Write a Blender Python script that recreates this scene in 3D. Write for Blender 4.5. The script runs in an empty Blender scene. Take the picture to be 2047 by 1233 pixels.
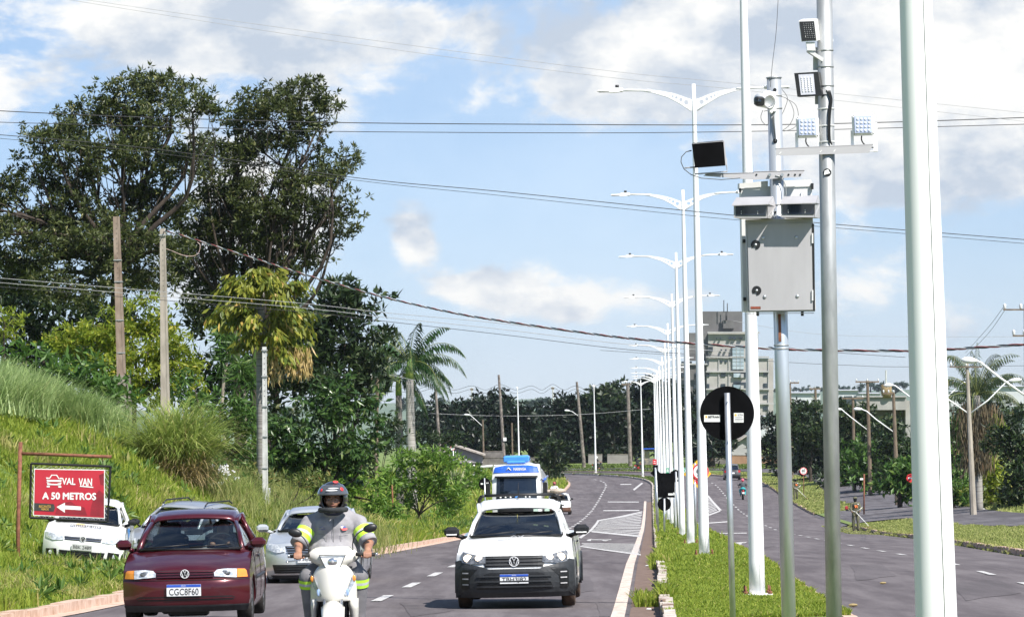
import bpy, bmesh, math, random
import numpy as np
from mathutils import Vector, Matrix
R = math.radians
sc = bpy.context.scene
# ------------------------------------------------------------------ camera
FPX = 8505.0; CX, CY = 1023.5, 616.5; ROLL = 0.022; HOR = 808.0
PITCH = math.atan((HOR - CY) / FPX)
EYE = Vector((0, 0, 10.0))
_f = Vector((0, math.cos(PITCH), math.sin(PITCH)))
_u0 = Vector((0, -math.sin(PITCH), math.cos(PITCH))); _r0 = Vector((1, 0, 0))
_r = _r0 * math.cos(ROLL) - _u0 * math.sin(ROLL)
_u = _u0 * math.cos(ROLL) + _r0 * math.sin(ROLL)
cam = bpy.data.cameras.new('camera'); camo = bpy.data.objects.new('camera', cam)
sc.collection.objects.link(camo); sc.camera = camo
cam.sensor_width = 36; cam.lens = 36 * FPX / 2047.0
cam.clip_start = 0.5; cam.clip_end = 20000
m = Matrix((_r, _u, -_f)).transposed().to_4x4(); m.translation = EYE
camo.matrix_world = m
# ------------------------------------------------------------------ sun and sky
SUN = Vector((0.43, -0.50, 0.75)).normalized()
sl = bpy.data.lights.new('sun', 'SUN'); so = bpy.data.objects.new('sun', sl); sc.collection.objects.link(so)
sl.energy = 5.0; sl.angle = R(0.5); sl.color = (1.0, 0.955, 0.89)
so.rotation_euler = (-SUN).to_track_quat('-Z', 'Y').to_euler()
sc.view_settings.view_transform = 'Standard'; sc.view_settings.look = 'None'
sc.view_settings.exposure = 0.66; sc.view_settings.gamma = 1
sc.view_settings.use_curve_mapping = False
try:
    sc.cycles.max_bounces = 7; sc.cycles.transparent_max_bounces = 14; sc.cycles.caustics_reflective = False
    sc.cycles.use_denoising = True
except Exception: pass
w = bpy.data.worlds.new('World'); sc.world = w; w.use_nodes = True
nt = w.node_tree; nt.nodes.clear()
def wn(t, **k):
    n = nt.nodes.new(t)
    for a, b in k.items(): setattr(n, a, b)
    return n
def wl(a, b): nt.links.new(a, b)
def wmath(op, a, b=None, c=None, clamp=False):
    n = wn('ShaderNodeMath', operation=op, use_clamp=clamp)
    for i, v in enumerate((a, b, c)):
        if v is None: continue
        if isinstance(v, (int, float)): n.inputs[i].default_value = v
        else: wl(v, n.inputs[i])
    return n.outputs[0]
sky = wn('ShaderNodeTexSky', sky_type='NISHITA')
sky.sun_disc = False; sky.sun_elevation = math.asin(SUN.z); sky.sun_rotation = math.atan2(SUN.x, SUN.y)
sky.air_density = 1.0; sky.dust_density = 0.0; sky.ozone_density = 4.0; sky.altitude = 800
tc = wn('ShaderNodeTexCoord'); sep = wn('ShaderNodeSeparateXYZ'); wl(tc.outputs['Generated'], sep.inputs[0])
yc = wmath('MAXIMUM', sep.outputs[1], 0.15)
U = wmath('DIVIDE', sep.outputs[0], yc); V = wmath('DIVIDE', sep.outputs[2], yc)
mp = wn('ShaderNodeMapping'); mp.inputs['Scale'].default_value = (1, 1, 1.75); wl(tc.outputs['Generated'], mp.inputs[0])
n1 = wn('ShaderNodeTexNoise'); n1.inputs['Scale'].default_value = 19; n1.inputs['Detail'].default_value = 9; n1.inputs['Roughness'].default_value = 0.60; n1.inputs['Distortion'].default_value = 0.25
mp1 = wn('ShaderNodeMapping'); mp1.inputs['Location'].default_value = (3.1, 0.7, 1.3); wl(mp.outputs[0], mp1.inputs[0]); wl(mp1.outputs[0], n1.inputs[0])
n2 = wn('ShaderNodeTexNoise'); n2.inputs['Scale'].default_value = 30; n2.inputs['Detail'].default_value = 7; n2.inputs['Roughness'].default_value = 0.6
mp2 = wn('ShaderNodeMapping'); mp2.inputs['Location'].default_value = (-1.1, 2.7, 5.3); wl(mp.outputs[0], mp2.inputs[0]); wl(mp2.outputs[0], n2.inputs[0])
def blob(cx, cy, rx, ry, amp, p=1.0):
    ox, oy = cx - CX, HOR - cy
    u0 = (ox - ROLL * 0) / FPX; v0 = (oy) / FPX - ROLL * ox / FPX
    a = wmath('DIVIDE', wmath('SUBTRACT', U, u0), rx / FPX); b = wmath('DIVIDE', wmath('SUBTRACT', V, v0), ry / FPX)
    d = wmath('ADD', wmath('MULTIPLY', a, a), wmath('MULTIPLY', b, b))
    g = wmath('DIVIDE', 1.0, wmath('ADD', 1.0, wmath('MULTIPLY', d, d)))
    return wmath('MULTIPLY', g, amp)
tot = n1.outputs[0]
for b in [(1560, 60, 470, 190, .27), (1980, 130, 300, 220, .20), (600, 60, 420, 90, .16), (180, 60, 300, 90, .05), (1180, 130, 130, 80, .1),
          (830, 480, 45, 80, .17), (990, 580, 90, 55, .12), (1130, 610, 70, 40, .14), (900, 575, 45, 28, .12),
          (1290, 600, 60, 30, .10), (1700, 610, 80, 60, .12), (1420, 610, 80, 50, .1), (640, 430, 60, 60, .12), (1920, 660, 80, 80, .08),
          (850, 260, 260, 80, .03), (1250, 330, 230, 90, -.03), (930, 420, 130, 80, -.03), (1880, 400, 200, 100, .0), (1000, 710, 900, 50, -.07), (900, 350, 300, 50, -.05),
          (150, 200, 250, 90, .08), (1100, 530, 400, 60, -.02)]:
    tot = wmath('ADD', tot, blob(*b))
mr = wn('ShaderNodeMapRange', interpolation_type='SMOOTHSTEP'); wl(tot, mr.inputs[0])
mr.inputs[1].default_value = 0.545; mr.inputs[2].default_value = 0.66; mr.inputs[3].default_value = 0.0; mr.inputs[4].default_value = 0.95
# cloud shading: bright puffs, grey-blue bases
cr = wn('ShaderNodeValToRGB'); wl(n2.outputs[0], cr.inputs[0])
cr.color_ramp.elements[0].position = 0.38; cr.color_ramp.elements[0].color = (0.54, 0.61, 0.71, 1)
cr.color_ramp.elements[1].position = 0.56; cr.color_ramp.elements[1].color = (0.97, 0.96, 0.93, 1)
cs = wn('ShaderNodeVectorMath', operation='SCALE'); wl(cr.outputs[0], cs.inputs[0]); cs.inputs[3].default_value = 0.70
ss = wn('ShaderNodeVectorMath', operation='SCALE'); wl(sky.outputs[0], ss.inputs[0]); ss.inputs[3].default_value = 0.092
tint = wn('ShaderNodeVectorMath', operation='MULTIPLY'); wl(ss.outputs[0], tint.inputs[0])
tr_ = wn('ShaderNodeValToRGB'); wl(V, tr_.inputs[0]); tr_.color_ramp.elements[0].position = 0.0; tr_.color_ramp.elements[0].color = (.55, .64, .92, 1)
e_ = tr_.color_ramp.elements.new(.5); e_.color = (.36, .37, .46, 1); tr_.color_ramp.elements[1].position = .10; tr_.color_ramp.elements[1].color = (.70, .69, .79, 1); wl(tr_.outputs[0], tint.inputs[1])
n4 = wn('ShaderNodeTexNoise'); n4.inputs['Scale'].default_value = 8; n4.inputs['Detail'].default_value = 7; n4.inputs['Roughness'].default_value = 0.6; wl(mp2.outputs[0], n4.inputs[0])
veil = wn('ShaderNodeMapRange', interpolation_type='SMOOTHSTEP'); wl(n4.outputs[0], veil.inputs[0]); veil.inputs[1].default_value = .40; veil.inputs[2].default_value = .72; veil.inputs[4].default_value = .30
mv = wn('ShaderNodeMix', data_type='RGBA'); wl(veil.outputs[0], mv.inputs[0]); wl(tint.outputs[0], mv.inputs[6]); mv.inputs[7].default_value = (.58, .67, .76, 1)
mx = wn('ShaderNodeMix', data_type='RGBA'); wl(mr.outputs[0], mx.inputs[0]); wl(mv.outputs[2], mx.inputs[6]); wl(cs.outputs[0], mx.inputs[7])
hf = wn('ShaderNodeMapRange', interpolation_type='SMOOTHSTEP'); wl(V, hf.inputs[0]); hf.inputs[1].default_value = .14; hf.inputs[2].default_value = .6; hf.inputs[3].default_value = 1; hf.inputs[4].default_value = .25
wl(wmath('MULTIPLY', mr.outputs[0], hf.outputs[0]), mx.inputs[0])
bg = wn('ShaderNodeBackground'); wl(mx.outputs[2], bg.inputs[0]); bg.inputs[1].default_value = 1.0
wo = wn('ShaderNodeOutputWorld'); wl(bg.outputs[0], wo.inputs[0])
w.cycles.sampling_method = 'MANUAL'; w.cycles.sample_map_resolution = 1024

# ------------------------------------------------------------------ geometry of the place
DY = np.array([-60, 0, 30, 60, 90, 120, 150, 180, 210, 240, 270, 300, 340, 440, 560, 900, 1500, 8000.])
DD = np.array([.6, 1.7, 2.25, 2.9, 3.43, 4.18, 4.9, 5.6, 6.3, 6.85, 7.3, 7.65, 7.85, 7.9, 7.9, 9, 16, 16.])
_mp = [(-.6, -60)] + [(1.3 + .0317 * y, y) for y in (0, 60, 120, 180, 240, 300, 360, 395)] + [(14.1, 412), (13.9, 428), (12.7, 444), (10.4, 459), (6.8, 473), (2, 484), (-4, 492), (-12, 498), (-24, 503), (-45, 508), (-90, 514), (-160, 520)]
def catmull(pts, n=6):
    out = []
    P = [pts[0]] + list(pts) + [pts[-1]]
    for i in range(1, len(P) - 2):
        p0, p1, p2, p3 = [np.array(P[j], float) for j in (i - 1, i, i + 1, i + 2)]
        for k in range(n):
            t = k / n
            out.append(.5 * ((2 * p1) + (-p0 + p2) * t + (2 * p0 - 5 * p1 + 4 * p2 - p3) * t * t + (-p0 + 3 * p1 - 3 * p2 + p3) * t ** 3))
    out.append(np.array(P[-2], float))
    return np.array(out)
MP = catmull(_mp, 8)
MD = np.gradient(MP, axis=0); MD /= np.linalg.norm(MD, axis=1)[:, None]
MN = np.stack([MD[:, 1], -MD[:, 0]], 1)           # right-hand normal
MS = np.concatenate([[0], np.cumsum(np.linalg.norm(np.diff(MP, axis=0), axis=1))])
def offs(X, Y):
    """signed distance from the median line (right positive) and the station"""
    X = np.atleast_1d(np.asarray(X, float)); Y = np.atleast_1d(np.asarray(Y, float))
    o = np.empty_like(X); st = np.empty_like(X)
    A = MP[:-1]; B = MP[1:]; AB = B - A; L2 = (AB ** 2).sum(1)
    for i0 in range(0, len(X), 20000):
        P = np.stack([X[i0:i0 + 20000], Y[i0:i0 + 20000]], 1)
        t = ((P[:, None, :] - A[None]) * AB[None]).sum(2) / L2; t = np.clip(t, 0, 1)
        C = A[None] + t[..., None] * AB[None]; D = P[:, None, :] - C
        d2 = (D ** 2).sum(2); j = d2.argmin(1); k = np.arange(len(P))
        cr_ = AB[j, 0] * D[k, j, 1] - AB[j, 1] * D[k, j, 0]
        o[i0:i0 + 20000] = np.sqrt(d2[k, j]) * np.where(cr_ > 0, -1, 1)
        st[i0:i0 + 20000] = MS[j] + t[k, j] * np.sqrt(L2[j])
    return o, st
def sst(a, b, x):
    t = np.clip((np.asarray(x, float) - a) / (b - a), 0, 1); return t * t * (3 - 2 * t)
def eL(Y): return 9.0 + np.clip((90 - np.asarray(Y, float)) * .025, 0, 1.6)
def eR(Y): return np.interp(Y, [0, 100, 170, 480], [7.6, 7.7, 9.8, 9.8])
def cfall(Y): return np.interp(Y, [0, 60, 200, 400, 470], [.0, .02, .055, .05, .015])
def zbase(Y): return 10 - np.interp(Y, DY, DD)
def bank(s, Y):
    toe = np.interp(Y, [60, 76, 84, 92, 112, 170, 215], [2.6, 3.0, 4.6, 4.4, 1.7, 2.2, 3.4])
    sl_ = np.interp(Y, [50, 75, 92, 118, 180, 230, 430], [.62, .62, .80, .60, .40, .22, .2])
    mx_ = np.interp(Y, [50, 120, 200, 430], [6.4, 5.6, 4.0, 3.2])
    h = np.clip(s - toe, 0, None) * sl_
    h = mx_ * (1 - np.exp(-(h / mx_) - .5 * (h / mx_) ** 2))
    return h * (1 - sst(415, 450, Y)) + .03 * np.clip(s, 0, 3)
def zg(X, Y):
    sca = np.isscalar(X)
    o, st = offs(X, Y); Y = np.atleast_1d(np.asarray(Y, float))
    z = zbase(Y); cf = cfall(Y); l = eL(Y); r = eR(Y)
    right = -cf * np.clip(o - 1.05, 0, 8.75)
    left = .012 * np.clip(-o - 1.2, 0, 8)
    z = z + np.where(o > 0, right, left)
    z = z + np.where(o > r, .13 + np.minimum(.07 * (o - r), .9) * (1 - sst(400, 470, Y)), 0)
    s = -o - l
    z = z + np.where(s > 0, .12 + bank(s, Y), 0)
    z = z + np.where((o > -1.2) & (o < 1.05), .12, 0)
    return float(z[0]) if sca else z
def zroad(X, Y): 
    o, st = offs(X, Y); Y = np.atleast_1d(np.asarray(Y, float)); cf = cfall(Y)
    return zbase(Y) + np.where(o > 0, -cf * np.clip(o - 1.05, 0, 8.75), .012 * np.clip(-o - 1.2, 0, 8))
def ray(px, py):
    return (_f + _r * ((px - CX) / FPX) + _u * ((CY - py) / FPX))
def W(px, py, Y):
    d = ray(px, py); return EYE + d * (Y / d.y)
def G(px, py, f=zg, y0=25, y1=900):
    d = ray(px, py); prev = y0
    for Y in np.arange(y0, y1, 2.0):
        p = EYE + d * (Y / d.y)
        if p.z < f(p.x, p.y) if f is zg else p.z < f([p.x], [p.y])[0]:
            a, b = prev, Y
            for _ in range(12):
                c = (a + b) / 2; p = EYE + d * (c / d.y)
                zz = zg(p.x, p.y) if f is zg else f([p.x], [p.y])[0]
                if p.z < zz: b = c
                else: a = c
            return EYE + d * (b / d.y)
        prev = Y
    return EYE + d * (y1 / d.y)
def GX(px, Y, dz=0):
    """ground point at depth Y which stands under pixel column px"""
    py = 1000.0
    for _ in range(6):
        p = W(px, py, Y); z = zg(p.x, Y)
        py -= (z - p.z) * FPX / Y
    p = W(px, py, Y); return Vector((p.x, Y, zg(p.x, Y) + dz))
def H(py_base_pt, px, py):
    """world height above point for pixel py at the same depth"""
    return W(px, py, py_base_pt.y).z - py_base_pt.z

# ------------------------------------------------------------------ materials
MATS = {}
def mk(name, c1, c2=None, scale=8.0, rough=0.6, metal=0.0, bump=0.0, coat=0.0, detail=4, island=False, c3=None, stretch=None, trans=0.0, emit=None, spec=None, lo=.35, hi=.65):
    if name in MATS: return MATS[name]
    m = bpy.data.materials.new(name); m.use_nodes = True; t = m.node_tree; p = t.nodes['Principled BSDF']
    c2 = c2 or tuple(v * .8 for v in c1)
    if island:
        g = t.nodes.new('ShaderNodeNewGeometry'); src = g.outputs['Random Per Island']; lo, hi = 0, 1
    else:
        co = t.nodes.new('ShaderNodeTexCoord'); ma = t.nodes.new('ShaderNodeMapping')
        t.links.new(co.outputs['Object'], ma.inputs[0])
        if stretch: ma.inputs['Scale'].default_value = stretch
        n = t.nodes.new('ShaderNodeTexNoise'); n.inputs['Scale'].default_value = scale; n.inputs['Detail'].default_value = detail; n.inputs['Roughness'].default_value = .6
        t.links.new(ma.outputs[0], n.inputs[0]); src = n.outputs[0]
    cr = t.nodes.new('ShaderNodeValToRGB'); t.links.new(src, cr.inputs[0])
    cr.color_ramp.elements[0].position = lo; cr.color_ramp.elements[1].position = hi
    cr.color_ramp.elements[0].color = (*c1, 1); cr.color_ramp.elements[1].color = (*c2, 1)
    if c3:
        e = cr.color_ramp.elements.new(.5 if not island else .93); e.color = (*(c3 if not island else c2), 1)
        if island: cr.color_ramp.elements[2].color = (*c3, 1)
    t.links.new(cr.outputs[0], p.inputs['Base Color'])
    p.inputs['Roughness'].default_value = rough; p.inputs['Metallic'].default_value = metal
    if coat: p.inputs['Coat Weight'].default_value = coat; p.inputs['Coat Roughness'].default_value = .04
    if spec is not None: p.inputs['Specular IOR Level'].default_value = spec
    if emit: p.inputs['Emission Color'].default_value = (*emit[0], 1); p.inputs['Emission Strength'].default_value = emit[1]
    if bump and not island:
        b = t.nodes.new('ShaderNodeBump'); b.inputs['Strength'].default_value = bump; b.inputs['Distance'].default_value = .02
        t.links.new(n.outputs[0], b.inputs['Height']); t.links.new(b.outputs[0], p.inputs['Normal'])
    if trans:
        tr = t.nodes.new('ShaderNodeBsdfTranslucent'); mxs = t.nodes.new('ShaderNodeMixShader'); mxs.inputs[0].default_value = trans
        t.links.new(cr.outputs[0], tr.inputs[0]); out = t.nodes['Material Output']
        t.links.new(p.outputs[0], mxs.inputs[1]); t.links.new(tr.outputs[0], mxs.inputs[2]); t.links.new(mxs.outputs[0], out.inputs[0])
    MATS[name] = m; return m
def mk_glass(name, tint=(.25, .3, .32), gloss=1.0, base=.06):
    if name in MATS: return MATS[name]
    m = bpy.data.materials.new(name); m.use_nodes = True; t = m.node_tree; t.nodes.remove(t.nodes['Principled BSDF'])
    tr = t.nodes.new('ShaderNodeBsdfTransparent'); gl = t.nodes.new('ShaderNodeBsdfGlossy'); gl.inputs['Roughness'].default_value = .02
    n = t.nodes.new('ShaderNodeTexNoise'); n.inputs['Scale'].default_value = 2.5; cr = t.nodes.new('ShaderNodeValToRGB'); t.links.new(n.outputs[0], cr.inputs[0])
    cr.color_ramp.elements[0].color = (*tint, 1); cr.color_ramp.elements[1].color = (*[v * 1.12 for v in tint], 1); t.links.new(cr.outputs[0], tr.inputs[0])
    gl.inputs['Color'].default_value = (gloss, gloss, gloss, 1)
    fr = t.nodes.new('ShaderNodeFresnel'); fr.inputs[0].default_value = 1.5
    ad = t.nodes.new('ShaderNodeMath'); ad.operation = 'ADD'; ad.inputs[1].default_value = base; t.links.new(fr.outputs[0], ad.inputs[0])
    mx = t.nodes.new('ShaderNodeMixShader'); t.links.new(ad.outputs[0], mx.inputs[0]); t.links.new(tr.outputs[0], mx.inputs[1]); t.links.new(gl.outputs[0], mx.inputs[2])
    t.links.new(mx.outputs[0], t.nodes['Material Output'].inputs[0]); MATS[name] = m; return m

# ------------------------------------------------------------------ mesh helpers
COL = sc.collection
def frame(d):
    d = Vector(d).normalized(); a = Vector((0, 0, 1)) if abs(d.z) < .9 else Vector((1, 0, 0))
    x = d.cross(a).normalized(); return x, d.cross(x).normalized()
class MB:
    def __init__(s): s.v = []; s.f = []; s.m = []; s.mats = []; s.sm = []; s.cur = 0; s.smooth = False
    def mat(s, m):
        if m not in s.mats: s.mats.append(m)
        s.cur = s.mats.index(m); return s
    def add(s, vs, fs, smooth=None):
        b = len(s.v); s.v += [tuple(v) for v in vs]
        for f in fs: s.f.append([b + i for i in f]); s.m.append(s.cur); s.sm.append(s.smooth if smooth is None else smooth)
        return s
    def box(s, c, d, rz=0, M=None, bev=0):
        x, y, z = [v / 2 for v in d]
        if bev:
            b = min(bev, x * .9, y * .9, z * .9); rings = []
            for (zz, ins) in ((-z, b), (-z + b, 0), (z - b, 0), (z, b)):
                X, Y, c_ = x - ins, y - ins, b * .6
                rings.append([(X, -Y + c_, zz), (X, Y - c_, zz), (X - c_, Y, zz), (-X + c_, Y, zz), (-X, Y - c_, zz), (-X, -Y + c_, zz), (-X + c_, -Y, zz), (X - c_, -Y, zz)])
            vs = [p for r_ in rings for p in r_]; fs = []
            for i in range(3):
                for j in range(8): k = (j + 1) % 8; fs.append((i * 8 + j, i * 8 + k, i * 8 + 8 + k, i * 8 + 8 + j))
            fs.append(tuple(range(7, -1, -1))); fs.append(tuple(range(24, 32)))
        else:
            vs = [(a * x, b_ * y, c_ * z) for c_ in (-1, 1) for b_ in (-1, 1) for a in (-1, 1)]
            fs = [(0, 2, 3, 1), (4, 5, 7, 6), (0, 1, 5, 4), (2, 6, 7, 3), (0, 4, 6, 2), (1, 3, 7, 5)]
        T = Matrix.Translation(Vector(c)) @ (M.to_4x4() if M is not None else Matrix.Rotation(rz, 4, 'Z'))
        return s.add([T @ Vector(v) for v in vs], fs, False)
    def tube(s, pts, rad, seg=10, caps=True, smooth=True, flat=None):
        pts = [Vector(p) for p in pts]; n = len(pts)
        if not hasattr(rad, '__len__'): rad = [rad] * n
        vs = []; px = None
        for i, p in enumerate(pts):
            d = (pts[min(i + 1, n - 1)] - pts[max(i - 1, 0)])
            if d.length < 1e-9: d = Vector((0, 0, 1))
            if px is None: x, y = frame(d)
            else:
                d.normalize(); x = (px - d * px.dot(d)).normalized(); y = d.cross(x)
            px = x
            for k in range(seg):
                a = 2 * math.pi * k / seg; vs.append(p + (x * math.cos(a) + y * math.sin(a)) * rad[i])
        fs = []
        for i in range(n - 1):
            for k in range(seg):
                j = (k + 1) % seg; fs.append((i * seg + k, i * seg + j, (i + 1) * seg + j, (i + 1) * seg + k))
        s.add(vs, fs, smooth)
        if caps:
            b = len(s.v) - len(vs)
            s.f.append([b + k for k in range(seg)][::-1]); s.m.append(s.cur); s.sm.append(False)
            s.f.append([b + (n - 1) * seg + k for k in range(seg)]); s.m.append(s.cur); s.sm.append(False)
        return s
    def cyl(s, p0, p1, r0, r1=None, seg=16, smooth=True, caps=True):
        return s.tube([p0, p1], [r0, r0 if r1 is None else r1], seg, caps, smooth)
    def lathe(s, prof, c=(0, 0, 0), axis='Z', seg=24, smooth=True, M=None):
        vs = []; n = len(prof)
        for r_, h in prof:
            for k in range(seg):
                a = 2 * math.pi * k / seg; x, y = r_ * math.cos(a), r_ * math.sin(a)
                v = {'Z': (x, y, h), 'X': (h, x, y), 'Y': (x, h, y)}[axis]
                v = Vector(v)
                if M is not None: v = M @ v
                vs.append(v + Vector(c))
        fs = []
        for i in range(n - 1):
            for k in range(seg):
                j = (k + 1) % seg; fs.append((i * seg + k, i * seg + j, (i + 1) * seg + j, (i + 1) * seg + k))
        return s.add(vs, fs, smooth)
    def ell(s, c, r, seg=14, rings=9, M=None, smooth=True):
        vs = [];
        for i in range(rings + 1):
            t = math.pi * i / rings
            for k in range(seg):
                a = 2 * math.pi * k / seg; v = Vector((r[0] * math.sin(t) * math.cos(a), r[1] * math.sin(t) * math.sin(a), r[2] * math.cos(t)))
                if M is not None: v = M @ v
                vs.append(v + Vector(c))
        fs = [(i * seg + k, (i + 1) * seg + k, (i + 1) * seg + (k + 1) % seg, i * seg + (k + 1) % seg) for i in range(rings) for k in range(seg)]
        return s.add(vs, fs, smooth)
    def prism(s, poly, h0, h1, M=None, axis='Z', smooth=False):
        """polygon extruded from h0 to h1 along axis"""
        def mp(a, b, h):
            v = Vector({'Z': (a, b, h), 'Y': (a, h, b), 'X': (h, a, b)}[axis])
            return (M @ v) if M is not None else v
        n = len(poly); vs = [mp(a, b, h0) for a, b in poly] + [mp(a, b, h1) for a, b in poly]
        fs = [tuple(range(n))[::-1], tuple(range(n, 2 * n))] + [(i, (i + 1) % n, n + (i + 1) % n, n + i) for i in range(n)]
        return s.add(vs, fs, smooth)
    def grid(s, rows, smooth=True):
        n = len(rows[0]); vs = [v for r_ in rows for v in r_]
        return s.add(vs, [(i * n + j, i * n + j + 1, (i + 1) * n + j + 1, (i + 1) * n + j) for i in range(len(rows) - 1) for j in range(n - 1)], smooth)
    def shift(s, off):
        o = Vector(off); s.v = [tuple(Vector(v) - o) for v in s.v]; return s
    def build(s, name, m=None, parent=None, fix=False):
        me = bpy.data.meshes.new(name); me.from_pydata(s.v, [], s.f)
        mats = s.mats if s.mats else [m]
        for q in mats: me.materials.append(q)
        if s.mats: me.polygons.foreach_set('material_index', s.m)
        me.polygons.foreach_set('use_smooth', s.sm)
        if fix:
            b = bmesh.new(); b.from_mesh(me); bmesh.ops.recalc_face_normals(b, faces=b.faces); b.to_mesh(me); b.free()
        me.update(); o = bpy.data.objects.new(name, me); COL.objects.link(o)
        if parent is not None: o.parent = parent
        return o
def arr_obj(name, V_, F_, m, parent=None, smooth=False, mi=None, mats=None):
    V_ = np.asarray(V_, np.float32); F_ = np.asarray(F_, np.int32); k = F_.shape[1]
    me = bpy.data.meshes.new(name); me.vertices.add(len(V_)); me.vertices.foreach_set('co', V_.ravel())
    me.loops.add(F_.size); me.loops.foreach_set('vertex_index', F_.ravel())
    me.polygons.add(len(F_)); me.polygons.foreach_set('loop_start', np.arange(0, F_.size, k, dtype=np.int32))
    me.polygons.foreach_set('use_smooth', np.full(len(F_), smooth))
    for q in (mats or [m]): me.materials.append(q)
    if mi is not None: me.polygons.foreach_set('material_index', np.asarray(mi, np.int32))
    me.update(calc_edges=True); me.validate()
    o = bpy.data.objects.new(name, me); COL.objects.link(o)
    if parent is not None: o.parent = parent
    return o
def tag(o, label=None, cat=None, group=None, kind=None):
    if label: o['label'] = label
    if cat: o['category'] = cat
    if group: o['group'] = group
    if kind: o['kind'] = kind
    return o
def thing(name, label, cat, loc=(0, 0, 0), rz=0, group=None, rot=None):
    o = bpy.data.objects.new(name, None); COL.objects.link(o); o.empty_display_size = .2
    o.location = loc; o.rotation_euler = rot if rot else (0, 0, rz); return tag(o, label, cat, group)
def copy_tree(o, parent=None):
    c = o.copy(); COL.objects.link(c); c.parent = parent
    for ch in list(o.children): copy_tree(ch, c)
    return c
_tx = {}
def textmesh(s):
    if s in _tx: return _tx[s]
    cu = bpy.data.curves.new('text', 'FONT'); cu.body = s; cu.align_x = 'CENTER'; cu.align_y = 'CENTER'; cu.size = 1
    cu.resolution_u = 3
    o = bpy.data.objects.new('text', cu); COL.objects.link(o); dg = bpy.context.evaluated_depsgraph_get(); dg.update()
    me = o.evaluated_get(dg).to_mesh()
    vs = [tuple(v.co) for v in me.vertices]; fs = [tuple(p.vertices) for p in me.polygons]
    bpy.data.objects.remove(o); bpy.data.curves.remove(cu); 
    x0 = min(v[0] for v in vs); x1 = max(v[0] for v in vs); y0 = min(v[1] for v in vs); y1 = max(v[1] for v in vs)
    vs = [((v[0] - (x0 + x1) / 2), (v[1] - (y0 + y1) / 2)) for v in vs]
    _tx[s] = (vs, fs, x1 - x0, y1 - y0); return _tx[s]
def text(mb, s, w, h, M, bold=0.0, flip=False):
    """text filling w x h in plane of M's x,z axes (facing -y)"""
    vs, fs, tw, th = textmesh(s); a = w / tw; b = h / th
    offs_ = [(0, 0)] if not bold else [(-bold, 0), (bold, 0), (0, bold), (0, -bold)]
    for k, (dx, dz) in enumerate(offs_):
        mb.add([M @ Vector((x * a + dx, -.0004 * k, y * b + dz)) for x, y in vs], fs, False)
    return mb
# ================================================================== SETTING
def st_of_Y(Y): return float(np.interp(Y, MP[:, 1], MS))
def at(st, o):
    x = np.interp(st, MS, MP[:, 0]); y = np.interp(st, MS, MP[:, 1]); nx = np.interp(st, MS, MN[:, 0]); ny = np.interp(st, MS, MN[:, 1])
    L_ = np.hypot(nx, ny); return x + nx / L_ * o, y + ny / L_ * o
def mix_asphalt(name, c1, c2, blotch):
    m = bpy.data.materials.new(name); m.use_nodes = True; t = m.node_tree; p = t.nodes['Principled BSDF']
    co = t.nodes.new('ShaderNodeTexCoord')
    def noise(s, d, st=None):
        n = t.nodes.new('ShaderNodeTexNoise'); n.inputs['Scale'].default_value = s; n.inputs['Detail'].default_value = d; n.inputs['Roughness'].default_value = .65
        ma = t.nodes.new('ShaderNodeMapping'); t.links.new(co.outputs['Object'], ma.inputs[0]); t.links.new(ma.outputs[0], n.inputs[0])
        if st: ma.inputs['Scale'].default_value = st
        return n
    def ramp(n, a, b, p0, p1):
        r_ = t.nodes.new('ShaderNodeValToRGB'); t.links.new(n.outputs[0], r_.inputs[0])
        r_.color_ramp.elements[0].position = p0; r_.color_ramp.elements[1].position = p1
        r_.color_ramp.elements[0].color = (*a, 1); r_.color_ramp.elements[1].color = (*b, 1); return r_
    def mul(a, b):
        x = t.nodes.new('ShaderNodeMix'); x.data_type = 'RGBA'; x.blend_type = 'MULTIPLY'; x.inputs[0].default_value = 1
        t.links.new(a.outputs[0 if a.type != 'MIX' else 2], x.inputs[6]); t.links.new(b.outputs[0 if b.type != 'MIX' else 2], x.inputs[7]); return x
    a = ramp(noise(.22, 5, (1, .25, 1)), c1, c2, .38, .62)
    b = ramp(noise(28, 3), (.8, .8, .8), (1.2, 1.2, 1.2), .3, .7)
    c = ramp(noise(1.6, 8, (1.3, .10, 1)), blotch, (1.06, 1.06, 1.06), .40, .60)
    mm = mul(mul(a, b), c); t.links.new(mm.outputs[2], p.inputs['Base Color']); p.inputs['Roughness'].default_value = .86
    p.inputs['Specular IOR Level'].default_value = .25
    MATS[name] = m; return m
asph = mix_asphalt('asphalt', (.122, .106, .108), (.155, .137, .138), (.72, .70, .71))
asph_old = mix_asphalt('asphalt_old', (.10, .092, .096), (.15, .14, .145), (.7, .68, .68))
m_ground = mk('ground_soil_grass', (.09, .15, .03), (.17, .23, .05), scale=.9, rough=.95, detail=8, c3=(.15, .20, .045))
m_kerb = mk('kerb_concrete', (.44, .29, .21), (.62, .47, .38), scale=5, rough=.9, detail=8)
m_kerbw = mk('kerb_whitewash', (.26, .18, .14), (.60, .54, .48), scale=4, rough=.9, detail=8, lo=.42, hi=.52)
m_edge = mk('edge_line_paint', (.40, .30, .24), (.70, .60, .52), scale=7, rough=.85, detail=8, lo=.35, hi=.6)
m_paint = mk('road_paint', (.20, .18, .18), (.62, .61, .59), scale=16, rough=.85, detail=8, lo=.36, hi=.56)
m_dirt = mk('gutter_dirt', (.12, .075, .055), (.20, .14, .11), scale=6, rough=.95, detail=8)

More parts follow.
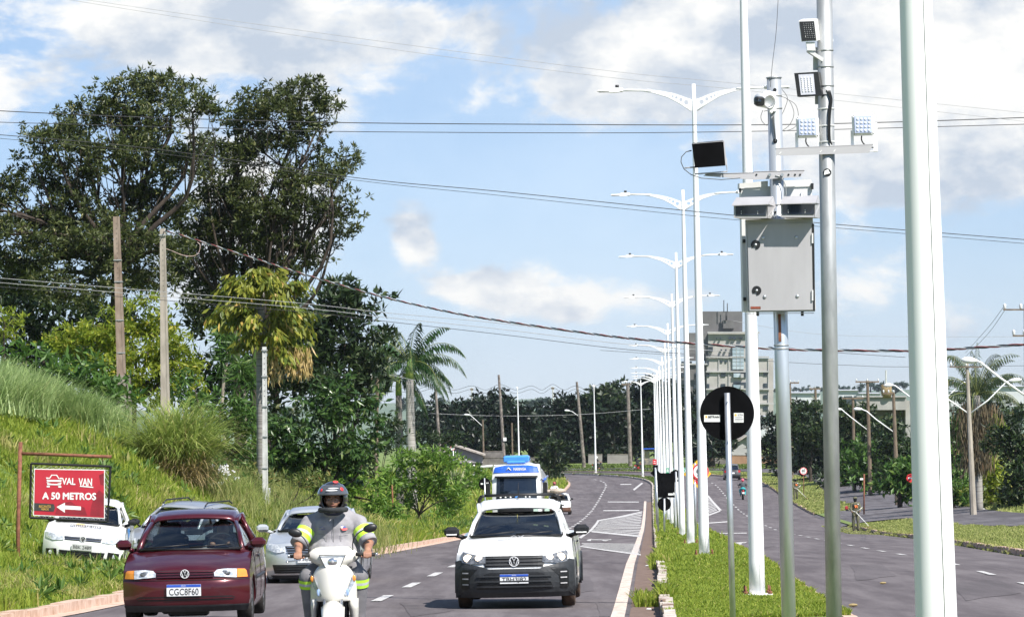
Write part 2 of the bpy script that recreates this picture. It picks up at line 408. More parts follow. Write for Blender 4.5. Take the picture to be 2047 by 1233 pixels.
def strip_rows(os_, sts, zf, dz=0, nud=0):
    rows = []
    for st in sts:
        row = []
        Yc = float(np.interp(st, MS, MP[:, 1]))
        for o in os_:
            oo = o(Yc) if callable(o) else o
            x, y = at(st, oo); row.append((x, y, oo))
        rows.append(row)
    flat = np.array([p for r_ in rows for p in r_]); 
    z = zf(flat[:, 0], flat[:, 1]) + dz
    n = len(os_); return [[Vector((flat[i * n + j, 0], flat[i * n + j, 1], z[i * n + j])) for j in range(n)] for i in range(len(rows))]
S0 = st_of_Y(20); S1 = MS[-1] - 1
STS = sorted(set(list(np.arange(S0, S1, 2.5)) + [st_of_Y(y) for y in (30, 60, 90, 120, 150, 180, 210, 240, 270, 300, 340, 440)]))
# roads
def road(name, os_, sts, m, dz=0, kind='structure'):
    b = MB().mat(m); b.grid(strip_rows(os_, sts, zroad, dz)); return tag(b.build(name, fix=True), kind=kind)
road('left_road', [lambda Y: -eL(Y) - .02, lambda Y: -eL(Y) + 2, lambda Y: -5.5, -3, -1.18], STS, asph)
road('right_road', [1.03, 3, 5, lambda Y: eR(Y) - 1.5, lambda Y: eR(Y) + .02], STS, asph)
road('gutter', [-1.62, -1.18], [s for s in STS if s < st_of_Y(330)], m_dirt, .006)
# ground : base sheet + verges laid in road coordinates
gb = MB().mat(m_ground)
xs = sorted(set(list(np.arange(-70, 90, 2.5)) + [-1500, -900, -600, -400, -300, -220, -160, -120, -90, 90, 110, 140, 180, 240, 320, 450, 700, 1100, 1600]))
ys = sorted(set(list(np.arange(-40, 580, 4.0)) + [590, 620, 660, 720, 800, 900, 1000, 1200, 1400, 1700, 2200, 3000, 4500, 6500]))
X_, Y_ = np.meshgrid(xs, ys); zz = zg(X_.ravel(), Y_.ravel()); o_, s_ = offs(X_.ravel(), Y_.ravel())
yy_ = Y_.ravel()
mask = sst(-eL(yy_) - 27, -eL(yy_) - 24, o_) * (1 - sst(eR(yy_) + 22, eR(yy_) + 25, o_)) * (1 - sst(650, 700, yy_))
zz = zz - .55 * mask; zz = zz.reshape(X_.shape)
gb.grid([[Vector((X_[i, j], Y_[i, j], zz[i, j])) for j in range(len(xs))] for i in range(len(ys))])
SV = [.06, .4, 1, 1.6, 2.0, 2.4, 2.8, 3.2, 3.6, 4, 4.5, 5, 5.5, 6, 7, 8, 9, 10, 11.5, 13, 15, 17, 19, 21, 23, 25]
stv = [s for s in STS if s < st_of_Y(452)]
rows = strip_rows([(lambda Y, s=s: -eL(Y) - s) for s in SV[::-1]], stv, zg)
for r_ in rows: r_[0].z -= .8
gb.grid(rows)
rows = strip_rows([-1.17, -.6, 0, .5, 1.02], STS, zg)
gb.grid(rows)
rows = strip_rows([(lambda Y, s=s: eR(Y) + s) for s in [.06, .5, 1, 2, 3, 4, 6, 8, 10, 12, 15, 18, 21, 24]], STS, zg)
for r_ in rows: r_[-1].z -= .8
gb.grid(rows)
tag(gb.build('ground', fix=True), kind='structure')
# kerbs
def kerb(name, of, side, sts, m, wd=.15, jit=.0, top=.145, gap=None):
    b = MB().mat(m); rnd = random.Random(3); prev = None; step = 1.0
    s = sts[0]
    while s < sts[1]:
        e = min(s + step, sts[1]); 
        if gap and gap(s): s = e; continue
        j = rnd.uniform(-jit, jit); jt = rnd.uniform(-jit, jit) * .6
        P = []
        for q in (s + .01, e - .01):
            Yc = float(np.interp(q, MS, MP[:, 1])); o = of(Yc)
            for oo in (o + j, o + side * wd + j):
                x, y = at(q, oo); xr, yr = at(q, o - side * .05)
                P.append((x, y, zroad([xr], [yr])[0]))
        v = [(x, y, z - .1) for x, y, z in P] + [(x + 0, y, z + top + jt) for x, y, z in P]
        b.add(v, [(0, 1, 3, 2), (4, 6, 7, 5), (0, 4, 5, 1), (2, 3, 7, 6), (0, 2, 6, 4), (1, 5, 7, 3)], False); s = e
    return tag(b.build(name, fix=True), kind='structure')
kerb('left_kerb', lambda Y: -eL(Y) + .12, -1, (S0, st_of_Y(485)), m_kerb, .22, .02, .13)
kerb('median_kerb', lambda Y: -1.2, 1, (S0, S1), m_kerbw, .14, .03, .17, gap=lambda s: (int(s) % 11 == 3))
kerb('median_kerb', lambda Y: 1.05, -1, (S0, S1), m_kerb, .16, .01, .13)
SJ0, SJ1 = st_of_Y(234), st_of_Y(292)
kerb('right_kerb', lambda Y: eR(Y), 1, (S0, SJ0), m_kerb, .16, .02, .16)
kerb('right_kerb', lambda Y: eR(Y), 1, (SJ1, S1), m_kerb, .16, .02, .16)
# gutter apron left
b = MB().mat(m_kerb); b.grid(strip_rows([lambda Y: -eL(Y) + .10, lambda Y: -eL(Y) + .42], [s for s in STS if s < st_of_Y(250)], zroad, .008)); tag(b.build('gutter_apron', fix=True), kind='structure')
# local road and side junction (right)
def sheet(name, os_, sts, m, dz, zf=zg): 
    b = MB().mat(m); b.grid(strip_rows(os_, sts, zf, dz)); return tag(b.build(name, fix=True), kind='structure')
lr = [s for s in STS if st_of_Y(60) < s < S1 - 40]
def o_in(Y): return np.interp(Y, [60, 140, 200, 234, 292, 330, 400, 470], [14.5, 14.5, 13.3, 13.0, 13.0, 13.0, 14.0, 16])
def o_out(Y): return np.interp(Y, [60, 140, 200, 234, 292, 330, 400, 470], [18.5, 18.5, 18.2, 18, 18.2, 17.5, 18.5, 22])
sheet('local_road', [o_in, lambda Y: (o_in(Y) + o_out(Y)) / 2, o_out], lr, asph_old, .05)
jl = [s for s in STS if st_of_Y(242) < s < st_of_Y(288)]
rows = strip_rows([lambda Y: eR(Y) - .3, lambda Y: eR(Y) + 1, lambda Y: eR(Y) + 2.2, lambda Y: o_in(Y) + .3], jl, zg, .06)
for r_ in rows: r_[0].z = zroad([r_[0].x], [r_[0].y])[0] + .006
b = MB().mat(asph_old); b.grid(rows); tag(b.build('side_road', fix=True), kind='structure')
# ------------------------------------------------ markings
mk_ = MB().mat(m_paint)
def mstrip(o0, o1, s0, s1, n=4, dz=.012):
    mk_.grid([[Vector((*at(s, o), 0)) for o in (o0, o1)] for s in np.linspace(s0, s1, n)], False)
    k = n * 2
    for i in range(len(mk_.v) - k, len(mk_.v)):
        x, y, _ = mk_.v[i]; mk_.v[i] = (x, y, zroad([x], [y])[0] + dz)
for Y in np.arange(40, 440, 8.0):
    s = st_of_Y(Y); mstrip(-5.56, -5.40, s, s + (3.2 if Y < 150 else 3.6), 3)
for Y in np.arange(60, 420, 9.0):
    s = st_of_Y(Y); mstrip(4.84, 4.98, s, s + 3.2, 3)
s = st_of_Y(24)
mk_.mat(m_edge)
while s < st_of_Y(330): mstrip(-1.86, -1.68, s, s + 5, 3); s += 5
mk_.mat(m_paint)
def qd(p, nu=6, nv=2, dz=.013):
    c = [G(x, y, zroad) for x, y in p]; rows = []
    for i in range(nu + 1):
        u = i / nu; a = c[0].lerp(c[1], u); d = c[3].lerp(c[2], u); row = []
        for j in range(nv + 1):
            q = a.lerp(d, j / nv); row.append(Vector((q.x, q.y, zroad([q.x], [q.y])[0] + dz)))
        rows.append(row)
    mk_.grid(rows, False)
def hatch(poly, n, fill=.5):
    (a, b, c, d) = poly; rn = random.Random(n)    # a-b top edge, d-c bottom edge
    def lp(p, q, t): return (p[0] + (q[0] - p[0]) * t, p[1] + (q[1] - p[1]) * t)
    for i in range(n):
        t0 = (i + .12) / n; t1 = t0 + fill / n
        l0, l1, r0_, r1_ = lp(a, d, t0), lp(a, d, t1), lp(b, c, t0), lp(b, c, t1)
        k0, k1 = rn.uniform(0, .04), rn.uniform(.96, 1)
        qd([lp(l0, r0_, k0), lp(l0, r0_, k1), lp(l1, r1_, k1), lp(l1, r1_, k0)], 5, 1)
hatch([(1200, 1040), (1284, 1024), (1282, 1073), (1182, 1062)], 14)
hatch([(1162, 1085), (1281, 1087), (1281, 1108), (1162, 1091)], 8)
qd([(1194, 1039.5), (1284, 1021.5), (1284, 1023.5), (1196, 1042)]); qd([(1194, 1040), (1198, 1041.5), (1162, 1076), (1156, 1074.5)], 2, 6)
qd([(1182, 1061.5), (1282, 1071.5), (1282, 1074), (1182, 1063.5)]); qd([(1160, 1091), (1281, 1107.5), (1281, 1110.5), (1160, 1093)])
qd([(1215, 1002.2), (1277, 1002.2), (1277, 1004), (1215, 1003.6)]); qd([(1206, 1019.5), (1278, 1018.8), (1278, 1021), (1206, 1021.2)])
qd([(1183, 1078), (1222, 1078), (1222, 1079.5), (1183, 1079.5)]); qd([(1173, 1079), (1183, 1076.5), (1181, 1081.5), (1173, 1081)]); qd([(1200, 1078.5), (1222, 1077.5), (1212, 1081.5), (1206, 1081.5)])
qd([(1240, 967), (1262, 967), (1262, 968.6), (1240, 968.6)]); qd([(1265, 978), (1283, 964), (1285.5, 966), (1268, 980)])
hatch([(1398, 990), (1414, 992), (1436, 1020), (1396, 1034)], 12)
qd([(1413, 990), (1417, 990), (1443, 1019.5), (1437, 1020)], 2, 6); qd([(1396, 1034), (1440, 1019.5), (1440, 1022), (1396, 1037)])
qd([(1392, 1045.5), (1454, 1041.5), (1454, 1043.5), (1392, 1047.5)]); qd([(1417, 1066), (1493, 1064.5), (1493, 1066), (1417, 1067.5)])
qd([(1434, 1090), (1492, 1083.5), (1492, 1085), (1434, 1092)]); qd([(1468, 1084.5), (1486, 1083.5), (1480, 1090), (1466, 1096)])
tag(mk_.build('road_markings', fix=False), kind='structure')
# tar seams across the asphalt
m_tar = mk('tar_seam', (.03, .028, .03), (.05, .045, .045), scale=9, rough=.8)
tb = MB().mat(m_tar); rn = random.Random(5)
for (x0, y0, x1, y1) in [(740, 1212, 1270, 1236), (1165, 1137, 1282, 1140), (1175, 1100, 1284, 1107), (1140, 1190, 1195, 1192), (960, 1090, 700, 1130), (1150, 1008, 1280, 1009), (1700, 1160, 1980, 1230)]:
    n = 24; pts = []
    for i in range(n + 1):
        t = i / n; g = G(x0 + (x1 - x0) * t, y0 + (y1 - y0) * t + rn.uniform(-.6, .6), zroad); pts.append(g)
    tb.grid([[Vector((p.x, p.y + d * .02, zroad([p.x], [p.y + d * .02])[0] + .009)) for d in (-1, 1)] for p in pts], False)
tag(tb.build('tar_seams'), kind='structure')
b = MB().mat(mix_asphalt('asphalt_patch', (.104, .090, .092), (.130, .114, .116), (.8, .8, .8)))
for pts in ([(1090, 1150), (1180, 1153), (1190, 1180), (1120, 1188), (1080, 1170)], [(800, 1205), (880, 1195), (900, 1222), (820, 1233)], [(1190, 1205), (1262, 1200), (1266, 1228), (1200, 1233)], [(1180, 985), (1270, 983), (1272, 992), (1176, 996)], [(1700, 1130), (1760, 1126), (1790, 1150), (1715, 1160)], [(1900, 1165), (2000, 1158), (2040, 1185), (1930, 1200)], [(1500, 1080), (1540, 1078), (1552, 1092), (1510, 1097)], [(960, 1108), (900, 1130), (880, 1126), (930, 1104)]):
    n = len(pts); rr_ = random.Random(n * 7 + int(pts[0][0])); q = []
    for i in range(n):
        for k in range(5): t_ = k / 5; q.append((pts[i][0] * (1 - t_) + pts[(i + 1) % n][0] * t_ + rr_.uniform(-2.5, 2.5), pts[i][1] * (1 - t_) + pts[(i + 1) % n][1] * t_ + rr_.uniform(-1, 1)))
    P = [G(x, y, zroad) for x, y in q]; cx_, cy_ = sum(p.x for p in P) / len(P), sum(p.y for p in P) / len(P); vs = [(cx_, cy_, zroad([cx_], [cy_])[0] + .005)] + [(p.x, p.y, zroad([p.x], [p.y])[0] + .005) for p in P]
    b.add(vs, [(0, i, i % len(P) + 1) for i in range(1, len(P) + 1)], False)
tag(b.build('asphalt_patches', fix=True), kind='structure')
# ------------------------------------------------ far valley and hills
m_field = mk('far_fields', (.10, .15, .10), (.16, .21, .14), scale=.004, rough=1, detail=8, stretch=(1, .35, 1))  # greens shifted bluish, part of the distance haze sits in the colour
hb = MB().mat(m_field); rows = []
rn = np.random.RandomState(4)
for Y in [1500, 1900, 2400, 3000, 3600, 4200, 4800, 5400, 6200]:
    row = []
    for X in np.linspace(-1600, 1800, 70):
        t = (Y - 1500) / 3900
        z = -6 + (19 + 3.5 * math.sin(X / 420.0 + 1.2) + 1.5 * math.sin(X / 170.)) * min(1, t) ** 1.25
        if Y > 5600: z -= 30
        row.append(Vector((X * (Y / 4000 + .2), Y, z)))
    rows.append(row)
hb.grid(rows); tag(hb.build('hills', fix=True), kind='structure')
# ------------------------------------------------ grass
m_grass = mk('grass_blades', (.15, .23, .025), (.36, .42, .06), rough=.6, island=True, c3=(.50, .42, .16), trans=.45, spec=.3)
m_grass_cut = mk('grass_mown', (.20, .24, .06), (.40, .41, .15), rough=.7, island=True, c3=(.52, .46, .22), trans=.35, spec=.2)
rg = np.random.RandomState(11)
def blades(X, Y, Z, h, wd, lean=.5, droop=.35):
    n = len(X); a = rg.rand(n) * 2 * np.pi; hh = h * (.55 + .8 * rg.rand(n)); ww = wd * (.7 + .6 * rg.rand(n))
    la = rg.rand(n) * 2 * np.pi; ll = hh * lean * rg.rand(n)
    dx, dy = np.cos(a) * ww / 2, np.sin(a) * ww / 2; lx, ly = np.cos(la) * ll, np.sin(la) * ll
    base = np.stack([X, Y, Z - .02], 1)
    v0 = base - np.stack([dx, dy, dx * 0], 1); v1 = base + np.stack([dx, dy, dx * 0], 1)
    mid = base + np.stack([lx * .4, ly * .4, hh * .62], 1); v2 = mid + np.stack([dx, dy, dx * 0], 1) * .8; v3 = mid - np.stack([dx, dy, dx * 0], 1) * .8
    tip = base + np.stack([lx, ly, hh * (1 - droop * rg.rand(n) * (ll / (hh + 1e-6)))], 1)
    t1 = tip + np.stack([dx, dy, dx * 0], 1) * .1; t0 = tip - np.stack([dx, dy, dx * 0], 1) * .1
    V_ = np.stack([v0, v1, v2, v3, t1, t0], 1).reshape(-1, 3)
    i = np.arange(n)[:, None] * 6; F_ = np.concatenate([i + [0, 1, 2, 3], i + [3, 2, 4, 5]], 0)
    return V_, F_
class Acc:
    def __init__(s): s.V = []; s.F = []; s.n = 0
    def add(s, VF):
        V_, F_ = VF; s.V.append(V_); s.F.append(F_ + s.n); s.n += len(V_)
    def obj(s, name, m, parent=None): return arr_obj(name, np.concatenate(s.V), np.concatenate(s.F), m, parent)
def on_strip(n, y0, y1, f0, f1, pw=1.0):
    Yc = y0 + (y1 - y0) * rg.rand(n) ** pw; st = np.interp(Yc, MP[:, 1], MS)
    a = f0(Yc) if callable(f0) else np.full(n, f0); b = f1(Yc) if callable(f1) else np.full(n, f1)
    o = a + (b - a) * rg.rand(n); X, Y = at(st, o); return X, Y, zg(X, Y)
def clump(X, Y, sc_=1.2, thr=-.3):
    v = np.sin(X * sc_ + 1.3 * np.sin(Y * sc_ * .7)) + np.sin(Y * sc_ * .9 + 2.1 * np.sin(X * sc_ * .5)) ; return v
def inview(X, Y, Z, mg=60):
    d = Y; px = CX + FPX * X / d - ROLL * (Z - 10) * FPX / d; return (px > -mg) & (px < 2047 + mg)
acc = Acc(); accd = Acc()
for (n, y0, y1, s0, s1, h, wd, pw) in [(150000, 54, 100, .1, 9.5, .30, .020, 1.3), (120000, 95, 145, .1, 9.5, .40, .030, 1.3), (75000, 140, 235, .1, 9, .40, .05, 1.2), (40000, 230, 430, .1, 14, .5, .10, 1)]:
    X, Y, Z = on_strip(n, y0, y1, lambda y: -eL(y) - s0, lambda y: -eL(y) - s1, pw); k = inview(X, Y, Z); X, Y, Z = X[k], Y[k], Z[k]
    c = clump(X, Y, 1.1) * .6 + clump(X, Y, 3.3) * .5; hm = h * np.clip(.62 + .34 * c, .22, 1.5)
    q = (clump(X, Y, .7) + .8 * clump(X + 9, Y, 2.3) + rg.randn(len(X)) * .5) > 1.15
    for (kq, ac) in ((~q, acc), (q, accd)): ac.add(blades(X[kq], Y[kq], Z[kq], hm[kq], wd, .8 if ac is acc else 1.2))
tag(acc.obj('grass', m_grass), kind='stuff'); tag(accd.obj('dry_grass', mk('grass_dry', (.26, .28, .07), (.52, .47, .17), rough=.7, island=True, c3=(.55, .42, .24), trans=.4)), kind='stuff')
acc = Acc()
for (n, y0, y1, h, wd) in [(105000, 50, 80, .062, .021), (66000, 78, 130, .072, .030), (26000, 125, 330, .13, .06)]:
    X, Y, Z = on_strip(n, y0, y1, -1.15, 1.0, 1.2); c = clump(X, Y, 2.0); acc.add(blades(X, Y, Z, h * np.clip(.95 + .25 * c + .2 * clump(X + 5, Y, 5.1), .6, 1.7), wd, 1.0))
X, Y, Z = on_strip(2500, 84, 100, -1.35, -.7, 1); acc.add(blades(X, Y, Z, .17, .03, .9))
X, Y, Z = on_strip(900, 60, 62.5, -1.55, -1.0, 1); acc.add(blades(X, Y, Z, .2, .03, .9))
tag(acc.obj('grass', m_grass), kind='stuff')
acc = Acc(); X, Y, Z = on_strip(9000, 330, 478, -1.15, 1.0, 1.2); acc.add(blades(X, Y, Z, .08, .10, 1.0)); fargrass = acc
acc = Acc()
for (n, y0, y1, f0, f1, h, wd) in [(70000, 85, 190, lambda y: eR(y) - .1, o_in, .12, .035), (26000, 190, 240, lambda y: eR(y) - .1, o_in, .16, .05), (26000, 288, 460, lambda y: eR(y), o_in, .16, .09),
                                   (45000, 85, 235, o_out, lambda y: o_out(y) + 8, .22, .06), (30000, 235, 420, o_out, lambda y: o_out(y) + 5, .35, .09), (5000, 205, 240, lambda y: eR(y) - 1.6, lambda y: eR(y), .06, .05)]:
    X, Y, Z = on_strip(n, y0, y1, f0, f1, 1.1); k = inview(X, Y, Z); X, Y, Z = X[k], Y[k], Z[k]; c = clump(X, Y, .9); acc.add(blades(X, Y, Z, h * np.clip(.7 + .3 * c, .25, 1.6), wd, 1.1))
X, Y, Z = on_strip(26000, 470, 520, -30, -10.5, 1)
def far(n, x0, x1, y0, y1, h, wd):
    X = x0 + (x1 - x0) * rg.rand(n); Y = y0 + (y1 - y0) * rg.rand(n); o, _ = offs(X, Y); k = (o > 10.2); X, Y = X[k], Y[k]; acc.add(blades(X, Y, zg(X, Y), h, wd, .8))
acc2 = acc; acc = fargrass; far(26000, -30, 40, 478, 545, .13, .12); acc = acc2
tag(fargrass.obj('grass', mk('grass_far', (.05, .085, .018), (.12, .16, .035), rough=.8, island=True, c3=(.2, .2, .08), trans=.2, spec=.1)), kind='stuff')
tag(acc.obj('grass', m_grass_cut), kind='stuff')
# ================================================================== POLES, LAMPS, SIGNS
m_white = mk('white_painted_steel', (.80, .80, .80), (.88, .88, .88), scale=1.6, rough=.6, detail=6, stretch=(1, 1, .3))
m_galv = mk('galvanised_steel', (.36, .38, .40), (.62, .64, .66), scale=7, rough=.42, metal=.75, detail=7, stretch=(1, 1, .35))
m_galv2 = mk('galvanised_dull', (.30, .31, .31), (.47, .48, .48), scale=9, rough=.5, metal=.45, detail=8, stretch=(1, 1, .3))
m_steelg = mk('grey_painted_steel', (.42, .41, .42), (.47, .46, .47), scale=3, rough=.5)
m_black = mk('black_plastic', (.008, .008, .009), (.016, .016, .017), scale=6, rough=.45)
m_blackp = mk('sign_back_black', (.003, .003, .0035), (.007, .007, .008), scale=3, rough=.85, spec=.05)
m_conc = mk('pole_concrete', (.25, .22, .18), (.42, .37, .31), scale=5, rough=.9, detail=8, stretch=(1, 1, .25))
m_concd = mk('weathered_concrete', (.09, .075, .065), (.28, .24, .21), scale=2.5, rough=.95, detail=8)
m_concg = mk('pale_concrete', (.42, .42, .40), (.58, .58, .56), scale=5, rough=.9, detail=8)
m_rust = mk('rusty_steel', (.13, .045, .025), (.27, .11, .06), scale=12, rough=.85, detail=8)
m_wood = mk('weathered_wood', (.10, .07, .05), (.22, .17, .12), scale=8, rough=.9, detail=8, stretch=(1, 1, .2))
m_conc_sl = mk('base_concrete', (.35, .22, .16), (.50, .36, .28), scale=7, rough=.95, detail=8)
def post(mb, a, b, r0, r1=None, seg=12): mb.cyl(a, b, r0, r1, seg)

# ---- double arm street lamp
def arm_mesh(sgn):
    top = [(0, -.33), (.1, -.297), (.2, -.256), (.32, -.212), (.45, -.172), (.6, -.140), (.8, -.108), (1.03, -.088)]
    bot = [(1.03, -.135), (.84, -.165), (.7, -.198), (.565, -.243), (.42, -.31), (.29, -.388), (.15, -.465), (0, -.56)]
    holes = [(.13, -.385, .050), (.245, -.325, .038), (.34, -.280, .029), (.415, -.250, .022), (.478, -.226, .017), (.535, -.208, .013), (.588, -.192, .010), (.64, -.178, .008)]
    bm = bmesh.new(); ed = []
    def loop(pts):
        vs = [bm.verts.new((x * sgn, -.012, z)) for x, z in pts]; n = len(vs)
        for i in range(n): ed.append(bm.edges.new((vs[i], vs[(i + 1) % n])))
    loop([(x + .03, z) for x, z in top + bot])
    for x, z, r_ in holes: loop([(x + .03 + r_ * math.cos(a * math.pi / 6), z + r_ * math.sin(a * math.pi / 6)) for a in range(12)])
    bmesh.ops.triangle_fill(bm, use_beauty=True, use_dissolve=False, edges=ed)
    g = bmesh.ops.extrude_face_region(bm, geom=bm.faces[:]); bmesh.ops.translate(bm, verts=[v for v in g['geom'] if isinstance(v, bmesh.types.BMVert)], vec=(0, .024, 0))
    bmesh.ops.recalc_face_normals(bm, faces=bm.faces); me = bpy.data.meshes.new('arm'); bm.to_mesh(me); bm.free()
    mb = MB(); vs = [tuple(v.co) for v in me.vertices]; mb.add(vs, [tuple(p.vertices) for p in me.polygons], False)
    mb.tube([(sgn * x, 0, z) for x, z in [(.9, -.118), (1.06, -.112), (1.3, -.103), (1.56, -.098)]], [.028, .024, .024, .024], 8)
    mb.tube([(sgn * x, 0, z) for x, z in [(.06, -.57), (.3, -.40), (.55, -.26), (.85, -.165), (1.05, -.128)]], [.016] * 5, 6)
    return mb
def lamp_master():
    t = thing('street_lamp', 'x', 'street lamp')
    b = MB(); b.tube([(0, 0, z) for z in (0, .5, 2, 4, 6, 8, 9.4, 10)], [.113, .110, .100, .085, .071, .056, .045, .041], 24)
    b.build('pole', m_white, t)
    b = MB().mat(mk('weld_seam', (.35, .35, .35), (.5, .5, .5))); b.tube([(.035 * k_, -.0025 - math.sqrt(max(0, r_ * r_ - (.035 * k_) ** 2)), z) for z, r_, k_ in [(.02, .113, 1), (2, .100, .95), (4, .085, .9), (6, .071, .8)]], .0022, 5); b.build('seam', None, t)
    b = MB(); b.box((0, 0, .03), (.42, .42, .03)); b.box((0, 0, .012), (.42, .42, .012)); b.build('base_plate', m_white, t)
    b = MB(); b.box((.06, .05, -.06), (.8, .62, .13)); b.build('footing', m_conc_sl, t)
    for x in (-.17, .17):
        for y in (-.17, .17):
            q = MB().mat(m_rust); q.cyl((x, y, .04), (x, y, .16), .016, .012, 6); q.cyl((x, y, .045), (x, y, .085), .034, None, 6); q.build('anchor_bolt', None, t)
    for sgn in (-1, 1):
        arm_mesh(sgn).shift((0, 0, -10)).build('arm', m_white, t)
        lb = MB().mat(m_white); lb.cyl((sgn * 1.50, 0, -.095), (sgn * 1.62, 0, -.093), .045, None, 12)
        lb.prism([(sgn * 1.56, -.135), (sgn * 1.54, -.05), (sgn * 1.74, -.045), (sgn * 1.80, -.075), (sgn * 2.02, -.085), (sgn * 2.04, -.115), (sgn * 1.80, -.125), (sgn * 1.76, -.15)], -.10, .10, axis='Y')
        lb.mat(m_steelg).box((sgn * 1.88, 0, -.122), (.26, .17, .02))
        lb.shift((0, 0, -10)); lo = lb.build('luminaire', None, t, fix=True)
        pb = MB(); pb.cyl((sgn * 1.62, 0, 9.95), (sgn * 1.62, 0, 10.015), .04, .038, 12); pb.build('photocell', m_black, lo)
    return t
lm = lamp_master(); first = True
GRP = 'double arm street lamps along the median'
def place_lamp(loc, label, rz=0, tilt=0, sc_=1.0):
    global first
    o = lm if first else copy_tree(lm); first = False
    o.location = loc; o.rotation_euler = (0, tilt, rz); o['label'] = label; o['group'] = GRP; o['category'] = 'street lamp'; o.scale = (sc_,) * 3
big = W(1870, 1233, 22); base = Vector((big.x + .012, 22, zg(big.x, 22)))
place_lamp(base, 'thick white lamp post nearest the camera crossing the full height at right', 0, -.009)
ORD = ['second', 'third', 'fourth', 'fifth', 'sixth', 'seventh', 'eighth', 'ninth', 'tenth', 'eleventh', 'twelfth', 'thirteenth']
LX = [1514, 1408, 1381, 1364, 1353.5, 1343.5, 1336.5, 1330, 1324, 1319, 1315.5, 1312]
LL = ['tall white lamp pole bolted down between the round black sign and the radar cabinet',
      'white double arm lamp whose post base stands left of the round black sign',
      'white double arm lamp just left behind the one beside the round black sign',
      'white double arm lamp with its head fully visible, third along the median row']
for i, x in enumerate(LX):
    Y = 60 + 30 * i
    lab = LL[i] if i < 4 else 'white double arm lamp, %s in the row receding along the median' % ORD[i]
    place_lamp(GX(x, Y), lab, 0)
for (x, Y, l) in [(1285, 441, 'white lamp standing alone at the bend, left of the dense row'), (1191, 484, 'white lamp on the bend in front of the dark trees, beside the motorcyclist'),
                  (1038, 512, 'thin white lamp rising behind the tanker truck'), (818, 535, 'thin white lamp beside the royal palm trunks')]:
    place_lamp(GX(x, Y), l, {1285: R(15), 1191: R(84), 1038: R(88), 818: R(93)}[x])

# ---- round black sign seen from behind, nearest
def disc(mb, c, r_, th=.006, seg=48, ax='Y'):
    mb.lathe([(0, -th), (r_, -th), (r_, th), (0, th)], c, ax, seg, False)
def sign_post(px0, py0, px1, py1, Y, r_, name, label, cat='traffic sign', group=None, mat=None, base=None):
    top = W(px0, py0, Y); q = W(px1, py1, Y); 
    if base is None:
        g = zg(q.x, q.y); d = (q - top); 
        if abs(d.z) > 1e-3: bt = q + d * ((g - q.z) / d.z)
        bt.z = g
    else: bt = base
    t = thing(name, label, cat, bt, 0, group); b = MB(); b.cyl(bt - bt + Vector((0, 0, -.1)), top - bt, r_, None, 14); b.build('post', mat or m_galv, t); return t, bt
Yn = 47
t, bt = sign_post(1453.5, 785, 1465, 1233, Yn, .033, 'traffic_sign', 'large round traffic sign seen from its black back, stickers either side of the post')
c = W(1454, 826, Yn) - bt + Vector((0, .06, 0)); b = MB(); disc(b, c, .3, .004, 64); pl = b.build('plate', m_blackp, t)
def rectpx(mb, x0, y0, x1, y1, Y, off, dy=0, th=.003):
    a, b_, c_, d_ = [W(x, y, Y) - off + Vector((0, dy, 0)) for x, y in ((x0, y0), (x1, y0), (x1, y1), (x0, y1))]
    vs = [a, b_, c_, d_] + [v + Vector((0, th, 0)) for v in (a, b_, c_, d_)]
    mb.add(vs, [(3, 2, 1, 0), (4, 5, 6, 7), (0, 1, 5, 4), (1, 2, 6, 5), (2, 3, 7, 6), (3, 0, 4, 7)], False); return mb
m_stick = mk('sticker_white', (.72, .72, .70), (.8, .8, .78), scale=20, rough=.6); m_ink = mk('black_ink', (.02, .02, .02), (.05, .05, .05), rough=.7); m_orng = mk('orange_ink', (.7, .38, .05), (.8, .5, .1), rough=.6)
b = MB().mat(m_stick); rectpx(b, 1408, 829, 1440, 843, Yn, bt, .050); b.mat(m_ink)
def txtpx(mb, s, x0, y0, x1, y1, Y, off, dy=0, bold=0):
    a = W(x0, y1, Y) - off; b_ = W(x1, y0, Y) - off; c = (a + b_) / 2 + Vector((0, dy, 0))
    ex = (W(x1, y0, Y) - W(x0, y0, Y)).normalized(); ez = (W(x0, y0, Y) - W(x0, y1, Y)).normalized()
    M = Matrix((ex, Vector((0, 1, 0)), ez)).transposed().to_4x4(); M.translation = c
    text(mb, s, (W(x1, y0, Y) - W(x0, y0, Y)).length, (W(x0, y0, Y) - W(x0, y1, Y)).length, M, bold); return mb
txtpx(b, 'SETRAN', 1416, 831, 1438, 835, Yn, bt, .048, .0015); b.mat(m_orng); rectpx(b, 1410.5, 830.5, 1414, 835, Yn, bt, .0485, .001); b.build('sticker', None, t)
b = MB().mat(m_stick); rectpx(b, 1467.5, 825, 1487, 844, Yn, bt, .050); b.mat(m_ink); txtpx(b, 'SETRA', 1475, 827, 1486, 831, Yn, bt, .048)
for k in range(3): rectpx(b, 1470, 833.5 + 3.2 * k, 1484 + (k % 2) * 2, 834.4 + 3.2 * k, Yn, bt, .0485, .001)
b.mat(m_orng); rectpx(b, 1469, 827, 1473, 831.5, Yn, bt, .0485, .001); b.build('sticker', None, t)
b = MB(); 
for y in (803, 882): p = W(1453.5 + (y - 785) * .026, y, Yn) - bt; b.cyl(p + Vector((0, -.045, 0)), p + Vector((0, .05, 0)), .008, None, 8)
b.build('bolt', m_galv, t)

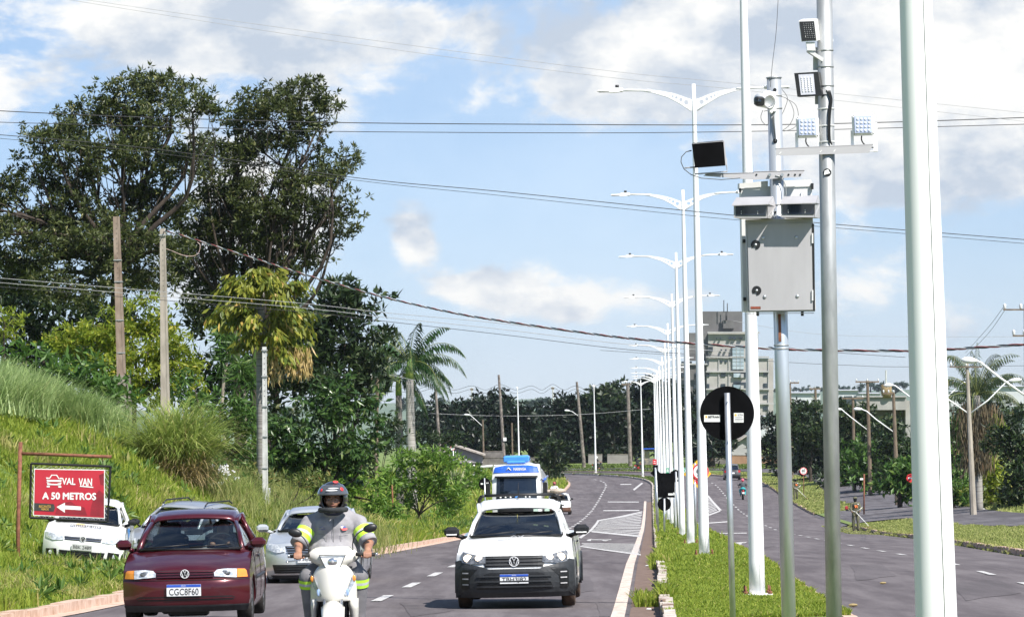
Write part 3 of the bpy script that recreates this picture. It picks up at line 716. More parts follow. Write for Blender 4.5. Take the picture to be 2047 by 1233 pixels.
# ---- other median signs
Y1_ = 168
t, bt = sign_post(1310.5, 937, 1317, 1069, Y1_, .04, 'traffic_sign', 'rectangular black sign back on a pale post in the median')
b = MB(); rectpx(b, 1312, 945, 1349, 994, Y1_, bt, .05, .01); b.build('plate', m_blackp, t)
b = MB(); rectpx(b, 1336, 985.5, 1345, 989.5, Y1_, bt, .04, .004); rectpx(b, 1346, 984, 1348.5, 989.5, Y1_, bt, .04, .004); b.build('sticker', m_stick, t)
t, bt = sign_post(1328, 996, 1328, 1068, Y1_ - 1, .04, 'traffic_sign', 'small round black sign back below the rectangular one')
b = MB(); disc(b, W(1328, 1007, Y1_ - 1) - bt + Vector((0, .06, 0)), .265); b.build('plate', m_blackp, t)
t, bt = sign_post(1351, 942, 1355.5, 1065, 175, .04, 'traffic_sign', 'eight sided black sign back beside the rectangular black one')
b = MB(); c = W(1351, 951, 175) - bt + Vector((0, .06, 0)); b.lathe([(0, -.006), (.27, -.006), (.27, .006), (0, .006)], c, 'Y', 8, False); b.build('plate', m_blackp, t)
b = MB(); rectpx(b, 1340.5, 955, 1346.5, 959, 175, bt, .045, .004); rectpx(b, 1354, 954, 1357.5, 958.5, 175, bt, .045, .004); b.build('sticker', m_stick, t)
for (x0, x1_, Y_s) in [(1345.5, 1349, 177), ]:
    t, bt = sign_post(x0, 955, x1_, 1065, Y_s, .035, 'sign_post', 'bare thin grey post among the black backed signs', 'post'); 
t, bt = sign_post(1310, 934, 1313, 1040, 205, .045, 'traffic_sign', 'small square black sign back above a dark diamond on thin post')
b = MB(); rectpx(b, 1305.5, 929, 1315, 942, 205, bt, .05, .01); b.build('plate', m_blackp, t)
b = MB(); c = W(1310, 945, 205) - bt + Vector((0, .07, 0)); b.lathe([(0, -.006), (.24, -.006), (.24, .006), (0, .006)], c, 'Y', 4, False); b.build('lower_plate', m_blackp, t)
m_red = mk('sign_red', (.55, .02, .03), (.66, .04, .04), rough=.45); m_signw = mk('sign_white', (.75, .75, .74), (.82, .82, .8), rough=.45); m_grn = mk('sign_green', (.0, .30, .13), (.01, .36, .17), rough=.45); m_yel = mk('sign_yellow', (.80, .42, .01), (.86, .5, .02), rough=.45)
t, bt = sign_post(1309, 918, 1310, 985, 300, .045, 'traffic_sign', 'small red and white sign high on a post at the far end of the median')
b = MB().mat(m_red); rectpx(b, 1305, 917.5, 1312.5, 928, 300, bt, -.06, .01); b.mat(m_signw); rectpx(b, 1307, 921, 1310.5, 922.2, 300, bt, -.064, .003); rectpx(b, 1306.5, 924.5, 1311, 925.5, 300, bt, -.064, .003); b.build('plate', None, t)
t, bt = sign_post(1350, 930, 1350.8, 1040, 222, .04, 'road_sign', 'green road sign with white RETORNO lettering behind the lamp row', 'road sign')
b = MB().mat(m_signw); rectpx(b, 1331, 934.5, 1373, 945.5, 222, bt, -.06, .008); b.mat(m_grn); rectpx(b, 1331.5, 935, 1372.5, 945, 222, bt, -.066, .004); b.mat(m_signw); txtpx(b, 'RETORNO', 1333, 937, 1370.5, 943.5, 222, bt, -.070, .006); b.build('plate', None, t)
def speed_sign(t, bt, cx, cy, r_px, Y, txt=True, big_='60'):
    r_ = r_px * Y / FPX; b = MB().mat(m_signw); c = W(cx, cy, Y) - bt + Vector((0, -.06, 0)); disc(b, c, r_, .005, 40)
    b.mat(m_red); k = len(b.v); b.lathe([(r_ * .82, -.003), (r_ * .985, -.003), (r_ * .985, .001), (r_ * .82, .001)], c + Vector((0, -.008, 0)), 'Y', 40, False)
    b.mat(m_ink); txtpx(b, big_, cx - r_px * .45, cy - r_px * .5, cx + r_px * .45, cy + r_px * .18, Y, bt, -.075, .006)
    txtpx(b, 'km/h', cx - r_px * .35, cy + r_px * .32, cx + r_px * .35, cy + r_px * .55, Y, bt, -.075, .002); b.build('plate', None, t)
t, bt = sign_post(1389, 925, 1389.5, 1086, 135, .05, 'speed_limit_sign', 'round red ringed 60 speed sign over a yellow diamond, half behind a lamp pole')
speed_sign(t, bt, 1400, 942.5, 17, 135)
b = MB().mat(m_yel); c = W(1394, 947, 135) - bt + Vector((0, -.03, 0)); b.lathe([(0, -.006), (.44, -.006), (.44, .006), (0, .006)], c, 'Y', 4, False); b.build('yellow_plate', None, t)
b = MB().mat(m_red); c = W(1400, 955, 135) - bt + Vector((0, -.045, 0)); disc(b, c, .21, .004); b.build('lower_plate', None, t)
t, bt = sign_post(1606, 936, 1607, 999, 345, .03, 'speed_limit_sign', 'small 60 speed sign on a rusty post beside the side road', mat=m_rust); speed_sign(t, bt, 1606, 941, 7.5, 345)
t, bt = sign_post(1824, 946, 1826, 1015, 262, .035, 'traffic_sign', 'red no entry style round sign half hidden behind the big white post')
b = MB().mat(m_red); c = W(1820, 955, 262) - bt + Vector((0, -.06, 0)); disc(b, c, .27, .006, 8); b.mat(m_signw); rectpx(b, 1815, 953.5, 1825, 956.5, 262, bt, -.08, .005); b.build('plate', None, t)
t, bt = sign_post(1727.5, 947, 1727, 1026, 268, .05, 'sign_post', 'tall rusty post with a tiny white plate beside the junction', 'post', mat=m_rust)
b = MB(); rectpx(b, 1719, 955, 1725.5, 959, 268, bt, -.05, .01); b.build('plate', m_signw, t)
# sign on the left verge
t, bt = sign_post(891.5, 966, 889.5, 1063, 218, .05, 'traffic_sign', 'round black sign back on a grey post in the left verge')
b = MB(); disc(b, W(891, 973, 218) - bt + Vector((0, .07, 0)), .28, .01); b.build('plate', m_blackp, t); b = MB(); rectpx(b, 882.5, 974.5, 888, 979.5, 218, bt, .05, .008); b.build('sticker', m_stick, t)
b = MB(); rectpx(b, 883, 972.6, 900, 974, 218, bt, .03, .02); b.build('bracket', m_rust, t)
t, bt = sign_post(968.5, 955, 971, 1045, 235, .04, 'traffic_sign', 'round black sign back with two white stickers left of the tanker truck')
b = MB(); disc(b, W(969, 967, 235) - bt + Vector((0, .07, 0)), .33, .01); b.build('plate', m_blackp, t); b = MB(); rectpx(b, 961, 965, 968, 968, 235, bt, .05, .008); rectpx(b, 972, 964, 977, 967, 235, bt, .05, .008); b.build('sticker', m_stick, t)
t, bt = sign_post(1101.5, 916, 1101, 962, 430, .05, 'sign_post', 'thin grey post with small crossbar right of the truck roof', 'post'); b = MB(); rectpx(b, 1097.5, 920, 1105, 922.5, 430, bt, 0, .03); b.build('crossbar', m_galv, t)
t, bt = sign_post(784, 968, 786, 1055, 195, .035, 'marker_post', 'rusty brown stake in the grass right of the rider helmet', 'post', mat=m_rust)
t, bt = sign_post(905.5, 893, 906, 905, 440, .06, 'speed_limit_sign', 'tiny round 40 sign in front of the low house roof'); speed_sign(t, bt, 905, 895, 4.6, 440, big_='40')

# ---- radar pole with its cabinet, housings, camera, lamps
YA = 31.0; YB = 29.0
def hexa(mb, quad, Y, depth, sh=(0, 0), off=Vector((0, 0, 0)), dy=0):
    f_ = [W(x, y, Y) - off + Vector((0, dy, 0)) for x, y in quad]; k = [v + Vector((sh[0], depth, sh[1])) for v in f_]
    return mb.add(f_ + k, [(3, 2, 1, 0), (4, 5, 6, 7), (0, 1, 5, 4), (1, 2, 6, 5), (2, 3, 7, 6), (3, 0, 4, 7)], False)
def q4(x0, y0, x1, y1): return [(x0, y0), (x1, y0), (x1, y1), (x0, y1)]
m_cab = mk('cabinet_paint', (.36, .352, .358), (.415, .408, .415), scale=7, rough=.42, detail=8, stretch=(1, 1, .22), lo=.3, hi=.62)
m_cabw = mk('enclosure_white', (.62, .62, .61), (.72, .72, .71), scale=3, rough=.45)
m_darkglass = mk('dark_window', (.006, .010, .018), (.012, .018, .03), scale=3, rough=.06, coat=.6)
def pole_px(name, label, x0, y0, x1, y1, Y, r_, mat, extra=0):
    a = W(x0, y0, Y); q = W(x1, y1, Y); d = (q - a).normalized(); g = zg(q.x, q.y); bt = q + d * ((g - q.z) / d.z); top = a - d * extra; bt.z = g
    t = thing(name, label, 'pole', bt); b = MB(); b.cyl(Vector((0, 0, -.1)), top - bt, r_, None, 28); b.build('tube', mat, t); return t, bt, top
m_gpole = mk('galvanised_streaked', (.40, .43, .46), (.66, .69, .72), scale=5, rough=.35, metal=.55, detail=8, stretch=(1, 1, .15))
t, bt, top = pole_px('steel_pole', 'galvanised steel pole carrying the grey radar cabinet', 1547, 156, 1577, 1233, YA, .052, m_gpole)
b = MB(); b.lathe([(.052, -.004), (.058, -.004), (.058, .004), (.045, .006)], top - bt, 'Z', 28); b.build('rim', m_galv, t)
for (x, y, r_) in [(1548, 181, .013), (1549, 283, .017), (1549, 425, .008)]:
    b = MB(); p = W(x, y, YA) - bt + Vector((0, -.050, 0)); b.lathe([(0, -.004), (r_, -.004), (r_, .01)], p, 'Y', 16, False)
    b.build('cable_hole', m_black, t)
b = MB()
for (y) in (192, 217, 410, 690, 697): p = W(1547 + (y - 156) * .0278, y, YA) - bt; b.lathe([(.0525, -.005), (.055, -.005), (.055, .005), (.0525, .005)], p, 'Z', 24)
b.build('strap', m_galv2, t)
b = MB().mat(m_steelg)   # crossarm made of angle steel
hexa(b, [(1506, 345), (1607, 342), (1599, 355), (1506, 361)], YA, .006, off=bt, dy=-.075); hexa(b, [(1506, 344), (1607, 341), (1607, 343), (1506, 346)], YA, .05, off=bt, dy=-.075)
hexa(b, [(1405, 353), (1412, 349), (1506, 347), (1506, 361), (1495, 359)][:4], YA, .006, off=bt, dy=-.085); hexa(b, [(1409, 348.5), (1506, 346), (1506, 348), (1409, 350.5)], YA, .04, off=bt, dy=-.085)
b.mat(m_black)
for x in (1511, 1575, 1588, 1598): p = W(x, 350.5, YA) - bt + Vector((0, -.078, 0)); b.lathe([(0, -.002), (.007, -.002), (.007, .002)], p, 'Y', 10, False)
b.mat(m_galv)
for x in (1537, 1562): p = W(x, 351, YA) - bt + Vector((0, -.082, 0)); b.lathe([(0, -.012), (.012, -.012), (.012, .002)], p, 'Y', 6, False)
b.build('crossarm', None, t)
b = MB().mat(m_rust); b.box(W(1561, 655, YA) - bt + Vector((-.012, -.054, 0)), (.02, .004, .2)); b.mat(m_galv2); b.cyl(W(1542, 627, YA) - bt, W(1542, 627, YA) - bt, .01); b.build('stain', None, t)
b = MB().mat(m_galv2); b.cyl(W(1492, 627.5, YA) - bt + Vector((0, -.14, 0)), W(1625, 626.5, YA) - bt + Vector((0, -.14, 0)), .003, None, 6); b.build('rod', None, t)
# white enclosure behind
bt2 = W(1553, 625, YA) + Vector((0, .05, 0))
t = thing('equipment_enclosure', 'white lidded enclosure behind the radar cabinet on the steel pole', 'enclosure', bt2)
b = MB(); hexa(b, [(1482, 374), (1624, 368), (1632, 618), (1487, 622)], YA, .25, (0, 0), bt2, .06); b.build('body', m_cabw, t)
b = MB(); hexa(b, [(1479, 366), (1536, 361), (1536, 372), (1479, 377)], YA, .25, (0, .01), bt2, .05); hexa(b, [(1566, 360), (1620, 358.5), (1627, 365), (1626, 372), (1566, 374)][0:1] + [(1622, 358.5), (1627, 372), (1566, 374)], YA, .25, (0, .01), bt2, .05); b.build('lid', m_cabw, t)
b = MB().mat(m_black)
for q in (q4(1478, 376, 1482, 384), q4(1622, 366, 1627, 378), q4(1485, 478, 1491, 485), q4(1486, 594, 1492, 601)): hexa(b, q, YA, .02, (0, 0), bt2, .03)
b.build('latch', None, t)
b = MB().mat(m_galv); p = W(1602, 392, YA) - bt2 + Vector((0, 0, 0)); b.lathe([(.018, -.04), (.018, -.01), (.012, -.005), (.013, .01), (.006, .022), (0, .024)], p, 'Z', 14); b.build('cable_gland', None, t)
# cabinet
bc = W(1556, 624, YA) + Vector((0, -.16, 0))
t = thing('radar_cabinet', 'grey metal radar cabinet with two black locks on the steel pole', 'cabinet', bc)
b = MB().mat(m_cab); hexa(b, [(1488.5, 441), (1622, 438), (1626.5, 623), (1494, 624.5)], YA, .10, (0, 0), bc, -.15); b.build('body', None, t)
b = MB().mat(m_cab); hexa(b, [(1491.5, 450), (1619, 448), (1622, 620), (1496, 622)], YA, .008, (0, 0), bc, -.162)
dr = b.build('door', None, t)
b = MB().mat(m_black)
hexa(b, [(1620.5, 449), (1624.5, 449), (1626.5, 622), (1622.6, 622)], YA, .01, (0, 0), bc, -.158); b.build('side_seal', None, t)
for (x, y) in ((1508, 491), (1510, 582)):
    c = W(x, y, YA) - bc + Vector((0, -.162, 0)); b = MB().mat(m_black); vs = []
    n = 28; pts = [(.033 * math.cos(a), .033 * math.sin(a)) for a in np.linspace(R(-235), R(75 - 15), n)] + [(.012, .008), (-.004, -.012)]
    pts = [(.034 * math.cos(a), .034 * math.sin(a)) for a in np.linspace(R(-95), R(245 - 20), n)] + [(0, 0)]
    b.prism([(c.x + u, c.z + v) for u, v in pts], c.y - .004, c.y + .001, axis='Y'); b.mat(m_galv).lathe([(0, -.014), (.008, -.014), (.011, -.004), (.011, 0)], c, 'Y', 14); b.build('lock', None, t)
for (x, y) in ((1523, 477.5), (1588.5, 476.5), (1526, 594.5), (1591, 593)):
    b = MB().mat(m_galv); b.ell(W(x, y, YA) - bc + Vector((0, -.162, 0)), (.014, .010, .014)); b.build('dome_bolt', None, t)
for (y0, y1) in ((468, 488), (581, 602)):
    b = MB().mat(m_cabw); hexa(b, q4(1619.5, y0, 1622.5, y1), YA, .01, (0, 0), bc, -.175); b.build('hinge', None, t)
b = MB().mat(m_rust); hexa(b, q4(1498, 613.5, 1518, 618.5), YA, .002, (0, 0), bc, -.1645); b.mat(mk('label_red', (.45, .05, .03), (.5, .08, .05))); txtpx(b, 'PERIGO', 1499.5, 614.6, 1516.5, 617.4, YA, bc, -.1655); b.build('label_plate', None, dr)
for x in (1513, 1602): b = MB().mat(m_black); b.cyl(W(x, 623, YA) - bc + Vector((0, -.1, 0)), W(x, 632, YA) - bc + Vector((0, -.1, 0)), .011, None, 10); b.build('cable_gland', None, t)
# sensor housings
def housing(lab, x0, y0, x1, y1, hood, side, win):
    bc = W((x0 + x1) / 2, y1, YA) + Vector((0, -.15, 0)); t = thing('radar_housing', lab, 'radar sensor', bc, 0, 'radar sensor housings')
    b = MB().mat(m_cab); hexa(b, q4(x0, y0, x1, y1), YA, .22, (.06, .0), bc, -.30); b.build('body', None, t)
    b = MB().mat(m_cab); f_ = [W(*p, YA) - bc for p in hood]     # fl fr (front low edge), br bl (raised back edge)
    fl, fr, br, bl = f_[0] + Vector((0, -.345, 0)), f_[1] + Vector((0, -.345, 0)), f_[2] + Vector((0, -.14, 0)), f_[3] + Vector((0, -.14, 0))
    dn = Vector((0, 0, -.006)); vs = [fl, fr, br, bl] + [v + dn for v in (fl, fr, br, bl)]
    b.add(vs, [(0, 1, 2, 3), (7, 6, 5, 4), (0, 4, 5, 1), (1, 5, 6, 2), (2, 6, 7, 3), (3, 7, 4, 0)], False)
    s_ = [fr, br, W(side[0], side[1], YA) - bc + Vector((0, -.14, 0)), W(x1, y1, YA) - bc + Vector((0, -.30, 0)), W(x1, y0 + 2, YA) - bc + Vector((0, -.31, 0))]
    s_ = [v + Vector((.002, 0, 0)) for v in s_]; b.add(s_ + [v + Vector((-.004, 0, 0)) for v in s_], [(0, 1, 2, 3, 4), (9, 8, 7, 6, 5)], False); b.build('hood', None, t)
    b = MB().mat(m_darkglass); hexa(b, q4(*win), YA, .004, (0, 0), bc, -.305); g = b.build('window', None, t)
    b = MB().mat(m_stick)
    for dx in (.18, .72):
        for dy in (.6, .8): b.ell(W(win[0] + (win[2] - win[0]) * dx, win[1] + (win[3] - win[1]) * dy, YA) - bc + Vector((0, -.306, 0)), (.0035, .002, .0035), 8, 5)
    b.build('led', None, g)
housing('grey hooded radar sensor with dark window, left of the pair', 1462.5, 413, 1529, 439.5, [(1458, 414.5), (1530, 412), (1543, 394.5), (1470, 396.5)], (1548, 415), (1466.5, 413.5, 1526.5, 435))
housing('grey hooded radar sensor with dark window, right of the pair', 1555.5, 411, 1622.5, 438, [(1551.5, 411.5), (1624, 409.5), (1633, 392.5), (1564, 395)], (1637, 410), (1559, 412, 1621, 432.5))
# cctv camera
bc = W(1549, 205, YA) + Vector((-.02, -.055, 0)); t = thing('security_camera', 'white bullet camera with a black lens face on top of the radar pole', 'camera', bc)
b = MB().mat(m_white); b.box((0, .0, 0), (.05, .03, .15), bev=.008); b.ell((-.035, -.03, .015), (.062, .06, .066)); M_ = Matrix.Rotation(R(25), 3, 'Z') @ Matrix.Rotation(R(8), 3, 'X'); b.lathe([(0, .1), (.05, .08), (.052, -.06), (.047, -.075)], (-.06, -.06, .005), 'Y', 20, M=M_); b.ell((-.015, -.03, -.075), (.012, .012, .014)); b.build('body', None, t)
b = MB().mat(m_black); b.box((-.105, -.15, -.004), (.068, .05, .068), M=M_, bev=.012); fc = b.build('lens_hood', None, t); b = MB().mat(m_darkglass); b.lathe([(0, -.006), (.022, -.004), (.022, .004)], (-.115, -.178, -.006), 'Y', 16); b.build('lens', None, fc)
# black floodlight
bc = W(1413, 350, YA) + Vector((0, -.1, 0)); t = thing('floodlight', 'black floodlight seen from its dark face on the arm left of the cabinet', 'floodlight', bc)
b = MB().mat(m_blackp); hexa(b, [(1381, 291), (1441, 286), (1446.5, 334), (1387.5, 338.5)], YA, .05, (.012, .012), bc, -.16); b.build('body', None, t)
b = MB().mat(m_steelg); hexa(b, [(1383, 289.5), (1445, 284.5), (1445, 286), (1383, 291)], YA, .06, (0, 0), bc, -.155); hexa(b, [(1444, 285), (1446, 285), (1451, 333), (1448, 333)], YA, .05, (0, 0), bc, -.155); b.build('heat_sink', None, t)
b = MB().mat(m_steelg); A_ = lambda x, y, d=-.12: W(x, y, YA) - bc + Vector((0, d, 0))
b.tube([A_(1450, 318), A_(1452, 345), A_(1388, 350), A_(1386, 337)], .006, 6, smooth=False); b.tube([A_(1367, 338), A_(1388, 336)], .006, 6); b.build('yoke', None, t)
m_cabl = mk('cable_grey', (.06, .06, .06), (.12, .12, .12), rough=.5)
b = MB().mat(m_cabl); b.tube([A_(1381, 303), A_(1370, 306), A_(1361, 316), A_(1360, 326), A_(1366, 340), A_(1380, 351), A_(1400, 358), A_(1440, 361), A_(1478, 358)], [.005] + [.0035] * 8, 6); b.build('cable', None, t)
def cable(name, pts, Y, r_, m, label, dy=0, seg=6):
    P = catmull([tuple(W(x, y, Y) + Vector((0, dy, 0))) for x, y in pts], 6); o0 = Vector(P[0]); b = MB().mat(m); b.tube([Vector(p) - o0 for p in P], r_, seg); o = b.build(name, None); o.location = o0; tag(o, label, 'cable'); return o
cable('cable', [(1545, 232), (1547, 255), (1549, 275), (1549, 284)], YA, .0045, m_cabl, 'short black cable dropping from the security camera into the pole', -.06)
cable('cable', [(1524, 222), (1520, 235), (1524, 246), (1534, 251), (1535, 225), (1526, 224)], YA, .0022, m_cabl, 'thin loose wire loop left of the camera on the pole', -.06)
cable('cable', [(1564, 178), (1575, 195), (1570, 215), (1562, 232)], YA, .0022, m_cabl, 'thin short wire curve right beside the camera pole', .05)
cable('cable', [(1562, 192), (1578, 200), (1588, 225), (1580, 248), (1563, 262)], YA, .0022, m_cabl, 'dark wire loop hanging right of the camera pole, middle one', .05)
cable('cable', [(1573, 197), (1592, 210), (1597, 238), (1588, 255), (1568, 262)], YA, .0022, m_cabl, 'widest wire loop hanging right of the camera pole', .05)
cable('cable', [(1556, -30), (1551, 60), (1543, 130), (1539, 176)], YA, .0022, m_cabl, 'thin straight wire running up out of frame from the pole top', -.06)
cable('cable', [(1549, 352), (1560, 356), (1568, 370), (1570, 390), (1566, 398)], YA, .004, m_galv2, 'grey bent cable over the radar housings', -.08)
# second pole with four lamps
t, bt, top = pole_px('steel_pole', 'taller dull galvanised pole carrying four flood lamps', 1648, 0, 1667, 1233, YB, .054, m_galv2, extra=.8)
b = MB().mat(m_steelg); hexa(b, [(1550, 299), (1743.5, 291), (1735, 307), (1550, 313)], YB, .006, (0, 0), bt, -.07); hexa(b, [(1550, 297.5), (1744, 289.5), (1744, 291.5), (1550, 299.5)], YB, .06, (0, 0), bt, -.07)
b.mat(m_stick)
for x, y in ((1558, 307), (1639, 303.5), (1666, 302.5)): hexa(b, [(x - 2, y + 2), (x + 2, y - 2.4), (x + 3, y - 1.4), (x - 1, y + 3)], YB, .002, (0, 0), bt, -.0715)
b.build('crossbar', None, t)
b = MB().mat(m_black); p = W(1652.5, 346, YB) - bt + Vector((0, -.05, 0)); b.lathe([(0, -.005), (.028, -.005), (.028, .0)], p, 'Y', 20, False); b.mat(m_signw).prism([(p.x - .022, p.z - .016), (p.x + .02, p.z - .005), (p.x + .006, p.z + .022), (p.x - .018, p.z + .012)], p.y - .007, p.y - .005, axis='Y'); b.build('cable_hole', None, t)
b = MB().mat(m_galv2)
for y in (101, 134, 172): p = W(1648 + y * .0154, y, YB) - bt; b.lathe([(.0545, -.006), (.057, -.006), (.057, .006), (.0545, .006)], p, 'Z', 24)
b.mat(m_stick)
for y in (218, 252, 284): p = W(1648 + y * .0154, y, YB) - bt; b.lathe([(.0545, -.003), (.059, -.003), (.059, .003), (.0545, .003)], p, 'Z', 24)
b.build('strap', None, t)
b = MB().mat(m_black)
for dx in (0, 3, -3): b.tube([Vector(p) for p in catmull([tuple(W(x, y, YB) - bt + Vector((0, -.062, 0))) for x, y in ((1654 + dx, 182), (1660 + dx * .6, 200), (1657 + dx * .7, 225), (1656 + dx * .6, 255), (1657 + dx * .5, 280), (1662, 291))], 5)], .0045, 6)
b.build('cable', None, t)
def led_face(b, x0, y0, x1, y1, nx, ny, r_, Y, bc, dy, skew=(0, 0)):
    for i in range(nx):
        for j in range(ny):
            u, v = (i + .5) / nx, (j + .5) / ny; b.ell(W(x0 + (x1 - x0) * u + skew[0] * v, y0 + (y1 - y0) * v + skew[1] * u, Y) - bc + Vector((0, dy, 0)), (r_, r_ * .6, r_), 8, 5)
m_led = mk('led_lens', (.55, .58, .70), (.72, .75, .85), scale=30, rough=.15, coat=.5); m_ledp = mk('led_panel', (.40, .45, .62), (.52, .57, .75), scale=12, rough=.3); m_ledd = mk('led_dark', (.015, .013, .012), (.03, .027, .025), rough=.25)
m_ledg = mk('led_lens_dark', (.10, .10, .10), (.22, .22, .22), scale=40, rough=.15, coat=.5)
bc = W(1640, 120, YB) + Vector((0, -.1, 0)); t = thing('floodlight', 'white floodlight with tilted black led face, highest on the galvanised pole', 'floodlight', bc)
b = MB().mat(m_cabw); hexa(b, [(1595, 44), (1627, 43), (1632, 84), (1600, 86)], YB, .07, (.035, .018), bc, -.08); b.build('body', None, t)
b = MB().mat(m_ledd); hexa(b, [(1596.5, 46), (1625.5, 45), (1630, 83), (1601.5, 84.5)], YB, .004, (0, 0), bc, -.084); b.mat(m_ledg); led_face(b, 1602, 48, 1624, 80, 5, 8, .0045, YB, bc, -.086, (5, 0)); b.build('led_panel', None, t)
b = MB().mat(m_cabw); hexa(b, q4(1626, 94, 1655, 140), YB, .01, (0, 0), bc, .03); hexa(b, [(1610, 86), (1627, 86), (1629, 103), (1612, 103)], YB, .04, (0, 0), bc, -.07); hexa(b, [(1612, 104), (1622, 103), (1645, 118), (1643, 125), (1630, 120)][:4], YB, .08, (0, 0), bc, -.06); b.build('bracket', None, t)
bc = W(1645, 190, YB) + Vector((0, -.1, 0)); t = thing('floodlight', 'black framed floodlight with white led panel on the galvanised pole', 'floodlight', bc)
b = MB().mat(m_black); hexa(b, [(1585.5, 149), (1633, 146), (1640.5, 193), (1592, 196)], YB, .05, (.02, .0), bc, -.1); b.build('body', None, t)
b = MB().mat(mk('led_pale', (.5, .5, .56), (.62, .62, .68), scale=14, rough=.25)); hexa(b, [(1594, 152), (1624, 150.5), (1628, 191), (1599, 192.5)], YB, .004, (0, 0), bc, -.104); b.mat(mk('led_bright', (.78, .78, .8), (.86, .86, .88), rough=.2)); led_face(b, 1597, 157, 1622, 187, 4, 8, .006, YB, bc, -.106, (3, -1)); b.build('led_panel', None, t)
b = MB().mat(m_steelg); hexa(b, q4(1630, 160, 1652, 208), YB, .01, (0, 0), bc, .035); hexa(b, q4(1637, 180, 1652, 190), YB, .08, (0, 0), bc, -.06); b.build('bracket', None, t)
def sqflood(x, y, lab):
    bc = W(x + 22, y + 62, YB) + Vector((0, -.06, 0)); t = thing('floodlight', lab, 'floodlight', bc, 0, 'square white floodlights on the crossbar')
    b = MB().mat(m_white); q = [(x, y + 1.5), (x + 43, y), (x + 46, y + 43), (x + 2, y + 44.5)]
    c = [W(*p, YB) - bc for p in q]; cc = sum(c, Vector()) / 4; ex = ((c[1] - c[0]).normalized()); ez = ((c[0] - c[3]).normalized()); M_ = Matrix((ex, Vector((0, 1, 0)), ez)).transposed()
    b.box(cc + Vector((0, -.06, 0)), (.150, .150, .045), M=M_ @ Matrix.Rotation(R(90), 3, 'X'), bev=.02); b.box(cc + Vector((.012, -.02, .0)), (.14, .14, .04), M=M_ @ Matrix.Rotation(R(90), 3, 'X'), bev=.02); b.build('body', None, t)
    b = MB().mat(m_ledp); b.box(cc + Vector((-.002, -.084, 0)), (.118, .118, .006), M=M_ @ Matrix.Rotation(R(90), 3, 'X'), bev=.012); b.mat(m_led); led_face(b, x + 7, y + 8, x + 38, y + 38, 4, 4, .011, YB, bc, -.086); b.build('led_panel', None, t)
    b = MB().mat(m_ink)
    for u in (-.064, .064):
        for v in (-.064, .064): b.ell(cc + M_ @ Vector((u, -.084, v)), (.004, .003, .004), 8, 4)
    b.build('screw', None, t)
    b = MB().mat(m_white)
    for dx in (-.072, .085): b.box(cc + Vector((dx, -.02, -.085)), (.02 if dx < 0 else .03, .006, .2 if dx > 0 else .1))
    b.box(cc + Vector((.006, -.02, -.180)), (.19, .03, .005)); b.build('yoke', None, t)
    b = MB().mat(m_black); p = [cc + Vector(v) for v in ((-.01, -.05, -.075), (-.012, -.05, -.1), (.0, -.045, -.125), (.03, -.04, -.15), (.07, -.03, -.155))]; b.tube([Vector(v) for v in catmull([tuple(v) for v in p], 4)], .005, 6); b.build('cable', None, t)
sqflood(1590, 233, 'square white floodlight on the crossbar, left of the galvanised pole')
sqflood(1701, 228.5, 'square white floodlight on the crossbar end, right of the galvanised pole')
cable('cable', [(1648, 98), (1658, 90), (1666, 82), (1663, 74), (1660, 78)], YB, .003, m_stick, 'short white cable tail behind the topmost floodlight', .04)

# ---- left utility posts
def conc_pole(name, label, x0, y0, x1, y1, Y, w0, w1, mat, cells=None, block=None):
    a = W(x0, y0, Y); q = W(x1, y1, Y); d = q - a; g = zg(q.x, q.y); bt = Vector((q.x, q.y, min(g, q.z)))
    a = a - bt; q = Vector((0, 0, -.4)) if g < q.z - .05 or True else q - bt
    t = thing(name, label, 'utility pole', bt); b = MB().mat(mat); L_ = (a - q).length; n = 10
    # double-T section: two flanges and a web
    ax = (a - q).normalized(); ex = Vector((1, 0, 0)); ey = ax.cross(ex).normalized() * -1
    def sec(z): 
        w_ = w1 + (w0 - w1) * z / L_; return w_
    def slab(u0, u1, d0, d1, z0, z1):
        vs = []
        for z in (z0, z1):
            w_ = sec(z)
            for (u, v) in ((u0, d0), (u1, d0), (u1, d1), (u0, d1)): vs.append(q + ax * z + ex * (u * w_) + ey * (v * w_))
        b.add(vs, [(0, 1, 2, 3), (7, 6, 5, 4), (0, 4, 5, 1), (1, 5, 6, 2), (2, 6, 7, 3), (3, 7, 4, 0)], False)
    slab(-.5, -.24, -.35, .35, 0, L_); slab(.24, .5, -.35, .35, 0, L_); slab(-.24, .24, .05, .3, 0, L_)
    for k in (.0, .28, .55, .72): slab(-.24, .24, -.34, .049, L_ * k + .2, L_ * k + .32)
    slab(-.24, .24, -.34, .049, L_ * .72, L_ * .999)
    for k in np.arange(.7, .985, .02):
        pass
    b.build('shaft', None, t, fix=True)
    b = MB().mat(m_ink)
    for z in np.arange(L_ * .72, L_ * .985, .16): b.box(q + ax * z - ey * (-sec(z) * -.0) + Vector((0, -sec(z) * .35, 0)), (.02, .004, .02))
    b.build('bolt_holes', None, t)
    return t, bt, a, q
t, bt, a, q = conc_pole('utility_pole', 'brown weathered concrete pole with stained square footing on the bank', 232.5, 433, 245, 765, 138, .21, .32, mk('brown_concrete', (.16, .11, .08), (.32, .25, .20), scale=4, rough=.9, detail=8, stretch=(1, 1, .3)))
b = MB().mat(m_concd); c = W(247, 790, 138) - bt; hexa(b, [(233, 750), (260, 750), (263, 840), (237, 840)], 138, .5, (0, 0), bt, -.25); b.build('footing', None, t)
b = MB().mat(m_galv2)
for y in (520, 563, 640, 705): c = W(232.5 + (y - 433) * .037, y, 138) - bt; b.box(c + Vector((0, -.1, 0)), (.27, .02, .03))
b.build('strap', None, t)
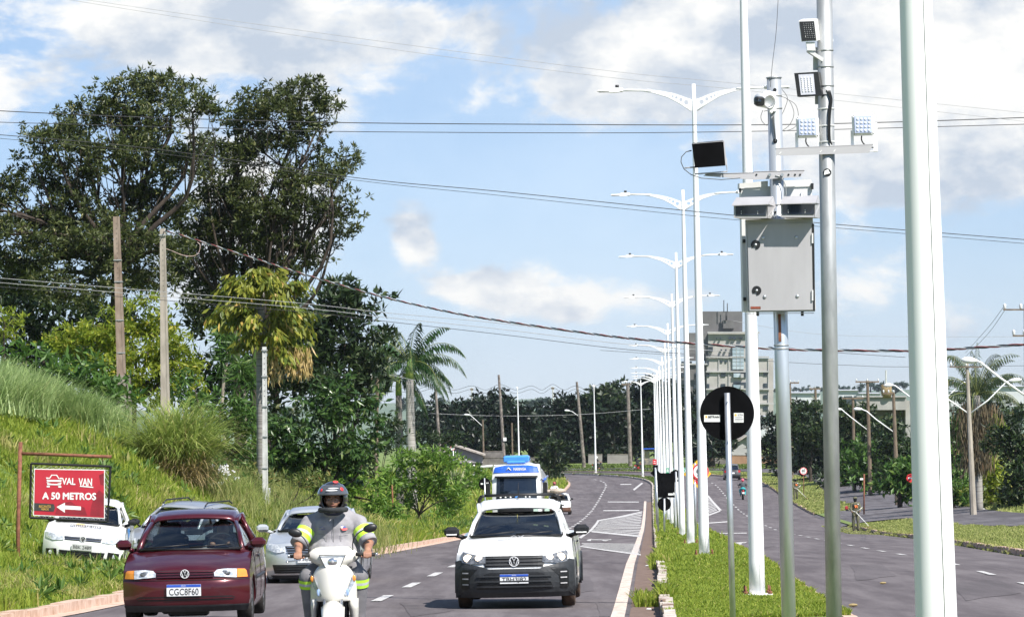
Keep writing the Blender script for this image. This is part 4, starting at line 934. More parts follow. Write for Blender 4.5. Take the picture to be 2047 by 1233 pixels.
t, bt, a, q = conc_pole('utility_pole', 'beige concrete pole holding the twisted cable above the tall grass clump', 325, 457, 330, 810, 134, .17, .32, m_conc)
b = MB().mat(m_galv2); b.box(W(325.5, 470, 134) - bt + Vector((0, -.1, 0)), (.24, .02, .04)); b.build('strap', None, t)
t, bt, a, q = conc_pole('utility_pole', 'short pale grey concrete post before the yellowish palm trunk', 528.5, 693, 530, 1005, 126, .12, .17, m_concg)
b = MB().mat(m_concg); hexa(b, q4(526, 975, 540, 1007), 126, .25, (0, 0), bt, -.15); b.build('meter_box', None, t)
b = MB().mat(m_galv2)
for y in (700, 752, 812, 872, 935): c = W(529, y, 126) - bt; b.box(c + Vector((0, -.07, 0)), (.19, .02, .03))
b.build('strap', None, t)
def upole(x0, y0, x1, y1, Y, w0, w1, label, mat=None, arms=(), name='utility_pole', cat='utility pole', lamps=(), box=None, free=False):
    a = W(x0, y0, Y); q = W(x1, y1, Y); g = zg(q.x, q.y); bt = Vector((q.x, q.y, min(g, q.z) if not free else q.z))
    t = thing(name, label, cat, bt); b = MB().mat(mat or m_concd); b.tube([Vector((0, 0, -.3)), q - bt, a - bt], [w1 / 2, w1 / 2, w0 / 2], 8, smooth=False); b.build('shaft', None, t)
    for (ax0, ax1, ay) in arms:
        b = MB().mat(m_wood); hexa(b, [(ax0, ay - 1.5), (ax1, ay - 1.5), (ax1, ay + 1.5), (ax0, ay + 1.5)], Y, .12, (0, 0), bt, -.15); ca = b.build('crossarm', None, t)
        for u in (.04, .5, .96):
            p = W(ax0 + (ax1 - ax0) * u, ay - 1.5, Y) - bt + Vector((0, -.1, 0)); b = MB().mat(m_cabw); b.lathe([(.03, 0), (.06, .05), (.05, .1), (.065, .14), (.0, .2)], p, 'Z', 8); b.build('insulator', None, ca)
    for pts in lamps:
        P = [W(x, y, Y) - bt for x, y in pts]; k = .035 if Y > 120 else .03
        b = MB().mat(m_white); b.tube(P[:-1], k * 1.15, 8); ar = b.build('lamp_arm', None, t)
        d = (P[-1] - P[-2]); b = MB().mat(m_white); b.tube([P[-2] - d * .1, P[-2] + d * .25, P[-2] + d * .7, P[-1]], [.05, .11, .12, .03], 8); b.build('lamp_head', None, ar)
    if box: b = MB().mat(m_stick); hexa(b, q4(*box), Y, .2, (0, 0), bt, -.3); b.build('box', None, t)
    return t
upole(997, 749, 1008, 919, 515, .28, .42, 'leaning grey concrete pole with a small box behind the tanker truck', box=(1006, 874, 1012.5, 881))
upole(1153, 763, 1167, 922, 520, .28, .45, 'leaning grey concrete pole with lamp arm before the dark trees', lamps=[[(1156, 831), (1145, 823), (1138, 820.5), (1128, 820)]])
upole(1254.6, 765, 1260, 922, 520, .4, .5, 'thick dark pole left of the blue canopy cart', arms=[(1243, 1262, 768)])
upole(871, 777, 878.5, 893, 500, .26, .4, 'leaning grey pole right of the royal palm')
upole(965, 838, 967, 924, 520, .2, .25, 'dark wooden lamp post above the low house', m_wood, lamps=[[(965, 852), (950, 838), (940, 829.5), (927, 828)]])
upole(1023, 845, 1024.5, 913, 520, .2, .22, 'short dark wooden pole behind the truck', m_wood)
upole(754.5, 745, 752, 905, 215, .16, .2, 'narrow wooden post with pointed top left of the palms', m_wood, arms=[(741, 754, 757)])
upole(1933, 725, 1946, 1031, 232, .16, .38, 'beige concrete pole with crossarm and two lamp arms before the shaggy palm', m_conc, arms=[(1898, 1963, 733)],
      lamps=[[(1938, 827), (1975, 800), (2010, 765), (2018, 761), (2042, 758)], [(1937, 827), (1894, 797), (1872, 783), (1850, 780)]])
upole(2052, 608, 2058, 1020, 150, .2, .34, 'dark pole at the right picture edge with crossarm and long lamp arm', m_wood, arms=[(2005, 2075, 619), (2024, 2070, 671)],
      lamps=[[(2056, 795), (1995, 752), (1960, 724), (1950, 720.5), (1921, 719)]])
upole(1734, 760, 1740, 985, 330, .22, .36, 'dark utility pole with a wide crossarm in front of the grey shed', m_wood, arms=[(1710, 1757, 763)], lamps=[[(1734, 859), (1700, 833), (1682, 818), (1664, 817)]])
upole(1786, 786, 1794, 1000, 290, .2, .36, 'dark utility pole in front of the shed wall with lamp arm', m_wood, arms=[(1765, 1787, 786)], lamps=[[(1786, 863), (1750, 837), (1733, 822), (1722, 817.5), (1706, 817)]])
upole(1705, 795, 1708, 980, 350, .2, .34, 'dark utility pole between the trimmed trees behind the junction', m_wood, arms=[(1683, 1726, 796)])
upole(1579, 766, 1582, 900, 420, .2, .3, 'dark utility pole right of the apartment block', m_wood, arms=[(1579, 1597, 765)])
upole(1630, 776, 1632, 940, 460, .26, .34, 'dark utility pole left of the galvanised pole', m_wood, arms=[(1618, 1640, 777)])
upole(1846, 770, 1850, 1010, 260, .2, .34, 'concrete pole hidden behind the big white post with visible lamp arms', m_conc, lamps=[[(1848, 815), (1811, 787), (1790, 771), (1784, 769.5), (1766, 770)], [(1848, 830), (1894, 793), (1925, 764), (1932, 763.5), (1950, 763)]])
# small pale poles far behind the tree mass
for (x, y0, y1, l) in [(943, 775, 812, 'thin pale post standing behind the dark trees, left one'), (1105, 773, 830, 'thin pale post standing behind the dark trees near the middle'), (1131.5, 800, 830, 'thin pale far post between green hill trees'), (1771, 740, 830, 'slim grey mast rising behind the shed at right'),
                    (1187 + 123, 700, 820, 'x')][:4]:
    upole(x, y0, x + 1, y1, 700, .25, .25, l, m_concg, name='far_post', cat='post', arms=[(x - 3, x + 3, y0 + 3)] if x < 1700 else ())
# ---- overhead cables
GC = 'overhead cables'
m_wire = mk('wire_black', (.02, .02, .022), (.05, .05, .05), rough=.6); m_wirel = mk('wire_grey', (.28, .28, .28), (.4, .4, .4), rough=.6)
def wire(pts, Y, r_, m, label):
    if not isinstance(Y, (list, tuple)): Y = [Y] * len(pts)
    P = catmull([tuple(W(x, y, yy)) for (x, y), yy in zip(pts, Y)], 8); o0 = Vector(P[0]); b = MB().mat(m); b.tube([Vector(p) - o0 for p in P], r_, 5); o = b.build('overhead_cable', None); o.location = o0; tag(o, label, 'cable', GC)
wire([(-60, 219), (240, 233), (655, 245), (1100, 249), (1500, 250), (1800, 244), (2110, 233)], 70, .0075, m_wire, 'black cable crossing the whole sky, upper of the dark pair')
wire([(-60, 243), (400, 256), (660, 263), (1180, 266), (1500, 263), (1750, 257), (2110, 247)], 70, .006, m_wire, 'black cable crossing the whole sky, lower of the dark pair')
wire([(-60, 265), (300, 297), (715, 356), (1000, 383), (1400, 424), (1640, 446), (2110, 484)], 66, .006, m_wire, 'dark cable sloping down to the right through the tree crowns')
wire([(-60, 272), (300, 305), (715, 361), (1000, 391), (1400, 433), (1640, 453), (2110, 492)], 66, .004, m_wire, 'thin dark companion wire just under the sloping cable')
for k, dy in enumerate((0, 9, 17)):
    wire([(-60, 551 + dy), (228, 575 + dy), (600, 606 + dy), (760, 624 + dy), (1000, 646 + dy * 1.3), (1250, 676 + dy * 1.3), (1460, 692 + dy * 1.2)], 120, .008, m_wirel if k < 2 else m_wire, '%s of three parallel thin wires passing the yellowish palm' % ('highest', 'middle', 'lowest')[k])
wire([(100, -10), (650, 68), (1200, 140), (1480, 168), (2110, 232)], 60, .003, m_wirel, 'faint grey wire across the clouds, upper one'); wire([(-20, -25), (650, 80), (1200, 153), (1480, 180), (2110, 250)], 60, .003, m_wirel, 'faint grey wire across the clouds, lower one')
wire([(1460, 640), (1640, 668), (1900, 673), (2110, 672)], 200, .008, m_wirel, 'faint wire right of the radar pole above the twisted cable')
wire([(1560, 692), (1640, 702), (1810, 714)], 150, .009, m_wire, 'short dark wire just below the twisted cable'); wire([(1200, 700), (1575, 724), (1700, 730), (1810, 733), (2110, 730)], 200, .010, m_wire, 'dark wire passing behind the poles above the far roofs')
for k, (x, y) in enumerate([(2005, 615), (2010, 618)]): wire([(x, y), (1975, 655 + 12 * k), (1930, 705 + 8 * k)], [150, 190, 232], .009, m_wire, '%s slanting wire between the two right hand poles' % ('left', 'right')[k])
xs_ = [700, 780, 871, 943, 1000, 1062, 1105, 1150, 1200, 1257]
for k, yy in enumerate((0, 7)):
    pts = []
    for i in range(len(xs_) - 1):
        a_, b_ = xs_[i], xs_[i + 1]; pts += [(a_, 771 + yy - (3 if i % 2 == 0 else 0)), ((a_ + b_) / 2, 779 + yy)]
    pts.append((1257, 768 + yy)); wire(pts, 516, .022, m_wire, '%s sagging line strung between the poles over the far trees' % ('upper', 'lower')[k])
wire([(860, 826), (1000, 831), (1160, 828), (1300, 817)], 516, .025, m_wirel, 'pale wire in front of the dark tree wall')
wire([(600, 742), (700, 744), (754, 745), (830, 760)], 215, .012, m_wirel, 'upper wire tied to the pointed wooden post'); wire([(640, 752), (754, 753)], 215, .012, m_wirel, 'lower wire tied to the pointed wooden post')
# twisted cable
TP = [(327, 464), (350, 467), (500, 514), (620, 552), (760, 592), (900, 624), (1000, 641), (1190, 668), (1300, 680), (1480, 693), (1600, 699), (1830, 701), (1900, 698), (2110, 684)]
TY = [134, 132, 126, 120, 114, 108, 104, 98, 94, 90, 88, 84, 82, 78]
P = catmull([tuple(W(x, y, yy)) for (x, y), yy in zip(TP, TY)], 40); o0 = Vector(P[0]); t = thing('twisted_cable', 'thick twisted red white and black cable spanning from the beige pole to the right', 'cable', o0, 0, GC)
L_ = np.concatenate([[0], np.cumsum(np.linalg.norm(np.diff(P, axis=0), axis=1))])
for k, mm in enumerate((m_stick, mk('cable_red', (.42, .10, .09), (.5, .15, .13)), m_wire)):
    pts = []
    for i, p in enumerate(P):
        a = L_[i] * 4.5 + k * 2.094; pts.append(Vector(p) - o0 + Vector((0, math.cos(a), math.sin(a))) * .016)
    b = MB().mat(mm); b.tube(pts, .013, 5); b.build('strand', None, t)
cable('cable', [(331, 497), (345, 502), (365, 510), (385, 512), (397, 505), (400, 490), (394, 484)], 132, .010, mk('cable_pink', (.45, .3, .28), (.6, .45, .4)), 'loose pale cable loop hanging beside the beige concrete pole')
# ================================================================== TREES AND PLANTS
m_bark = mk('bark_brown', (.028, .02, .015), (.07, .052, .04), scale=6, rough=.95, detail=8, stretch=(1, 1, .3))
m_barkp = mk('palm_bark', (.22, .20, .18), (.40, .38, .35), scale=3, rough=.9, detail=6, stretch=(.3, .3, 5))
def leafm(name, a, b, c, tr=.3, rough=.45): return mk(name, a, b, rough=rough, island=True, c3=c, trans=tr, spec=.35)
m_lf_big = leafm('leaf_olive_dark', (.024, .037, .010), (.088, .108, .028), (.28, .27, .11), .22)
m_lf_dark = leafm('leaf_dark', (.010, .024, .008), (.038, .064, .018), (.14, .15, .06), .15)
m_lf_deep = leafm('leaf_deep', (.004, .010, .005), (.012, .026, .009), (.022, .036, .012), .05)  # near black foliage, dark by its own colour
m_lf_mid = leafm('leaf_mid', (.030, .080, .014), (.10, .19, .035), (.22, .30, .07), .3)
m_lf_bright = leafm('leaf_bright', (.07, .16, .018), (.20, .32, .05), (.36, .42, .10), .4)
m_lf_yel = leafm('leaf_yellowish', (.13, .20, .015), (.34, .38, .045), (.50, .38, .06), .45)
m_lf_gloss = leafm('leaf_glossy', (.018, .05, .012), (.07, .13, .03), (.20, .26, .09), .2, .3)
rt = np.random.RandomState(77)
def rnd_dirs(n):
    v = rt.randn(n, 3); return v / np.linalg.norm(v, axis=1)[:, None]
def leaves(P, D, L_, w_, curl=.25):
    """diamond leaves at P along D"""
    n = len(P); up = rt.randn(n, 3); side = np.cross(D, up); side /= np.linalg.norm(side, axis=1)[:, None] + 1e-9
    nn = np.cross(side, D); L_ = (L_ * (.65 + .7 * rt.rand(n)))[:, None]; w_ = (w_ * (.7 + .6 * rt.rand(n)))[:, None]
    a = P; b = P + D * L_ * .45 + side * w_ / 2 - nn * w_ * .15; c = P + D * L_ - nn * L_ * curl * rt.rand(n)[:, None]; d = P + D * L_ * .45 - side * w_ / 2 - nn * w_ * .15
    V_ = np.stack([a, b, c, d], 1).reshape(-1, 3); i = np.arange(n)[:, None] * 4
    return V_, i + [0, 1, 2, 3]
def tufts(C, k, L_, w_, bias=(0, 0, .35), spread=1.0):
    n = len(C); D = rnd_dirs(n * k) * spread + np.repeat(np.tile(np.array(bias, float), (n, 1)), k, 0)
    D /= np.linalg.norm(D, axis=1)[:, None]; P = np.repeat(C, k, 0) + D * L_ * .12; return leaves(P, D, L_, w_)
def crown_pts(blobs, dens, clr, sub=.5, flat=.55, hollow=.35):
    """centres of twig ends grouped in clumps; blobs = (centre, (rx,ry,rz))"""
    out = []; cl = []
    for c, r_ in blobs:
        c = np.array(c, float); r_ = np.array(r_, float); vol = r_.prod() ** (2 / 3.)
        m_ = max(3, int(dens * vol)); d = rnd_dirs(m_); rad = (hollow + (1 - hollow) * rt.rand(m_) ** .45)[:, None]
        cc = c + d * rad * r_; cl.append(cc)
        k = max(4, int(clr)); q = np.repeat(cc, k, 0) + rt.randn(m_ * k, 3) * np.array([sub, sub, sub * flat]); out.append(q)
    return np.concatenate(out), cl
def limb(mb, a, b, r0, r1, wob=.08, n=6, seg=6):
    a = Vector(a); b = Vector(b); L_ = (b - a).length; pts = []
    o1 = Vector(rt.randn(3)) * L_ * wob; o2 = Vector(rt.randn(3)) * L_ * wob; sag = Vector((0, 0, L_ * .10))
    for i in range(n + 1):
        t = i / n; p = a.lerp(b, t) + o1 * math.sin(math.pi * t) + o2 * math.sin(2 * math.pi * t) * .5 + sag * math.sin(math.pi * t) * (-1 if (b - a).z > L_ * .5 else 1) * .6; pts.append(p)
    mb.tube(pts, [r0 + (r1 - r0) * (i / n) ** .8 for i in range(n + 1)], seg); return pts
def tree(name, label, base, blobs, tr, fork, m_leaf, m_b=None, dens=9, clr=9, sub=.35, k=9, L_=.2, w_=.06, flat=.55, cat='tree', group=None, hollow=.35, bias=(0, 0, .35), twigs=4, trunks=1, smallbr=True):
    base = Vector(base); t = thing(name, label, cat, base, 0, group); mb = MB().mat(m_b or m_bark)
    bl = [((Vector(c) - base), r_) for c, r_ in blobs]; cen = sum((b[0] for b in bl), Vector()) / len(bl)
    pts, cl = crown_pts(bl, dens, clr, sub, flat, hollow)
    V_, F_ = tufts(pts, k, L_, w_, bias)
    arr_obj('crown', V_, F_, m_leaf, t)
    forks = []
    for q in range(trunks):
        fk = Vector((cen.x * .35 + (q - (trunks - 1) / 2) * .9, cen.y * .3, fork)); limb(mb, ((q - (trunks - 1) / 2) * .35, 0, -.4), fk, tr, tr * .72, .03, 6, 10); forks.append(fk)
    for i, (c, r_) in enumerate(bl):
        fk = min(forks, key=lambda f: abs(f.x - c.x)); P = limb(mb, fk, c, tr * .55 * (.8 + .4 * rt.rand()), tr * .16, .07, 7, 6)
        if smallbr:
            for j in range(min(len(cl[i]), int(twigs * 4))):
                s = P[rt.randint(3, len(P))]; e = cl[i][j]; limb(mb, s, e, tr * .13, tr * .03, .08, 3, 4)
    mb.build('trunk', None, t); return t
def pb(px, py, rx, ry, Y, dY=0, ryd=None):
    k = Y / FPX; return (W(px, py, Y + dY), (rx * k, (ryd or (rx + ry) / 2 * k), ry * k))
# ---- the two tall trees at left
Yt = 165
B1 = [(330, 165, 75, 38), (250, 200, 75, 45), (180, 245, 70, 42), (110, 285, 62, 38), (385, 225, 45, 40), (300, 265, 80, 42), (215, 315, 80, 45), (130, 355, 70, 40), (65, 325, 38, 26), (330, 335, 60, 38), (160, 420, 85, 42), (250, 395, 60, 38), (330, 400, 60, 34), (280, 460, 60, 36), (330, 500, 60, 36), (240, 540, 70, 40), (120, 455, 60, 34), (30, 520, 60, 36), (0, 420, 40, 34), (300, 560, 60, 36),  (60, 425, 60, 38), (100, 500, 80, 40), (200, 475, 70, 34), (20, 375, 45, 38), (10, 470, 50, 36), (40, 560, 75, 35), (150, 575, 80, 42), (370, 300, 34, 30)]
b1 = [pb(x, y, rx, ry, Yt, rt.uniform(-2, 2)) for x, y, rx, ry in B1]
base1 = GX(262, Yt)
tree('tall_tree', 'tall airy olive green tree, left of the two biggest crowns', base1, b1, .26, 7.0, m_lf_big, dens=12.5, clr=13, sub=.33, k=12, L_=.22, w_=.07, hollow=.2, twigs=8)
B2 = [(600, 195, 70, 32), (530, 205, 60, 36), (480, 240, 50, 40), (640, 245, 38, 36), (590, 270, 60, 36), (520, 300, 65, 40), (450, 310, 48, 42), (620, 335, 40, 28), (660, 360, 40, 40), (690, 320, 22, 30), (560, 370, 60, 36), (480, 390, 65, 40), (415, 370, 45, 42), (690, 410, 26, 28), (640, 430, 44, 22), (670, 465, 46, 18), (580, 445, 50, 30), (500, 470, 60, 36), (420, 460, 48, 40), (380, 530, 50, 42), (460, 540, 55, 38), (560, 520, 60, 34), (620, 510, 40, 28), (360, 420, 32, 36), (400, 300, 34, 36), (540, 420, 60, 34), (450, 430, 60, 34), (520, 480, 50, 30), (390, 470, 50, 40), (600, 480, 40, 26), (610, 400, 40, 26), (430, 600, 60, 36)]
b2 = [pb(x, y, rx, ry, Yt + 6, rt.uniform(-2, 2)) for x, y, rx, ry in B2]
tree('tall_tree', 'tall airy dark tree, right of the two biggest crowns', GX(480, Yt + 6), b2, .22, 5.8, m_lf_big, dens=13, clr=13, sub=.33, k=12, L_=.22, w_=.068, hollow=.2, twigs=8, trunks=2)
# dark mass to the right of it
def mtree(lab, Y, bx, B, m_leaf, tr=.2, fork=2, name='tree', px0=None, **k):
    return tree(name, lab, GX(bx, Y), [pb(x, y, rx, ry, Y, rt.uniform(-1, 1) * (rx * Y / FPX) * .4) for x, y, rx, ry in B], tr, fork, m_leaf, **k)
mtree('broad dark evergreen between the tall tree and the royal palm', 200, 680, [(650, 615, 60, 45), (715, 620, 45, 45), (690, 680, 75, 50), (620, 690, 60, 55), (740, 690, 38, 50), (660, 750, 70, 50), (730, 760, 40, 50), (690, 590, 30, 20)], m_lf_dark, dens=5, clr=13, sub=.55, k=9, L_=.4, w_=.14, smallbr=False)
mtree('dark undergrowth tree behind the yellowish palm', 178, 560, [(560, 620, 60, 60), (480, 650, 60, 60), (440, 720, 60, 60), (540, 740, 70, 60), (400, 620, 50, 50), (610, 800, 60, 60), (480, 820, 80, 50)], m_lf_dark, dens=5, clr=13, sub=.5, k=8, L_=.4, w_=.13, smallbr=False)
mtree('dark tree at the left edge above the reed bank', 175, 60, [(30, 620, 90, 50), (120, 650, 80, 50), (200, 640, 60, 50), (60, 690, 100, 50), (170, 700, 70, 40), (20, 560, 50, 30)], m_lf_dark, dens=5, clr=13, sub=.55, k=9, L_=.4, w_=.14, smallbr=False)
mtree('small bright green feathery crown at the left edge', 150, 5, [(10, 640, 30, 22), (0, 665, 35, 22)], m_lf_yel, tr=.1, dens=8, clr=10, sub=.25, k=8, L_=.22, w_=.06)
# yellow green round trees
mtree('bright green rounded tree behind the brown concrete pole', 146, 270, [(275, 625, 55, 38), (230, 665, 60, 40), (310, 670, 60, 40), (160, 690, 55, 32), (270, 720, 80, 40), (350, 715, 50, 40), (120, 690, 30, 22), (200, 735, 60, 30), (320, 770, 60, 36), (380, 750, 30, 30)], m_lf_yel, dens=17, clr=13, sub=.24, k=8, L_=.21, w_=.075, bias=(0, -.3, -.2), flat=.6, hollow=.6, tr=.16, fork=1.6, smallbr=False)
mtree('dense green mango like bush sloping down beside the beige pole', 140, 430, [(390, 780, 50, 36), (440, 820, 55, 40), (470, 870, 50, 40), (410, 860, 50, 40), (500, 915, 30, 28), (440, 910, 50, 36)], m_lf_mid, dens=10, clr=13, sub=.26, k=8, L_=.26, w_=.08, bias=(0, -.2, -.5), flat=.7, hollow=.6, tr=.12, fork=.8, smallbr=False, name='bush', cat='bush')
mtree('big dark glossy leaved bush right of the pale grey post', 150, 660, [(690, 790, 55, 34), (640, 820, 60, 40), (720, 840, 45, 42), (590, 850, 55, 45), (670, 880, 70, 45), (730, 900, 32, 36), (600, 915, 55, 40), (560, 880, 40, 50), (655, 940, 55, 35), (560, 950, 30, 30)], m_lf_gloss, dens=10, clr=13, sub=.3, k=8, L_=.27, w_=.10, bias=(0, -.2, -.7), flat=.8, hollow=.6, tr=.14, fork=1, smallbr=False, name='bush', cat='bush')
mtree('light green drooping bush behind the rider helmet', 170, 690, [(700, 930, 40, 30), (650, 950, 45, 30), (740, 955, 38, 28), (690, 985, 60, 25), (750, 1000, 32, 22), (640, 985, 30, 25), (770, 1020, 20, 14)], m_lf_bright, dens=10, clr=12, sub=.24, k=8, L_=.26, w_=.085, bias=(0, -.2, -.6), flat=.8, hollow=.5, tr=.08, fork=.6, name='bush', cat='bush')
mtree('bright feathery bush left of the spiky agave', 205, 830, [(820, 915, 45, 22), (880, 915, 40, 20), (790, 945, 32, 28), (850, 950, 55, 30), (895, 945, 26, 30), (800, 985, 40, 24), (860, 985, 45, 22), (910, 1000, 20, 20)], m_lf_bright, dens=10, clr=12, sub=.3, k=9, L_=.3, w_=.08, bias=(0, -.1, .1), flat=.6, hollow=.5, tr=.08, fork=.5, name='bush', cat='bush')
mtree('narrow green shrub in front of the black backed sign', 214, 905, [(905, 985, 18, 14), (898, 1010, 20, 14), (888, 1028, 12, 10)], m_lf_bright, dens=9, clr=9, sub=.22, k=8, L_=.28, w_=.08, tr=.04, fork=.3, name='bush', cat='bush')
mtree('pale green bush left of the tanker truck mirror', 260, 955, [(955, 945, 22, 14), (975, 960, 18, 16), (940, 968, 22, 10)], m_lf_bright, dens=9, clr=11, sub=.3, k=8, L_=.3, w_=.09, tr=.06, fork=.5, name='bush', cat='bush')
mtree('small dark green sapling by the rusty stake', 192, 803, [(800, 1050, 11, 16), (806, 1036, 8, 10)], m_lf_gloss, dens=12, clr=8, sub=.12, k=8, L_=.2, w_=.07, bias=(0, 0, -.4), tr=.03, fork=.3, name='sapling', cat='sapling')
mtree('small dark tree right of the tanker truck roof', 420, 1098, [(1098, 905, 20, 12), (1110, 890, 12, 8), (1085, 922, 22, 14), (1105, 935, 24, 12), (1095, 950, 16, 8)], m_lf_dark, dens=8, clr=10, sub=.4, k=8, L_=.5, w_=.15, tr=.1, fork=.8, cat='tree')
mtree('dense scrub between the parked wagon and the grey post', 132, 590, [(480, 945, 30, 18), (540, 965, 30, 16), (600, 960, 50, 20), (640, 965, 30, 20), (500, 970, 30, 12)], mk('leaf_scrub', (.07, .12, .02), (.20, .22, .06), rough=.6, island=True, c3=(.42, .20, .07), trans=.3), dens=10, clr=10, sub=.3, k=8, L_=.2, w_=.05, tr=.05, fork=.3, name='bush', cat='bush')
# white flowering shrub
t = mtree('low shrub dotted with white blossoms right of the tall grass clump', 118, 430, [(420, 940, 30, 14), (450, 960, 25, 14), (410, 965, 25, 12), (440, 930, 15, 8)], m_lf_mid, dens=9, clr=8, sub=.2, k=8, L_=.16, w_=.04, tr=.03, fork=.2, name='flowering_shrub', cat='shrub')
P_, _c = crown_pts([pb(x, y, rx, ry, 117.4) for x, y, rx, ry in [(425, 932, 28, 10), (455, 950, 18, 12), (430, 968, 22, 8)]], 16, 3, .1); V_, F_ = tufts(P_ - np.array(t.location), 6, .07, .06); arr_obj('blossom', V_, F_, mk('blossom_white', (.7, .7, .72), (.85, .85, .85), island=True, rough=.7), t)
# ---- far dark trees beyond the bend
GF = 'dark trees beyond the bend'
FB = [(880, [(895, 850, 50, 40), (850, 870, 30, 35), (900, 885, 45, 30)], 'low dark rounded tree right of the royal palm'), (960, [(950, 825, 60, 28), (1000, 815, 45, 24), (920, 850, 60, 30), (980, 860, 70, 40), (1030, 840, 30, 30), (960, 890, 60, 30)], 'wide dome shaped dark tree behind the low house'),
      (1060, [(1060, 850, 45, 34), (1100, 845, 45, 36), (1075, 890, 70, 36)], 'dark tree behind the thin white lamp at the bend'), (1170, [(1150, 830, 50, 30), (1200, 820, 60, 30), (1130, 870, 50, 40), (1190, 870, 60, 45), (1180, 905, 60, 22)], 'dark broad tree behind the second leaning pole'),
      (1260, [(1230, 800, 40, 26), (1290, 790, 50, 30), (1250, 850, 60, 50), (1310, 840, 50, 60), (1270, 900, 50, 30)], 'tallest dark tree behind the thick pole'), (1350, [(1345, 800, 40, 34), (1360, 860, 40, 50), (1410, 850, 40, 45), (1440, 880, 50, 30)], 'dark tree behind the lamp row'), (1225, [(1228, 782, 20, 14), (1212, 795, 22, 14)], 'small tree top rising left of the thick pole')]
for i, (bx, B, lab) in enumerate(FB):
    Y = 560 + (i % 3) * 9; tree('tree', lab, GX(bx, Y), [pb(x, y, rx, ry, Y) for x, y, rx, ry in B], .45, 4, m_lf_deep if i != 6 else m_lf_dark, dens=1.3, clr=20, sub=1.1, k=9, L_=.75, w_=.36, group=GF, smallbr=False, hollow=.45, twigs=0)
mtree('dark tree with pale trunk under the apartment block', 500, 1425, [(1420, 880, 30, 20), (1450, 895, 30, 14), (1400, 905, 16, 12)], m_lf_deep, tr=.5, fork=3, dens=1, clr=12, sub=1, k=9, L_=.9, w_=.35, smallbr=False)
# ---- right hand trees
GR = 'trees along the side road'
for (bx, Y, B, mm, lab) in [(1560, 440, [(1560, 860, 40, 40), (1600, 850, 30, 44), (1545, 900, 30, 24)], m_lf_deep, 'dark tree between the two galvanised poles'), (1620, 400, [(1620, 850, 34, 40), (1640, 880, 30, 36), (1600, 880, 30, 34)], m_lf_dark, 'dark green tree directly left of the taller galvanised pole'),
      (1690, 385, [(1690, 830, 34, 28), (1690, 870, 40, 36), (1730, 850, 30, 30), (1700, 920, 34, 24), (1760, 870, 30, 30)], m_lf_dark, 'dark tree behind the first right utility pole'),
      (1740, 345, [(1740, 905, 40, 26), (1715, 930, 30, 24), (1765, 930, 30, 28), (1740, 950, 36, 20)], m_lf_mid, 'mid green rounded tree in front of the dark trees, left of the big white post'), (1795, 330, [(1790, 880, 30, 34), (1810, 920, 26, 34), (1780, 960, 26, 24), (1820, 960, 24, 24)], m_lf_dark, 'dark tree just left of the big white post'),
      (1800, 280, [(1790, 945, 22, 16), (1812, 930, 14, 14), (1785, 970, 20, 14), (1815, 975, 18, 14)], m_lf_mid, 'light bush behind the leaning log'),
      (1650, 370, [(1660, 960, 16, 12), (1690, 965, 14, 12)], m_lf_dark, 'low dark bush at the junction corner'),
      (1650, 410, [(1600, 925, 30, 20), (1650, 930, 40, 24), (1700, 945, 40, 22), (1560, 930, 24, 16), (1630, 900, 40, 26)], m_lf_deep, 'dark hedge at the foot of the trees left of the pole pair'), (1790, 350, [(1750, 955, 40, 26), (1800, 960, 40, 30), (1840, 940, 40, 40), (1870, 980, 30, 26), (1850, 900, 40, 40), (1760, 900, 40, 30)], m_lf_deep, 'dark thicket behind the leaning log')]:
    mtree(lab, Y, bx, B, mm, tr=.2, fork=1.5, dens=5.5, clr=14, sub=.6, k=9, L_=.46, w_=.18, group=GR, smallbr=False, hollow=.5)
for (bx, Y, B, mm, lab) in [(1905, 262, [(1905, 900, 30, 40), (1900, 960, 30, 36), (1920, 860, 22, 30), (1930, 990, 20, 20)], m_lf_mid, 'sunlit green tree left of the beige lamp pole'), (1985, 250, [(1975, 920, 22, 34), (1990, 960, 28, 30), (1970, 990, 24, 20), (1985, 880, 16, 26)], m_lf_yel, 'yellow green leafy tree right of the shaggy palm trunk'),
      (2040, 240, [(2030, 860, 40, 40), (2045, 920, 40, 44), (2030, 970, 36, 30), (2010, 900, 30, 34), (2050, 1000, 24, 20)], m_lf_dark, 'dark dense tree at the right edge'), (1960, 300, [(1950, 830, 40, 34), (1930, 900, 40, 50), (2000, 840, 40, 36), (1990, 900, 40, 50)], m_lf_deep, 'very dark tree mass behind the shaggy palm')]:
    mtree(lab, Y, bx, B, mm, tr=.2, fork=1.5, dens=7, clr=14, sub=.45, k=9, L_=.36, w_=.13, group=GR, smallbr=False, hollow=.5)
